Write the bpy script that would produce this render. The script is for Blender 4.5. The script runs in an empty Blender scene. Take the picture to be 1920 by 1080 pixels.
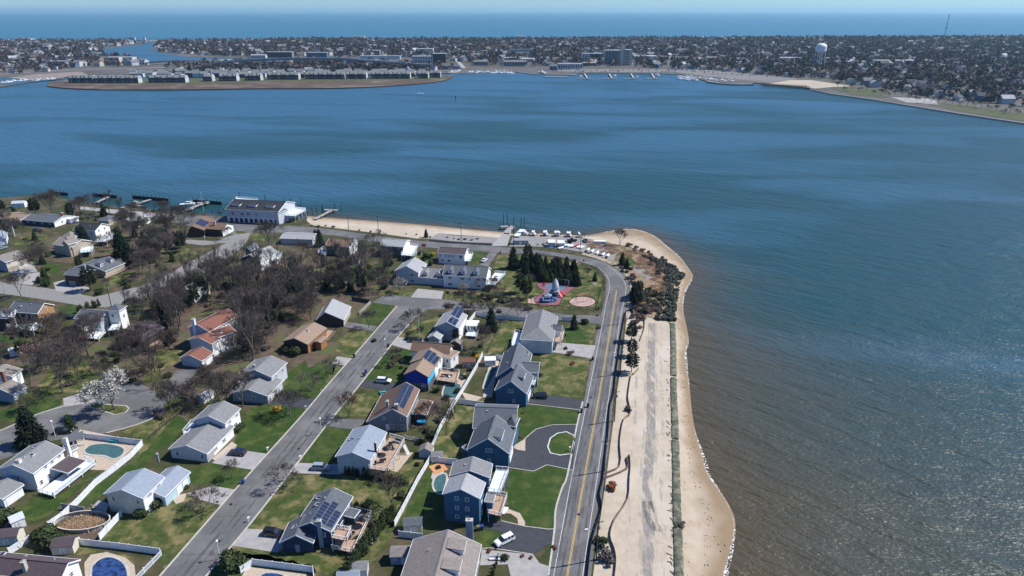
import bpy, math, random
import numpy as np
from mathutils import Vector, Matrix, Euler
R = math.radians
PI = math.pi
random.seed(7)
rng = np.random.default_rng(7)
scene = bpy.context.scene
COL = scene.collection

# ---------------------------------------------------------------- camera, sky, sun, exposure
CH = 112.0                      # height of the drone above the land
PITCH = math.atan(520.5 / 1280)   # downward tilt, puts the horizon near the top edge
cam_d = bpy.data.cameras.new('camera')
cam_d.lens = 24.0; cam_d.sensor_width = 36.0
cam_d.clip_start = 1.0; cam_d.clip_end = 200000.0
cam = bpy.data.objects.new('camera', cam_d); COL.objects.link(cam)
cam.location = (0, 0, CH)
cam.rotation_euler = (PI / 2 - PITCH, 0, 0)
scene.camera = cam

SUN_EL, SUN_AZ = R(50), R(14)     # azimuth measured from +X towards +Y: sun to the right and slightly ahead
world = bpy.data.worlds.new('World'); scene.world = world
world.use_nodes = True
nt = world.node_tree
bg = nt.nodes['Background']
sky = nt.nodes.new('ShaderNodeTexSky')
sky.sky_type = 'NISHITA'; sky.sun_disc = False
sky.sun_elevation = SUN_EL
sky.sun_rotation = PI / 2 - SUN_AZ
sky.altitude = 100; sky.air_density = 1.0; sky.dust_density = 0.0; sky.ozone_density = 3.0
tint = nt.nodes.new('ShaderNodeMix'); tint.data_type = 'RGBA'; tint.blend_type = 'MULTIPLY'; tint.inputs[0].default_value = 1
tint.inputs[7].default_value = (.49, .79, 1.24, 1)      # a clear maritime sky: bluer than the dusty default
nt.links.new(sky.outputs[0], tint.inputs[6]); nt.links.new(tint.outputs[2], bg.inputs[0])
bg.inputs[1].default_value = 0.075
sd = bpy.data.lights.new('sun', 'SUN'); sd.energy = 4.6; sd.angle = R(0.5); sd.color = (1.0, 0.96, 0.9)
sun = bpy.data.objects.new('sun', sd); COL.objects.link(sun)
svec = Vector((math.cos(SUN_EL) * math.cos(SUN_AZ), math.cos(SUN_EL) * math.sin(SUN_AZ), math.sin(SUN_EL)))
sun.rotation_euler = svec.to_track_quat('Z', 'Y').to_euler()
sun.location = (200, 100, 300)
scene.view_settings.view_transform = 'Standard'
scene.view_settings.look = 'None'
scene.view_settings.exposure = 0.5
scene.view_settings.gamma = 1.0
scene.view_settings.use_curve_mapping = False
scene.cycles.max_bounces = 5
scene.cycles.volume_bounces = 0
scene.cycles.transparent_max_bounces = 24

# ---------------------------------------------------------------- map helper: survey of the place
_cp, _sp = math.cos(PITCH), math.sin(PITCH)
def at(px, py, z=0.0):
    """plan position (metres) of a surveyed point lying at height z"""
    x = (px - 960) / 1280; y = -(py - 540) / 1280
    dy = _cp + y * _sp; dz = -_sp + y * _cp
    t = (z - CH) / dz
    return Vector((x * t, dy * t, z))
def P3(p, z):
    return at(p[0], p[1], p[2] if len(p) > 2 else z)

# ---------------------------------------------------------------- materials
MATS = {}
def pm(name, c1, c2=None, scale=1.0, rough=0.85, bump=0.0, bscale=None, detail=4.0, spec=0.3, metal=0.0, coord='pos', stretch=None, c3=None, scale3=0.05, lo=.38, hi=.62, f3=(.45, .62), objrand=0.0):
    if name in MATS: return MATS[name]
    m = bpy.data.materials.new(name); m.use_nodes = True
    t = m.node_tree; N = t.nodes; L = t.links
    b = N['Principled BSDF']
    b.inputs['Roughness'].default_value = rough
    b.inputs['Specular IOR Level'].default_value = spec
    b.inputs['Metallic'].default_value = metal
    c2 = c2 or tuple(x * .75 for x in c1)
    if coord == 'pos':
        src = N.new('ShaderNodeNewGeometry').outputs['Position']
    else:
        src = N.new('ShaderNodeTexCoord').outputs['Object']
    if stretch:
        mp = N.new('ShaderNodeMapping'); mp.inputs['Scale'].default_value = stretch[:3]
        if len(stretch) > 3: mp.inputs['Rotation'].default_value = (0, 0, stretch[3])
        L.new(src, mp.inputs[0]); src = mp.outputs[0]
    def noise(sc, dt):
        n = N.new('ShaderNodeTexNoise'); n.inputs['Scale'].default_value = sc; n.inputs['Detail'].default_value = dt
        n.inputs['Roughness'].default_value = .65
        L.new(src, n.inputs['Vector']); return n.outputs['Fac']
    def ramp(f, a, bb):
        r = N.new('ShaderNodeMapRange'); r.inputs['From Min'].default_value = a; r.inputs['From Max'].default_value = bb
        L.new(f, r.inputs['Value']); return r.outputs[0]
    def mix(f, a, bb):
        x = N.new('ShaderNodeMix'); x.data_type = 'RGBA'
        L.new(f, x.inputs[0])
        for s, v in ((6, a), (7, bb)):
            if hasattr(v, 'links'): L.new(v, x.inputs[s])
            else: x.inputs[s].default_value = (*v, 1)
        return x.outputs[2]
    col = mix(ramp(noise(scale, detail), lo, hi), c1, c2)
    if c3: col = mix(ramp(noise(scale3, 3), *f3), col, c3)
    if objrand:
        oi = N.new('ShaderNodeObjectInfo'); hs = N.new('ShaderNodeHueSaturation')
        r = N.new('ShaderNodeMapRange'); r.inputs['To Min'].default_value = 1 - objrand; r.inputs['To Max'].default_value = 1 + objrand
        L.new(oi.outputs['Random'], r.inputs['Value']); L.new(r.outputs[0], hs.inputs['Value']); L.new(col, hs.inputs['Color'])
        col = hs.outputs[0]
    L.new(col, b.inputs['Base Color'])
    if bump:
        bp = N.new('ShaderNodeBump'); bp.inputs['Strength'].default_value = bump; bp.inputs['Distance'].default_value = .1
        L.new(noise(bscale or scale * 3, 6), bp.inputs['Height']); L.new(bp.outputs[0], b.inputs['Normal'])
    MATS[name] = m
    return m

M = dict(
 white=pm('white_paint', (.80, .80, .79), (.72, .73, .73), .8, .6),
 vinyl=pm('white_vinyl', (.74, .76, .78), (.62, .65, .68), 1.2, .5),
 cream=pm('cream_siding', (.62, .58, .48), (.55, .51, .42), .7),
 palegrey=pm('pale_grey_siding_and_shade', (.50, .53, .56), (.42, .45, .48), .6),
 bluegrey=pm('blue_grey_siding_and_shade', (.26, .31, .37), (.21, .26, .31), .6),
 midgrey=pm('mid_grey_siding', (.22, .24, .26), (.17, .19, .21), .8),
 blue=pm('blue_siding', (.045, .13, .22), (.035, .10, .18), .8),
 navy=pm('navy_siding_and_shade', (.03, .05, .10), (.022, .038, .075), .8),
 tyvek=pm('blue_house_wrap', (.02, .04, .40), (.015, .03, .22), 1.6),
 cyan=pm('light_blue_wrap', (.05, .45, .75), (.04, .4, .7), 1.0),
 orange=pm('orange_cedar', (.36, .165, .06), (.26, .11, .045), 2.0),
 orangesh=pm('tan_orange_shingle', (.40, .23, .11), (.30, .165, .08), 3.0),
 aqua=pm('pale_aqua_siding', (.42, .56, .62), (.36, .50, .56), 1.0),
 brownwall=pm('brown_siding_and_shade', (.07, .05, .045), (.05, .035, .03), 1.0),
 stone=pm('grey_stone_and_shade', (.16, .17, .19), (.05, .06, .07), 1.6, lo=.42, hi=.58),
 beige=pm('beige_siding', (.42, .37, .30), (.34, .30, .24), .7),
 yellow=pm('yellow_siding', (.55, .48, .30), (.47, .40, .24), .7),
 r_grey=pm('grey_shingle', (.22, .225, .23), (.15, .155, .16), 1.3, .9, stretch=(1, 1, 2.2), detail=9, lo=.33, hi=.67),
 r_lgrey=pm('light_grey_shingle', (.33, .34, .35), (.25, .26, .27), 1.3, .9, stretch=(1, 1, 2.2), detail=9, lo=.33, hi=.67),
 r_slate=pm('slate_shingle', (.12, .135, .155), (.075, .085, .10), 1.4, .9, stretch=(1, 1, 2.2), detail=9, lo=.33, hi=.67),
 r_dark=pm('charcoal_shingle', (.035, .038, .045), (.022, .024, .03), 2.4, .9),
 r_blue=pm('blue_grey_shingle', (.25, .29, .35), (.20, .235, .29), 1.3, .9, stretch=(1, 1, 2.2), detail=9, lo=.33, hi=.67),
 r_brown=pm('brown_shingle', (.20, .13, .09), (.12, .08, .06), 1.5, .9, stretch=(1, 1, 2.2), detail=9, lo=.33, hi=.67),
 r_tan=pm('tan_shingle', (.29, .215, .155), (.22, .16, .12), 1.4, .9, stretch=(1, 1, 2.2), detail=9, lo=.33, hi=.67),
 r_red=pm('red_shingle', (.22, .095, .07), (.15, .065, .05), 1.5, .9, stretch=(1, 1, 2.2), detail=9, lo=.33, hi=.67),
 r_taupe=pm('taupe_shingle', (.25, .22, .20), (.17, .15, .14), 1.3, .9, stretch=(1, 1, 2.2), detail=9, lo=.33, hi=.67),
 r_purple=pm('plum_shingle', (.10, .075, .085), (.07, .055, .06), 1.3, .9, stretch=(1, 1, 2.2), detail=9, lo=.33, hi=.67),
 glass=pm('window_glass', (.03, .04, .055), (.02, .025, .035), .6, .12, spec=.8),
 solar=pm('solar_cell', (.010, .018, .045), (.014, .028, .07), .8, .3, spec=.4),
 alu=pm('aluminium', (.6, .6, .62), None, 1, .4, metal=.6),
 brick=pm('brick', (.30, .11, .07), (.20, .08, .05), 3),
 deck=pm('tan_decking', (.40, .28, .20), (.32, .22, .16), 1.5),
 greydeck=pm('grey_decking', (.36, .36, .37), (.28, .28, .29), 1.5),
 paledeck=pm('pale_decking', (.62, .70, .72), (.55, .62, .65), 1.5),
 wood=pm('weathered_wood', (.10, .085, .07), (.06, .05, .04), 2, stretch=(1, 1, .2)),
 greywood=pm('silvered_wood', (.36, .34, .32), (.26, .24, .22), 2),
 darkwood=pm('dark_piling', (.030, .026, .024), (.018, .016, .015), 2),
 metal=pm('galvanised_metal', (.40, .41, .42), None, 1, .5, metal=.3),
 black=pm('black_plastic', (.015, .015, .017), None, 1, .45),
 rubber=pm('tyre_rubber', (.012, .012, .012), None, 1, .8),
 asphalt=pm('asphalt', (.125, .124, .127), (.092, .091, .094), 1.4, .9, c3=(.155, .153, .152), scale3=.09, detail=10, lo=.32, hi=.68),
 asphalt2=pm('fresh_asphalt', (.050, .054, .066), (.038, .041, .05), .8, .85, detail=8),
 concrete=pm('concrete', (.34, .325, .32), (.27, .26, .255), .5, .9, detail=8),
 kerb=pm('kerb_concrete', (.46, .44, .39), (.36, .34, .30), .8, .9),
 pave=pm('tan_paving', (.46, .38, .30), (.36, .30, .24), 1.5, .9),
 yline=pm('yellow_road_paint', (.60, .38, .06), (.45, .32, .10), 1.5, .8),
 wline=pm('white_road_paint', (.62, .62, .62), (.42, .42, .42), 1.5, .8),
 bark=pm('grey_bark', (.14, .125, .112), (.075, .066, .058), 1.5, coord='obj', objrand=.3),
 twig=pm('bare_twigs', (.135, .110, .098), (.085, .070, .063), .6, coord='obj', objrand=.35),
 twigred=pm('reddish_twigs', (.17, .105, .090), (.115, .072, .062), .6, coord='obj', objrand=.2),
 needle=pm('dark_needles', (.020, .036, .018), (.010, .020, .010), .9, coord='obj', objrand=.3),
 needle2=pm('green_needles', (.050, .075, .022), (.022, .038, .012), .9, coord='obj', objrand=.3),
 bush=pm('evergreen_leaves', (.045, .065, .020), (.018, .03, .010), 1.5, coord='obj', objrand=.35),
 forsythia=pm('yellow_blossom', (.60, .38, .03), (.40, .25, .03), 2, coord='obj'),
 blossom=pm('white_blossom', (.56, .54, .48), (.38, .37, .33), 2, coord='obj'),
 budgreen=pm('spring_buds', (.20, .24, .04), (.12, .15, .03), 2, coord='obj'),
 pinkbud=pm('pink_buds', (.30, .14, .15), (.2, .09, .1), 2, coord='obj'),
 reed=pm('dry_reed', (.60, .44, .29), (.42, .29, .19), 1.5, coord='obj'),
 rust=pm('rusty_leaves', (.26, .09, .03), (.16, .06, .03), 2),
 rock=pm('dark_rock', (.060, .070, .050), (.022, .028, .022), 1.2),
 geotube=pm('green_geotextile', (.085, .105, .070), (.050, .062, .042), 1.6, c3=(.20, .18, .13), scale3=.6),
 silt=pm('dark_shaded_silt_fabric', (.012, .012, .014), None, 1),  # black fabric, with the fence's shaded side put into the colour
 siltb=pm('faded_silt_fabric', (.28, .20, .16), (.20, .14, .12), 1.5),
 poolblue=pm('pool_cover_teal', (.050, .125, .135), (.032, .085, .098), .9, bump=.4),
 poolcov=pm('pool_cover_navy', (.008, .018, .06), (.03, .07, .20), .9, .3, spec=.7, bump=1.0, bscale=1.2, lo=.4, hi=.55, detail=6),
 turq=pm('turquoise_paint', (.04, .35, .38), None, 1),
 red=pm('red_paint', (.50, .03, .04), (.42, .025, .03), 1, .5),
 purple=pm('purple_rubber', (.20, .07, .10), (.25, .10, .12), 1),
 blueplay=pm('blue_play_surface', (.10, .17, .24), (.07, .13, .20), 1),
 bluep=pm('blue_plastic', (.02, .05, .25), None, 1, .5),
 kayak_y=pm('yellow_plastic', (.65, .55, .04), None, 1, .5),
 kayak_o=pm('orange_plastic', (.65, .16, .03), None, 1, .5),
 sandplay=pm('sand_pit', (.42, .30, .26), (.36, .26, .22), 1),
 mulch=pm('brown_mulch', (.13, .08, .06), (.08, .05, .04), 2),
 boat=pm('boat_white', (.78, .79, .80), (.66, .68, .70), .8, .4),
 hullblue=pm('hull_blue', (.04, .10, .30), None, 1, .4),
 signp=pm('sign_back', (.25, .25, .26), None, 1, .5),
)

# ---------------------------------------------------------------- mesh helpers
def link(o, parent=None):
    COL.objects.link(o)
    if parent is not None: o.parent = parent
    return o
class MB:
    def __init__(s): s.v = []; s.f = []; s.m = []; s.mats = []
    def mi(s, mat):
        if mat not in s.mats: s.mats.append(mat)
        return s.mats.index(mat)
    def poly(s, pts, mat):
        n = len(s.v); s.v += [tuple(p) for p in pts]; s.f.append(tuple(range(n, n + len(pts)))); s.m.append(s.mi(mat))
    def hexa(s, c, mat):   # 8 corners: 4 bottom, 4 top
        n = len(s.v); s.v += [tuple(p) for p in c]
        for q in ((0, 3, 2, 1), (4, 5, 6, 7), (0, 1, 5, 4), (1, 2, 6, 5), (2, 3, 7, 6), (3, 0, 4, 7)):
            s.f.append(tuple(n + i for i in q)); s.m.append(s.mi(mat))
    def box(s, c, d, mat, rz=0.0, o=(0, 0, 0)):
        cx, cy, cz = c; x, y, z = d[0] / 2, d[1] / 2, d[2] / 2
        ca, sa = math.cos(rz), math.sin(rz)
        pts = []
        for zz in (-z, z):
            for xx, yy in ((-x, -y), (x, -y), (x, y), (-x, y)):
                pts.append((cx + xx * ca - yy * sa, cy + xx * sa + yy * ca, cz + zz))
        s.hexa(pts, mat)
    def prism(s, pts, z0, z1, mat, top=None):
        n = len(pts)
        s.poly([(p[0], p[1], z1) for p in pts], top or mat)
        for i in range(n):
            a, b = pts[i], pts[(i + 1) % n]
            s.poly([(a[0], a[1], z0), (b[0], b[1], z0), (b[0], b[1], z1), (a[0], a[1], z1)], mat)
    def tube(s, a, b, r0, r1, mat, n=6, cap=True):
        a = Vector(a); b = Vector(b); d = b - a
        if d.length < 1e-6: return
        d.normalize()
        up = Vector((0, 0, 1)) if abs(d.z) < .9 else Vector((1, 0, 0))
        x = d.cross(up).normalized(); y = d.cross(x)
        k = len(s.v); mi = s.mi(mat)
        for c, r in ((a, r0), (b, r1)):
            for i in range(n):
                t = 2 * PI * i / n
                s.v.append(tuple(c + x * (r * math.cos(t)) + y * (r * math.sin(t))))
        for i in range(n):
            j = (i + 1) % n
            s.f.append((k + i, k + j, k + n + j, k + n + i)); s.m.append(mi)
        if cap and n > 3:
            s.f.append(tuple(k + n + i for i in range(n))); s.m.append(mi)
    def beam(s, a, b, w, h, mat):
        a = Vector(a); b = Vector(b); d = (b - a).normalized()
        up = Vector((0, 0, 1)); x = d.cross(up)
        x = x.normalized() if x.length > 1e-4 else Vector((1, 0, 0)); y = x.cross(d)
        x = x * w / 2; y = y * h / 2
        s.hexa([a - x - y, a + x - y, b + x - y, b - x - y, a - x + y, a + x + y, b + x + y, b - x + y], mat)
    def ell(s, c, r, mat, nu=8, nv=5, jit=0.0):
        k = len(s.v); mi = s.mi(mat)
        for j in range(nv + 1):
            ph = PI * j / nv
            for i in range(nu):
                th = 2 * PI * i / nu; q = 1 + random.uniform(-jit, jit)
                s.v.append((c[0] + r[0] * q * math.sin(ph) * math.cos(th), c[1] + r[1] * q * math.sin(ph) * math.sin(th), c[2] + r[2] * q * math.cos(ph)))
        for j in range(nv):
            for i in range(nu):
                i2 = (i + 1) % nu
                s.f.append((k + j * nu + i, k + (j + 1) * nu + i, k + (j + 1) * nu + i2, k + j * nu + i2)); s.m.append(mi)
    def mesh(s, name, smooth=False):
        me = bpy.data.meshes.new(name); me.from_pydata(s.v, [], s.f)
        for m in s.mats: me.materials.append(m)
        me.polygons.foreach_set('material_index', s.m)
        if smooth: me.polygons.foreach_set('use_smooth', [True] * len(s.f))
        me.update(); return me
    def build(s, name, parent=None, off=None, smooth=False):
        if off is not None:
            s.v = [(v[0] - off[0], v[1] - off[1], v[2] - off[2]) for v in s.v]
        o = bpy.data.objects.new(name, s.mesh(name, smooth))
        return link(o, parent)
def tag(o, label=None, cat=None, group=None, kind=None):
    if label: o['label'] = label
    if cat: o['category'] = cat
    if group: o['group'] = group
    if kind: o['kind'] = kind
    return o
def thing(name, label, cat, loc=(0, 0, 0), rz=0.0, group=None):
    o = bpy.data.objects.new(name, None); o.location = loc; o.rotation_euler = (0, 0, rz); o.empty_display_size = .5
    link(o); return tag(o, label, cat, group)
def inst(name, mesh, loc=(0, 0, 0), parent=None, rot=(0, 0, 0), sc=1.0):
    o = bpy.data.objects.new(name, mesh); o.location = loc; o.rotation_euler = rot
    o.scale = (sc, sc, sc) if not hasattr(sc, '__len__') else sc
    return link(o, parent)
def copy_thing(src, loc, rz=0.0, sc=1.0, label=None, group=None, cat=None):
    r = src.copy(); link(r); r.location = loc; r.rotation_euler = (0, 0, rz); r.scale = (sc, sc, sc) if not hasattr(sc, '__len__') else sc
    if label: r['label'] = label
    if group: r['group'] = group
    if cat: r['category'] = cat
    for ch in list(src.children):
        c = ch.copy(); link(c); c.parent = r
        for g in list(ch.children):
            d = g.copy(); link(d); d.parent = c
    return r
def sheet(name, pts, mat, z=0.0, kind='structure', parent=None, px=True, thick=0.0):
    P = [at(p[0], p[1], z) for p in pts] if px else [Vector((p[0], p[1], z)) for p in pts]
    mb = MB()
    if thick: mb.prism(P, z - thick, z, mat)
    else: mb.poly(P, mat)
    o = mb.build(name, parent)
    if kind and parent is None: o['kind'] = kind
    return o
def smooth_line(pts, n=4):
    """Catmull-Rom through points"""
    out = []
    for i in range(len(pts) - 1):
        p0 = pts[max(i - 1, 0)]; p1 = pts[i]; p2 = pts[i + 1]; p3 = pts[min(i + 2, len(pts) - 1)]
        for k in range(n):
            t = k / n
            out.append(tuple(.5 * (2 * b + (-a + c) * t + (2 * a - 5 * b + 4 * c - d) * t * t + (-a + 3 * b - 3 * c + d) * t ** 3)
                             for a, b, c, d in zip(p0, p1, p2, p3)))
    out.append(tuple(pts[-1])); return out
def ribbon(name, line, w, mat, z, kind='structure', closed=False, off=0.0, jit=0.0, th=0.0, parent=None):
    """strip of width w following a ground line (world points)"""
    L = [Vector((p[0], p[1], 0)) for p in line]; n = len(L); mb = MB(); A = []; B = []
    for i in range(n):
        d = (L[(i + 1) % n] - L[i - 1]) if closed else (L[min(i + 1, n - 1)] - L[max(i - 1, 0)])
        nr = Vector((-d.y, d.x, 0)).normalized()
        j = random.uniform(1 - jit, 1 + jit)
        A.append(L[i] + nr * (off - w / 2 * j)); B.append(L[i] + nr * (off + w / 2 * j))
    for i in range(n if closed else n - 1):
        k = (i + 1) % n
        q = [A[i], A[k], B[k], B[i]]
        if th: mb.hexa([Vector((p.x, p.y, z - th)) for p in q] + [Vector((p.x, p.y, z)) for p in q], mat)
        else: mb.poly([Vector((p.x, p.y, z)) for p in q], mat)
    o = mb.build(name, parent)
    if kind and parent is None: o['kind'] = kind
    return o
def gl(pts, z=0): return [at(p[0], p[1], z) for p in pts]
def inpoly(x, y, P):
    c = False; n = len(P); j = n - 1
    for i in range(n):
        xi, yi = P[i][0], P[i][1]; xj, yj = P[j][0], P[j][1]
        if (yi > y) != (yj > y) and x < (xj - xi) * (y - yi) / (yj - yi) + xi: c = not c
        j = i
    return c
# ================================================================ SETTING
WZ = -1.2
lawn = pm('lush_lawn', (.014, .040, .004), (.034, .066, .008), .7, .9, bump=.7, bscale=4, c3=(.078, .092, .022), scale3=.22, f3=(.47, .72), detail=11, lo=.3, hi=.7)
lawn2 = pm('patchy_lawn', (.022, .050, .006), (.068, .078, .020), .45, .9, bump=.7, bscale=4, c3=(.20, .165, .075), scale3=.2, f3=(.46, .68), detail=12, lo=.34, hi=.66)
yard = pm('rough_yard', (.022, .038, .007), (.060, .056, .022), .35, .9, bump=.7, bscale=3, c3=(.110, .082, .054), scale3=.09, f3=(.47, .66), detail=12, lo=.34, hi=.66)
litter = pm('leaf_litter', (.120, .085, .062), (.065, .052, .034), .4, .95, bump=.7, bscale=3, c3=(.075, .095, .03), scale3=.09, f3=(.5, .62), detail=11)
sand = pm('dry_sand', (.45, .385, .295), (.375, .325, .255), .5, .95, bump=.5, bscale=1.2, c3=(.475, .42, .345), scale3=.06, detail=11)
churn = pm('churned_grey_sand', (.22, .212, .205), (.30, .28, .26), .9, .95, bump=.9, bscale=1.6, detail=10, stretch=(1, .3, 1), lo=.4, hi=.6)
gravel = pm('pale_gravel', (.27, .26, .25), (.20, .19, .185), .7, .95, detail=9)
scrub = pm('scrub_ground', (.30, .22, .15), (.18, .13, .09), .5, .95, bump=.8, bscale=2.5, c3=(.09, .095, .035), scale3=.12, f3=(.52, .65), detail=10)
verge = pm('sandy_verge', (.38, .33, .27), (.28, .24, .18), .7, .95, detail=9, c3=(.14, .15, .06), scale3=.2, f3=(.5, .65))

# coast of the near peninsula: (top of beach, waterline)
shore = [((575,414),(576,405)),((640,418),(640,410)),((700,422),(700,414)),((800,430),(800,422)),((880,436),(880,430)),((945,441),(942,435)),
 ((965,441),(965,438)),((1000,441),(1000,437)),((1060,443),(1060,440)),((1095,446),(1098,441)),((1122,452),(1130,436)),((1150,457),(1162,431)),
 ((1180,463),(1192,430)),((1215,475),(1225,441)),((1240,488),(1250,462)),((1255,500),(1274,482)),((1266,516),(1292,505)),((1262,532),(1299,519)),
 ((1261,560),(1284,545)),((1255,590),(1280,575)),((1256,610),(1287,610)),((1260,650),(1291,638)),((1262,700),(1284,663)),((1264,740),(1292,718)),
 ((1266,800),(1300,790)),((1268,850),(1316,850)),((1272,900),(1328,888)),((1275,950),(1366,945)),((1278,1000),(1379,992)),((1280,1080),(1358,1080)),
 ((1283,1250),(1335,1250)),((1286,1500),(1340,1500))]
inner = smooth_line([tuple(at(*a))[:2] for a, b in shore], 5)
wline = smooth_line([tuple(at(b[0], b[1], WZ))[:2] for a, b in shore], 5)
west = [at(-700, 392), at(0, 371), at(60, 366), at(110, 369), at(150, 378), at(200, 386), at(310, 394), at(425, 405), at(560, 409)]
Pg = [(p.x, p.y) for p in west] + list(inner) + [(60, -150), (-1000, -150), (-1000, 330)]
mb = MB(); mb.prism([(x, y) for x, y in Pg], -3, 0, M['darkwood'], yard)
tag(mb.build('ground'), kind='structure')

def beach_material():
    m = pm('beach_sand', (.43, .355, .265), (.36, .29, .21), .35, .9, bump=.4, bscale=1.5, c3=(.46, .39, .31), scale3=.05, detail=9)
    t = m.node_tree; N = t.nodes; L = t.links; b = N['Principled BSDF']
    old = b.inputs['Base Color'].links[0].from_socket
    g = N.new('ShaderNodeNewGeometry'); s = N.new('ShaderNodeSeparateXYZ'); L.new(g.outputs['Position'], s.inputs[0])
    nz = N.new('ShaderNodeTexNoise'); nz.inputs['Scale'].default_value = .12; nz.inputs['Detail'].default_value = 6; L.new(g.outputs['Position'], nz.inputs['Vector'])
    ad = N.new('ShaderNodeMath'); ad.operation = 'MULTIPLY_ADD'; ad.inputs[1].default_value = .9; L.new(nz.outputs[0], ad.inputs[0]); L.new(s.outputs['Z'], ad.inputs[2])
    r = N.new('ShaderNodeMapRange'); r.inputs['From Min'].default_value = -.5; r.inputs['From Max'].default_value = .22; L.new(ad.outputs[0], r.inputs[0])
    mx = N.new('ShaderNodeMix'); mx.data_type = 'RGBA'; L.new(r.outputs[0], mx.inputs[0]); mx.inputs[6].default_value = (.235, .17, .105, 1); L.new(old, mx.inputs[7])
    L.new(mx.outputs[2], b.inputs['Base Color'])
    return m
bm_ = beach_material()
mb = MB()
rows = []
for a, b in zip(inner, wline):
    a = Vector((*a, 0)); b = Vector((*b, 0)); d = (b - a); ln = max(d.length, .5); d.normalize()
    rows.append([a.to_3d() + Vector((0, 0, -.03)), a + d * ln * .25 + Vector((0, 0, -.22)), a + d * ln * .55 + Vector((0, 0, -.6)), a + d * ln * .8 + Vector((0, 0, -.95)), b + Vector((0, 0, WZ)), b + d * 6 + Vector((0, 0, WZ - .5)), b + d * 14 + Vector((0, 0, -4))])
k = len(rows[0])
for r_ in rows: mb.v += [tuple(p) for p in r_]
mi = mb.mi(bm_)
for i in range(len(rows) - 1):
    for j in range(k - 1):
        mb.f.append((i * k + j, (i + 1) * k + j, (i + 1) * k + j + 1, i * k + j + 1)); mb.m.append(mi)
tag(mb.build('beach', smooth=True), kind='structure')

# ---------------------------------------------------------------- bay and ocean
def water_material(name, deep, shallow, spec=.42, ws=.5, bump=1.0, rough=.36, band=.012):
    m = bpy.data.materials.new(name); m.use_nodes = True
    t = m.node_tree; N = t.nodes; L = t.links; b = N['Principled BSDF']
    b.inputs['Roughness'].default_value = rough; b.inputs['IOR'].default_value = 1.33
    b.inputs['Specular IOR Level'].default_value = spec
    g = N.new('ShaderNodeNewGeometry').outputs['Position']
    def noise(sc, dt, st, rot, ds=0.0):
        mp = N.new('ShaderNodeMapping'); mp.vector_type = 'TEXTURE'; mp.inputs['Rotation'].default_value = (0, 0, rot); mp.inputs['Scale'].default_value = (*st, 1)
        n = N.new('ShaderNodeTexNoise'); n.inputs['Scale'].default_value = sc; n.inputs['Detail'].default_value = dt
        n.inputs['Distortion'].default_value = ds
        L.new(g, mp.inputs[0]); L.new(mp.outputs[0], n.inputs['Vector']); return n.outputs['Fac']
    def mr(f, a, c, d=0.0, e=1.0):
        r = N.new('ShaderNodeMapRange'); r.inputs[1].default_value = a; r.inputs[2].default_value = c; r.inputs[3].default_value = d; r.inputs[4].default_value = e
        L.new(f, r.inputs[0]); return r.outputs[0]
    def mth(op, a, c):
        x = N.new('ShaderNodeMath'); x.operation = op
        for i, v in enumerate((a, c)):
            if hasattr(v, 'links'): L.new(v, x.inputs[i])
            else: x.inputs[i].default_value = v
        return x.outputs[0]
    crest = noise(ws, 4, (3.8, 1.0), R(-36), .4)          # short wind waves
    mid = noise(ws * .36, 4, (3.6, 1.0), R(-32), .4)
    fine = noise(ws * 3.2, 3, (2.0, 1.0), R(-15))
    swell = noise(.05, 2, (3.0, 1.0), R(-20))
    lane = noise(band, 5, (3.2, 1.0), R(-8), .6)            # wind lanes
    h = mth('ADD', mth('MULTIPLY', crest, 1.0), mth('MULTIPLY', fine, .35))
    h = mth('ADD', h, mth('MULTIPLY', swell, 1.2)); h = mth('ADD', h, mth('MULTIPLY', mid, 1.5))
    bp = N.new('ShaderNodeBump'); bp.inputs['Distance'].default_value = .95
    L.new(h, bp.inputs['Height']); L.new(mr(lane, .35, .65, bump * .75, bump), bp.inputs['Strength'])
    L.new(bp.outputs[0], b.inputs['Normal'])
    at_ = N.new('ShaderNodeAttribute'); at_.attribute_name = 'shallow'
    sh = mth('ADD', at_.outputs['Fac'], mth('MULTIPLY', mth('SUBTRACT', noise(.03, 5, (2, 1), R(-30)), .5), .35))
    shc = mr(sh, .0, .95)
    dk = N.new('ShaderNodeMix'); dk.data_type = 'RGBA'; dk.inputs[6].default_value = (*deep[0], 1); dk.inputs[7].default_value = (*deep[1], 1)
    sx = N.new('ShaderNodeSeparateXYZ'); L.new(g, sx.inputs[0])      # bluer towards the north west
    lv = mth('ADD', mr(lane, .40, .60, -.5, .5), mr(mth('SUBTRACT', sx.outputs['Y'], mth('MULTIPLY', sx.outputs['X'], .9)), 150, 1250))
    cl_ = N.new('ShaderNodeClamp'); L.new(lv, cl_.inputs[0]); L.new(cl_.outputs[0], dk.inputs[0])
    mx = N.new('ShaderNodeMix'); mx.data_type = 'RGBA'; L.new(shc, mx.inputs[0]); L.new(dk.outputs[2], mx.inputs[6]); mx.inputs[7].default_value = (*shallow, 1)
    L.new(mx.outputs[2], b.inputs['Base Color'])
    return m
xs = np.concatenate([-np.geomspace(60000, 480, 14), np.arange(-460, 640, 7.0), np.geomspace(660, 60000, 14)])
ys = np.concatenate([np.array([-3000, -600, -150, 0]), np.arange(30, 560, 7.0), np.geomspace(580, 3250, 16)])
WL = np.array(wline)
gx, gy = np.meshgrid(xs, ys)
P = np.stack([gx.ravel(), gy.ravel()], 1)
dm = np.full(len(P), 1e9)
for i in range(len(WL) - 1):
    a, b = WL[i], WL[i + 1]; ab = b - a; tt = np.clip(((P - a) @ ab) / (ab @ ab + 1e-9), 0, 1)
    dm = np.minimum(dm, np.linalg.norm(P - (a + tt[:, None] * ab), axis=1))
reach = np.interp(P[:, 1], [60, 170, 260, 380], [95, 60, 20, 7])      # the tint reaches further to the south
shal = np.exp(-dm / reach)
nx, ny = len(xs), len(ys)
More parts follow.
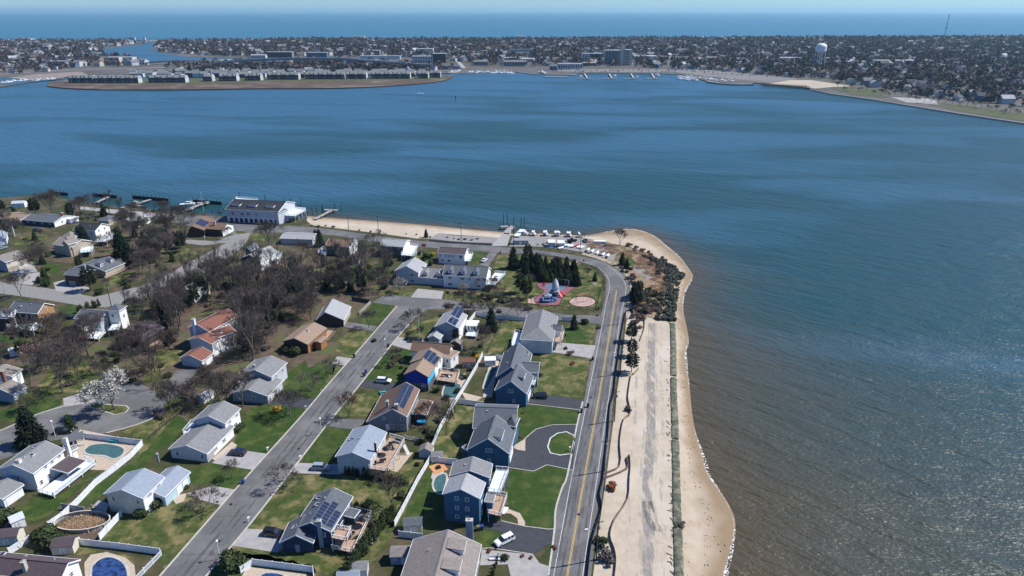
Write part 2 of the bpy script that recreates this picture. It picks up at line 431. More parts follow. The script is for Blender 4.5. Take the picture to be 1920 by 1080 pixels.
me = bpy.data.meshes.new('bay_water')
V = [(float(x), float(y), WZ) for x, y in P]
Fc = [(j * nx + i, j * nx + i + 1, (j + 1) * nx + i + 1, (j + 1) * nx + i) for j in range(ny - 1) for i in range(nx - 1)]
me.from_pydata(V, [], Fc)
at2 = me.attributes.new('shallow', 'FLOAT', 'POINT'); at2.data.foreach_set('value', shal.astype(np.float32))
me.materials.append(water_material('bay_water', ((.013, .052, .060), (.033, .100, .160)), (.068, .055, .032)))
tag(link(bpy.data.objects.new('bay_water', me)), kind='structure')
mb = MB(); mb.poly([(-90000, 3200, WZ - .3), (90000, 3200, WZ - .3), (90000, 90000, WZ - .3), (-90000, 90000, WZ - .3)], water_material('ocean_water', ((.010, .085, .125), (.016, .105, .150)), (.05, .1, .1), ws=.12, band=.0012, rough=.3, bump=.8))
tag(mb.build('ocean'), kind='structure')

# swash: broken white foam along the waterline
foam_m = pm('sea_foam', (.78, .78, .76), (.55, .55, .52), 1.5, .8)
t = foam_m.node_tree; b = t.nodes['Principled BSDF']; nz = t.nodes.new('ShaderNodeTexNoise'); nz.inputs['Scale'].default_value = 2.2; nz.inputs['Detail'].default_value = 8
gg = t.nodes.new('ShaderNodeNewGeometry'); t.links.new(gg.outputs['Position'], nz.inputs['Vector'])
rr = t.nodes.new('ShaderNodeMapRange'); rr.inputs[1].default_value = .47; rr.inputs[2].default_value = .60; t.links.new(nz.outputs[0], rr.inputs[0]); t.links.new(rr.outputs[0], b.inputs['Alpha'])
dense = smooth_line(wline[50::4], 6)
for off, w in ((-.3, .9), (-2.6, .55), (-6.0, .5), (-10.5, .4)):
    jl = []
    for i, p in enumerate(dense):
        jl.append((p[0] + .5 * math.sin(i * .23), p[1] + .4 * math.sin(i * .31)))
    ribbon('foam', jl, w, foam_m, WZ + .04 + off * .001, kind='stuff', off=off, jit=.25)

# ---------------------------------------------------------------- ground cover sheets
def rag(pts):
    out = []
    for i in range(len(pts)):
        a, b = at(*pts[i]), at(*pts[(i + 1) % len(pts)]); d = b - a; n = max(1, int(d.length / 1.3)); nr = Vector((-d.y, d.x, 0)).normalized()
        for k in range(n):
            p = a + d * (k / n) + nr * random.uniform(-.45, .45); out.append(cam_px(p))
    return out
def cam_px(p):
    dz = p.z - CH; dep = p.y * _cp - dz * _sp; return (960 + 1280 * p.x / dep, 540 - 1280 * (p.y * _sp + dz * _cp) / dep)
sheet('dry_sand', [(1112,1080),(1124,985),(1137,895),(1149,800),(1157,735),(1167,670),(1174,605),(1180,583),(1200,592),(1252,603),(1257,612),(1262,700),(1266,800),(1272,900),(1277,1000),(1279,1080),(1284,1300),(1090,1300)], sand, .02)
ctr = smooth_line(gl([(1222,606),(1222,640),(1220,700),(1221,760),(1220,820),(1216,880),(1213,940),(1217,1000),(1212,1080),(1210,1200)]), 8)
def patchy(m, sc, st, lo, hi):
    t = m.node_tree; b = t.nodes['Principled BSDF']; n = t.nodes.new('ShaderNodeTexNoise'); n.inputs['Scale'].default_value = sc; n.inputs['Detail'].default_value = 8; n.inputs['Roughness'].default_value = .7
    g = t.nodes.new('ShaderNodeNewGeometry'); mp = t.nodes.new('ShaderNodeMapping'); mp.inputs['Scale'].default_value = st; t.links.new(g.outputs['Position'], mp.inputs[0]); t.links.new(mp.outputs[0], n.inputs['Vector'])
    r = t.nodes.new('ShaderNodeMapRange'); r.inputs[1].default_value = lo; r.inputs[2].default_value = hi; t.links.new(n.outputs[0], r.inputs[0]); t.links.new(r.outputs[0], b.inputs['Alpha']); return m
patchy(churn, .55, (1, .22, 1), .42, .60)
ribbon('churned_sand', ctr, 2.6, churn, .035); 
churn2 = patchy(pm('light_churned_sand', (.36, .34, .32), (.44, .40, .35), .9, .95, detail=9), .6, (1, .16, 1), .5, .68); ribbon('loose_sand', ctr, 4.4, churn2, .05)
ribbon('churned_sand', smooth_line(gl([(1213,940),(1226,985),(1250,990)]), 6), 2.6, churn, .05)
for o_ in (-4.6, 3.4): ribbon('wheel_tracks', ctr, .9, churn2, .06, off=o_)
sheet('scrub_ground', [(1176,560),(1181,545),(1182,528),(1170,510),(1148,494),(1120,480),(1090,470),(1060,462),(1100,447),(1150,458),(1180,464),(1215,476),(1240,489),(1255,501),(1265,517),(1261,532),(1260,560),(1254,588),(1250,602),(1200,591),(1180,582)], scrub, .02)
sheet('sandy_verge', [(1172,600),(1176,560),(1181,545),(1181,528),(1168,510),(1145,495),(1117,484),(1090,477),(1095,473),(1130,483),(1160,496),(1180,512),(1190,530),(1190,556),(1184,585)], verge, .035)
sheet('gravel_yard', [(955,462),(962,442),(1000,441),(1060,443),(1096,447),(1125,455),(1160,472),(1200,498),(1225,520),(1215,522),(1180,500),(1150,488),(1110,476),(1060,467),(1010,462)], gravel, .035)
sheet('upper_beach', [(575,414),(640,418),(700,422),(800,430),(880,436),(945,441),(938,446),(850,441),(822,437),(805,447),(780,447),(707,437),(640,429),(585,422)], sand, .02)
sheet('gravel_yard', [(805,447),(822,437),(850,440),(938,446),(930,458),(870,455)], gravel, .02)
sheet('boat_ramp', [(922,461),(952,426),(962,424),(951,461)], M['concrete'], .05)
sheet('club_parking', [(330,402),(425,407),(430,418),(540,424),(560,424),(590,430),(590,438),(530,436),(470,436),(440,440),(360,425),(320,415)], M['asphalt'], .02)
sheet('leaf_litter', [(285,560),(345,532),(400,505),(450,470),(520,455),(560,470),(640,500),(730,500),(745,530),(720,552),(695,562),(700,575),(640,605),(600,640),(560,690),(500,680),(440,690),(400,720),(350,740),(300,700),(280,640),(250,600)], litter, .012)
sheet('leaf_litter', [(190,420),(330,430),(330,455),(260,530),(200,520),(160,470)], litter, .012)
for pts in ([(60,640),(110,632),(205,640),(200,662),(110,668),(70,690)], [(300,560),(345,560),(350,640),(325,660),(300,640)], [(0,655),(50,645),(90,700),(60,735),(50,690),(0,680)], [(85,448),(110,440),(160,470),(150,495),(100,492)], [(225,590),(300,585),(330,640),(310,655),(240,640)], [(150,735),(210,700),(270,715),(215,722),(165,740)], [(405,690),(450,680),(450,745),(410,760),(350,765),(345,735)], [(790,740),(835,745),(815,800),(775,790)], [(560,660),(600,640),(640,640),(620,665),(580,690)]): sheet('leaf_litter', rag(pts), litter, .05)
sheet('leaf_litter', [(200,640),(300,640),(310,690),(270,720),(210,700)], litter, .012)
LAWN = [
 ('a', [(445,800),(470,765),(510,758),(560,766),(600,735),(620,716),(565,782),(505,850),(470,845),(440,838)]),
 ('a', [(536,700),(560,685),(640,682),(641,690),(622,715),(592,748),(530,738)]),
 ('b', [(305,1075),(345,1030),(415,955),(375,940),(330,925),(270,955),(215,985),(180,1010),(250,1030),(302,1045)]),
 ('a', [(355,880),(400,868),(475,880),(440,918),(400,912),(350,905)]),
 ('a', [(20,960),(70,930),(110,930),(175,888),(195,880),(150,915),(95,965),(60,980)]),
 ('a', [(140,945),(235,870),(245,870),(255,865),(330,780),(365,795),(320,830),(230,905),(170,945)]),
 ('b', [(250,830),(330,775),(345,790),(300,830),(270,860),(250,862)]),
 ('b', [(225,812),(255,797),(300,778),(310,785),(270,822)]),
 ('b', [(465,990),(532,900),(562,890),(640,892),(700,890),(745,880),(790,855),(800,860),(745,985),(700,1060),(640,1080),(480,1060),(435,1025),(460,1000)]),
 ('a', [(565,865),(613,800),(660,806),(685,800),(640,845),(628,870)]),
 ('a', [(680,715),(735,648),(768,655),(775,662),(760,690),(757,715)]),
 ('b', [(690,735),(755,735),(700,780),(640,780),(620,778),(650,745)]),
 ('b', [(748,632),(768,608),(800,600),(830,590),(812,610),(800,632)]),
 ('a', [(672,610),(690,580),(700,568),(743,575),(710,608)]),
 ('b', [(600,735),(640,690),(625,682),(660,674),(700,622),(660,617),(620,650),(640,664)]),
 ('b', [(1012,664),(1040,662),(1107,672),(1091,747),(1028,740),(1000,735),(1012,700)]),
 ('a', [(962,805),(975,757),(1087,768),(1083,795),(1035,796),(1005,804),(985,818),(978,835)]),
 ('a', [(935,935),(960,880),(1000,885),(1025,873),(1065,880),(1050,925),(1046,945),(1043,990),(1030,992),(983,986),(975,965),(955,950)]),
 ('b', [(1060,645),(1050,615),(1090,605),(1119,607),(1112,648)]),
 ('a', [(1062,645),(1052,615),(1088,612),(1108,646)]),
 ('b', [(870,745),(905,745),(870,870),(800,855),(845,770)]),
 ('b', [(880,680),(905,650),(960,585),(985,590),(965,640),(955,655),(915,665)]),
 ('a', [(750,985),(808,870),(830,870),(828,985),(790,1000)]),
 ('a', [(880,1040),(905,990),(945,997),(920,1028)]),
 ('b', [(925,500),(935,477),(1010,480),(1083,492),(1117,503),(1130,520),(1130,560),(1120,580),(1000,578),(960,560),(940,540)]),
 ('a', [(1045,500),(1085,495),(1117,505),(1132,530),(1128,578),(1115,560),(1060,540)]),
 ('b', [(770,470),(815,475),(815,500),(780,490)]), ('a', [(880,473),(916,475),(898,495),(885,492)]),
 ('a', [(640,500),(720,495),(740,515),(690,530),(640,525)]), ('b', [(560,505),(640,500),(625,540),(570,530)]),
 ('b', [(710,552),(722,545),(780,545),(768,557)]), ('b', [(830,548),(940,550),(930,575),(835,560)]),
 ('b', [(25,460),(45,440),(90,440),(85,452),(45,462)]), ('a', [(80,500),(90,490),(110,500),(115,515),(85,512)]),
 ('b', [(335,472),(350,465),(385,480),(350,498),(330,480)]), ('b', [(440,432),(470,436),(500,440),(495,452),(450,448)]),
 ('a', [(0,770),(45,760),(80,745),(115,748),(118,762),(70,780),(35,793),(0,783)]),
 ('b', [(60,690),(100,655),(170,660),(190,680),(200,700),(160,735),(120,740),(75,735)]),
 ('a', [(108,575),(150,572),(148,590),(112,592)]), ('a', [(0,630),(40,632),(50,645),(0,642)]),
 ('b', [(290,640),(330,630),(350,665),(300,700),(270,720)]), ('b', [(205,520),(240,507),(255,512),(190,545)]),
 ('b', [(40,1025),(70,1010),(250,1045),(250,1085),(210,1040),(150,1040)]),
 ('b', [(400,1078),(435,1030),(590,1060),(600,1085),(480,1082)]),
 ('b', [(1160,470),(1180,480),(1200,498),(1185,500),(1150,488)]),
 ('b', [(630,680),(650,690),(640,712)]), ('b', [(445,690),(455,745),(430,750),(415,740)]),
]
mb_a, mb_b = MB(), MB()
for i, (k_, pts) in enumerate(LAWN):
    sheet('lawn', rag(pts), lawn if k_ == 'a' else lawn2, .03 + .004 * (i % 5) + (.01 if k_ == 'a' else 0))

# wrack line and scattered drift on the beach
wr = MB(); WLn = [Vector((*p, 0)) for p in inner[60:]]; WW = [Vector((*p, 0)) for p in wline[60:]]
for i in range(420):
    k = random.randrange(len(WLn)); f = random.gauss(.5, .05) if i % 3 else random.uniform(.1, .85); p = WLn[k].lerp(WW[k], f) + Vector((random.uniform(-.6, .6), random.uniform(-.8, .8), 0)); z = -.03 + WZ * f * 1.0 + .12; a = random.gauss(1.5, .5); s = random.uniform(.1, .45)
    wr.beam(Vector((p.x, p.y, z)), Vector((p.x + math.cos(a) * s, p.y + math.sin(a) * s, z + .02)), .12, .08, M['wood'])
tag(wr.build('wrack_line'), kind='stuff')
# ---------------------------------------------------------------- roads
LE = [(1010,1220),(1030,1080),(1036,1040),(1042,990),(1044,955),(1056,915),(1066,890),(1083,800),(1098,735),(1116,640),(1122,610),(1128,585),(1134,560),(1137,535),(1133,514),(1117,501),(1083,490),(1040,481),(1008,477),(960,475),(923,473),(870,469),(790,463),(707,454),(640,444),(590,438),(530,434)]
RE = [(1092,1220),(1108,1080),(1120,985),(1133,900),(1145,800),(1152,735),(1162,670),(1170,605),(1175,575),(1180,548),(1178,530),(1167,513),(1145,498),(1117,487),(1083,480),(1045,474),(1008,469),(960,465),(923,461),(870,458),(790,452),(707,442),(640,433),(600,428),(540,423)]
le = smooth_line([tuple(p) for p in gl(LE)], 4); re_ = smooth_line([tuple(p) for p in gl(RE)], 4)
mb = MB(); mb.poly([(p[0], p[1], .06) for p in le] + [(p[0], p[1], .06) for p in reversed(re_)], M['asphalt']); tag(mb.build('shore_road'), kind='structure')
def lines(name, pts, w, mat, z=.075, off=0):
    return ribbon(name, smooth_line([tuple(p) for p in gl(pts)], 5), w, mat, z, off=off)
YL = [(1040,1220),(1063.5,1080),(1087,945),(1095,900),(1127,720),(1147,600),(1156,545)]
for o_ in (-.14, .14): lines('centre_line', YL, .13, M['yline'], off=o_)
lines('edge_line', [(1010,1220),(1038,1080),(1071,900),(1107,720),(1128,615),(1137,565),(1143,540),(1138,518),(1122,502)], .13, M['wline'])
lines('edge_line', [(1078,1220),(1092.5,1080),(1119,900),(1145,720),(1163,598),(1172,555),(1173,535),(1160,513),(1140,500)], .13, M['wline'])
# kerbs on the house side
for seg in (le[4:32],): ribbon('kerb', seg, .45, M['kerb'], .14, th=.14, off=.25)
def road(name, L_, R_, mat, z=.06, kerbs=True):
    a = smooth_line([tuple(p) for p in gl(L_)], 4); b = smooth_line([tuple(p) for p in gl(R_)], 4)
    mb = MB(); mb.poly([(p[0], p[1], z) for p in a] + [(p[0], p[1], z) for p in reversed(b)], mat); tag(mb.build(name), kind='structure')
    if kerbs:
        ribbon('kerb', a, .4, M['kerb'], z + .08, th=.14, off=.2); ribbon('kerb', b, .4, M['kerb'], z + .08, th=.14, off=-.2)
road('side_street', [(240,1150),(302,1080),(450,910),(567,780),(620,717),(690,638),(745,574)], [(320,1160),(385,1080),(463,988),(532,900),(613,795),(675,720),(735,644),(766,608)], M['asphalt'])
sheet('cross_street', [(745,574),(697,567),(720,553),(835,561),(880,568),(943,576),(1000,579),(1060,590),(1128,592),(1122,607),(1085,604),(1050,600),(940,590),(850,578),(800,580),(766,608)], M['asphalt'], .045)
sheet('cul_de_sac', [(-60,830),(0,808),(70,777),(120,757),(165,741),(215,722),(255,715),(285,730),(306,752),(306,768),(295,780),(255,797),(200,812),(150,817),(90,828),(40,848),(-60,885)], M['asphalt'], .045)
ribbon('kerb', smooth_line([tuple(p) for p in gl([(306,768),(295,780),(255,797),(200,812)])], 5), .4, M['kerb'], .13, th=.14)
ribbon('kerb', smooth_line([tuple(p) for p in gl([(-60,830),(0,808),(70,777),(120,762)])], 5), .4, M['kerb'], .13, th=.14)
isl = [(160,762),(185,768),(215,778),(235,774),(242,766),(236,761),(215,760),(180,757)]
sheet('traffic_island', isl, lawn2, .10, thick=.09)
ribbon('kerb', gl(isl), .35, M['kerb'], .14, th=.1, closed=True)
sheet('west_road', [(-80,520),(0,528),(107,543),(177,557),(258,538),(300,522),(345,497),(400,468),(425,455),(380,460),(318,452),(318,447),(400,452),(440,440),(470,436),(463,452),(445,472),(400,502),(345,533),(267,560),(198,577),(150,573),(92,563),(0,550),(-80,543)], pm('worn_pale_asphalt', (.235, .228, .222), (.185, .18, .175), .8, .9, detail=9), .05)
sheet('north_track', [(320,412),(250,405),(150,392),(150,387),(250,396),(330,402)], M['concrete'], .03)
for mt, pts in (
 ('concrete', [(397,868),(440,838),(467,846),(502,851),(473,881)]), ('concrete', [(350,925),(400,911),(442,918),(414,947),(375,937)]),
 ('concrete', [(461,991),(565,996),(520,1036),(435,1023)]), ('concrete', [(557,868),(640,870),(640,890),(548,887)]),
 ('asphalt', [(623,785),(690,787),(665,806),(613,799)]), ('asphalt2', [(682,712),(765,722),(720,733),(674,723)]),
 ('concrete', [(747,632),(800,638),(768,656),(735,647)]), ('asphalt', [(642,602),(708,612),(700,621),(640,612)]),
 ('concrete', [(632,668),(659,672),(648,685),(623,682)]), ('asphalt2', [(508,757),(528,740),(592,748),(574,766),(540,762)]),
 ('concrete', [(1036,660),(1045,642),(1117,648),(1109,672)]), ('asphalt2', [(985,755),(990,736),(1028,740),(1094,750),(1088,768)]),
 ('asphalt2', [(953,877),(967,843),(985,845),(987,822),(1005,805),(1035,797),(1084,796),(1073,882),(1025,872),(1000,884)]),
 ('asphalt2', [(913,978),(940,977),(983,987),(1030,993),(1043,991),(1035,1017),(1000,1039),(920,1028),(945,997),(912,992)]),
 ('concrete', [(903,1030),(1000,1040),(1012,1056),(1031,1062),(1026,1090),(960,1090),(952,1058),(900,1060)]),
 ('asphalt', [(900,496),(918,473),(932,475),(915,500)]), ('asphalt', [(300,744),(330,695),(372,692),(338,734),(308,758)]),
 ('concrete', [(118,747),(163,733),(182,753),(120,763)]), ('concrete', [(770,557),(783,541),(832,546),(828,561)]),
 ('concrete', [(40,500),(60,490),(80,520),(60,535),(20,530)]), ('concrete', [(100,530),(118,525),(170,540),(150,552),(105,545)])):
    sheet('driveway', pts, M[mt], .07 + .003 * random.random())
sheet('garden_island', [(1027,838),(1032,822),(1045,813),(1062,810),(1076,817),(1077,830),(1072,851),(1050,854),(1032,850)], lawn, .10, thick=.03)
ribbon('kerb', gl([(1027,838),(1032,822),(1045,813),(1062,810),(1076,817),(1077,830),(1072,851),(1050,854),(1032,850)]), .35, M['wline'], .14, th=.1, closed=True)
for pts in ([(953,877),(1000,884),(1025,872),(1073,882)], [(978,838),(985,822),(1005,805),(1035,797),(1084,796)], [(940,977),(983,987),(1030,993),(1043,991)], [(985,757),(1088,769)], [(903,1029),(920,1028),(1000,1040)]):
    ribbon('kerb', gl(pts), .22, M['kerb'], .13, th=.1)
for pts, mt in (([(940,957),(955,955),(975,962),(985,980),(983,987),(972,985),(970,972),(958,963),(940,962)], 'pave'), ([(960,838),(985,822),(985,845),(972,844)], 'pave'),
                ([(905,745),(915,690),(938,668),(930,705),(922,745)], 'pave'), ([(865,735),(905,745),(880,760)], 'pave'), ([(813,880),(835,870),(830,895),(840,925),(820,915),(808,895)], 'pave'),
                ([(740,850),(775,848),(745,885),(722,880)], 'pave'), ([(445,835),(405,865),(398,860),(435,828)], 'pave'), ([(125,850),(150,805),(262,828),(205,882),(160,880)], 'pave'),
                ([(158,1055),(170,1040),(200,1035),(235,1045),(252,1060),(255,1085),(160,1100)], 'pave'), ([(0,985),(30,960),(50,948),(30,965),(12,990)], 'concrete'),
                ([(320,930),(350,925),(345,940),(330,945)], 'pave'), ([(850,775),(835,735),(870,700),(885,705),(850,760)], 'pave'),
                ([(450,1085),(465,1062),(580,1078),(575,1100)], 'pave')):
    sheet('patio', pts, M[mt], .055)

# tyre-worn and patched strips in the lanes
wear = patchy(pm('lane_wear', (.088, .087, .09), (.10, .099, .10), 1.0, .85, detail=8), .5, (1, .12, 1), .46, .66)
patch_ = pm('asphalt_patch', (.085, .085, .09), (.07, .07, .075), 1.2, .9, detail=8)
for o_ in (-2.3, -1.0, 1.4, 2.6): lines('lane_wear', YL, .5, wear, .067, off=o_)
SS = [(280,1150),(343,1080),(457,948),(548,842),(646,718),(712,641),(755,590)]
for o_, w_ in ((0, .8), (-1.8, .5), (1.9, .5)): lines('lane_wear', SS, w_, wear, .067, off=o_)
for pts in ([(392,1035),(400,1030),(402,1040),(393,1043)], [(636,700),(643,699),(641,706),(632,707)], [(402,1053),(408,1050),(406,1058),(399,1058)]): sheet('road_patch', pts, M['rust'] if pts[0][0] == 402 else patch_, .07)
for x, y in ((410,1015),(520,880),(433,946),(1108,745),(1085,965),(560,842)):
    p = at(x, y); mb = MB(); mb.prism([(p.x + .4 * math.cos(a), p.y + .4 * math.sin(a)) for a in np.linspace(0, 2 * PI, 11)[:-1]], .05, .085, M['black']); tag(mb.build('manhole_cover'), kind='structure')
crk = pm('tar_seam', (.05, .05, .052), None, 1, .8)
for a, b in ((.12, .16), (.3, .33), (.41, .46), (.55, .57), (.68, .73), (.8, .82)):
    for L_, R_, z in ((le[4:30], re_[4:30], .069),):
        i = int(a * len(L_)); p, q = Vector((*L_[i][:2], 0)), Vector((*R_[i][:2], 0)); ribbon('tar_seam', [p.lerp(q, t_) + Vector((0, random.uniform(-.15, .15), 0)) for t_ in np.linspace(0, 1, 9)], .09, crk, z)
S1 = [Vector(p) for p in gl([(302,1080),(450,910),(567,780),(620,717),(690,638)])]; S2 = [Vector(p) for p in gl([(385,1080),(532,900),(613,795),(675,720),(735,644)])]
for k in range(4):
    for f in (.2, .6): p, q = S1[k].lerp(S1[k + 1], f), S2[k].lerp(S2[k + 1], f); ribbon('tar_seam', [p.lerp(q, t_) + Vector((random.uniform(-.1, .1), random.uniform(-.2, .2), 0)) for t_ in np.linspace(.02, .98, 9)], .08, crk, .069)

# ---------------------------------------------------------------- far shore
far = pm('far_ground', (.085, .075, .072), (.125, .115, .11), .02, .95, c3=(.07, .07, .05), scale3=.004, detail=10)
marsh = pm('marsh_grass', (.105, .070, .050), (.065, .045, .034), .05, .95, detail=8, c3=(.16, .125, .09), scale3=.02, f3=(.5, .65))
park = pm('park_grass', (.055, .078, .028), (.085, .085, .042), .05, .95, detail=8)
farsand = pm('far_sand', (.42, .36, .28), (.34, .29, .23), .03, .95, detail=8)
fc = [(-400,165),(0,163),(20,160),(60,154),(100,150),(122,147),(118,141),(700,141),(845,137),(960,133),(1000,139),(1080,141),(1085,137),(1180,137),(1275,139),(1285,141),(1325,152),(1400,158),(1412,155),(1440,158),(1500,163),(1530,168),(1560,176),(1640,187),(1700,197),(1800,213),(1920,231),(2300,290)]
FP = [at(*p) for p in fc]
FPoly = [(p.x, p.y) for p in FP] + [(6000, 700), (6000, 3100), (2600, 3330), (at(1920, 69).x, at(1920, 69).y), (at(1500, 71).x, at(1500, 71).y), (at(1000, 73).x, at(1000, 73).y), (at(600, 74.5).x, at(600, 74.5).y), (at(300, 76).x, at(300, 76).y), (at(0, 77).x, at(0, 77).y), (-5000, 3000), (-5000, 1250)]
mb = MB(); mb.prism(FPoly, -3, 0, M['darkwood'], far); tag(mb.build('far_shore_ground'), kind='structure')
# ocean beach strip
bz = gl([(-600, 79), (0, 77.5), (300, 76.3), (600, 74.8), (1000, 73.3), (1500, 71.3), (1920, 69.3), (2500, 68)])
ribbon('ocean_beach', bz, 70, farsand, .15, off=-20)
# marsh spit with the town houses
spit = smooth_line([tuple(p) for p in gl([(88,156),(130,150),(250,148),(450,146),(620,143),(760,143),(842,141),(846,146),(820,153),(760,159),(640,165),(480,166),(350,168),(200,168),(120,165),(88,161)])], 4)
mb = MB(); mb.prism([(p[0], p[1]) for p in spit], -3, .25, M['darkwood'], marsh); tag(mb.build('marsh_spit'), kind='structure')
sheet('spit_lawn', [(125,157),(130,149),(450,146),(760,143),(835,141),(830,147.5),(700,151),(450,154.5),(250,157.5)], park, .35)
sheet('river', [(275,79),(292,82),(283,92),(300,99),(345,106),(400,109),(520,111),(700,117),(700,121),(560,118),(400,114),(300,115),(265,114),(250,109),(205,106),(188,98),(195,92),(225,88),(262,84)], bpy.data.materials['bay_water'], .3)
sheet('creek', [(118,147),(95,149),(60,150),(20,146),(-300,150),(-300,158),(20,158),(60,153),(100,150)], bpy.data.materials['bay_water'], .3)
sheet('far_beach', [(1440,157),(1480,150),(1520,150),(1600,162),(1560,163),(1530,166),(1500,162)], farsand, .2)
sheet('park_lawn', [(1560,166),(1600,163),(1660,170),(1660,183),(1600,178)], park, .25)
sheet('park_lawn', [(1740,196),(1800,196),(1920,212),(2200,250),(2200,268),(1920,227),(1800,209)], park, .25)
sheet('far_parking', [(1670,182),(1750,185),(1760,196),(1700,192)], M['concrete'], .25)
sheet('far_parking', [(1000,133),(1100,129),(1330,131),(1500,148),(1440,155),(1330,143),(1270,136),(1090,135)], pm('far_car_park', (.20, .19, .185), (.14, .135, .13), .03, .95, detail=8), .22)
sheet('far_lot', [(-60,160),(0,148),(60,140),(150,134),(165,140),(120,145),(60,152),(20,157)], pm('bare_lot', (.20, .16, .14), (.26, .22, .19), .05), .22)
sheet('park_lawn', [(300,136),(320,128),(360,124),(380,128),(350,138)], park, .25)
sheet('embankment_path', [(318,134),(335,126),(352,122),(358,124),(345,128),(330,135)], M['concrete'], .4)
# long seawall in front of the park: a pale cap on a dark face
wl = gl([(1520,167.5),(1560,176),(1640,187),(1700,197),(1800,213),(1920,231),(2300,290)])
ribbon('seawall', wl, 1.6, M['kerb'], .5, th=2.5, off=-1.0)
ribbon('seawall', gl([(845,137.5),(960,134),(1000,139),(1080,141)]), 1.4, M['kerb'], .4, th=2.5, off=0)
ribbon('seawall', gl([(1080,137.2),(1180,137),(1275,139)]), 1.4, M['kerb'], .4, th=2.5, off=0)
for sp in ([(870,128),(848,104),(830,86)], [(690,120),(735,96),(750,86)], [(-20,140),(150,131),(330,126)], [(940,110),(1000,92)]):
    ribbon('far_street', smooth_line([tuple(p) for p in gl(sp)], 5), 9, M['concrete'], .3)
# ================================================================ BUILDERS FOR HOUSES
WINC = {}
def window_meshes(w, h, fm):
    k = (round(w, 1), round(h, 1), fm.name)
    if k not in WINC:
        a = MB(); t = .11
        for cx, cz, dx, dz in ((0, h / 2 - t / 2, w, t), (0, -h / 2 + t / 2, w, t), (-w / 2 + t / 2, 0, t, h - 2 * t), (w / 2 - t / 2, 0, t, h - 2 * t), (0, 0, w - 2 * t, .05)):
            a.box((cx, -.03, cz), (dx, .10, dz), fm)
        if w > 1.5: a.box((0, -.03, 0), (.08, .10, h - 2 * t), fm)
        b = MB(); b.box((0, -.005, 0), (w - 2 * t, .03, h - 2 * t), M['glass'])
        WINC[k] = (a.mesh('window'), b.mesh('pane'))
    return WINC[k]
DOORC = {}
def house(label, p, name='house', cat='house', z=0):
    g = at(p[0], p[1], 0); return thing(name, label, cat, (g.x, g.y, z))
class Wing: pass
def wing(root, A, B, C, ze, rise=None, ridge='v', wall='white', roof='r_grey', z0=0.0, t=.5, hip='', ov=.35, zl=None, zr=None, trim='white', gable=None, flat=False, base=None, square=True):
    a, b, c = P3(A, ze), P3(B, ze), P3(C, ze)
    o = root.location
    u = Vector((b.x - a.x, b.y - a.y, 0)); Lu = u.length; u.normalize()
    n = Vector((-u.y, u.x, 0)); W = (c.x - b.x) * n.x + (c.y - b.y) * n.y
    if W < 0: n = -n; W = -W
    W = max(W, 1.5)
    a = Vector((a.x - o.x, a.y - o.y, 0))
    if ridge == 'v': e1, S, e2, Rg = u, Lu, n, W
    else: e1, S, e2, Rg = n, W, u, Lu
    zl = ze if zl is None else zl; zr = ze if zr is None else zr
    if rise is None: rise = .21 * S
    zt = max(zl, zr) + rise if not flat else max(zl, zr)
    wm, rm, tm = M[wall], M[roof], M[trim]
    def pt(s, r, z): return Vector((a.x + e1.x * s + e2.x * r, a.y + e1.y * s + e2.y * r, z))
    def rz(s):   # roof top height at span position s
        if flat: return zl + (zr - zl) * s / S
        ts = t * S
        return zl + (zt - zl) * s / ts if s <= ts else zt + (zr - zt) * (s - ts) / (S - ts)
    th = .22
    # walls
    mb = MB(); i0, i1, j0, j1 = ov, S - ov, ov, Rg - ov
    gm = M[gable] if gable else wm  # greyer gables on white houses put the shaded side into the colour
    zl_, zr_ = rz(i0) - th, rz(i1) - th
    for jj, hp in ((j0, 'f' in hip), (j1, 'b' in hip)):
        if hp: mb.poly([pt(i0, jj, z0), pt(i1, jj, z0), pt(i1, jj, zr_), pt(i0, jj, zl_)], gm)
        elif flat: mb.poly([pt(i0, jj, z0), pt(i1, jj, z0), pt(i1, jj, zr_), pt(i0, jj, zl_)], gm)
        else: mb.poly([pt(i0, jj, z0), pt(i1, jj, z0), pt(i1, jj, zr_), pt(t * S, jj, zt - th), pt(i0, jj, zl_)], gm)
    mb.poly([pt(i0, j0, z0), pt(i0, j1, z0), pt(i0, j1, zl_), pt(i0, j0, zl_)], wm)
    mb.poly([pt(i1, j0, z0), pt(i1, j1, z0), pt(i1, j1, zr_), pt(i1, j0, zr_)], wm)
    mb.build('wall', root)
    if base:
        mb = MB()
        q = [pt(i0 - .06, j0 - .06, 0), pt(i1 + .06, j0 - .06, 0), pt(i1 + .06, j1 + .06, 0), pt(i0 - .06, j1 + .06, 0)]
        mb.prism([(p.x, p.y) for p in q], 0, base[1], M[base[0]]); mb.build('base_wall', root)
    # roof slabs
    mb = MB(); r0 = S * t * .95 if 'f' in hip else 0; r1 = Rg - (S * t * .95 if 'b' in hip else 0)
    if r1 < r0: r0 = r1 = (r0 + r1) / 2
    def slab(q, th=th):
        mb.hexa([p - Vector((0, 0, th)) for p in q] + list(q), rm)
    if flat: slab([pt(0, 0, zl), pt(S, 0, zr), pt(S, Rg, zr), pt(0, Rg, zl)])
    else:
        slab([pt(0, 0, zl), pt(t * S, r0, zt), pt(t * S, r1, zt), pt(0, Rg, zl)])
        slab([pt(t * S, r0, zt), pt(S, 0, zr), pt(S, Rg, zr), pt(t * S, r1, zt)])
        for jj, rr_, hp in ((0, r0, 'f' in hip), (Rg, r1, 'b' in hip)):
            if hp:
                q = [pt(0, jj, zl), pt(S, jj, zr), pt(t * S, rr_, zt)]
                mb.poly(q, rm); mb.poly([p - Vector((0, 0, th)) for p in q], rm)
                mb.poly([q[0], q[1], q[1] - Vector((0, 0, th)), q[0] - Vector((0, 0, th))], rm)
    rf = mb.build('roof', root)
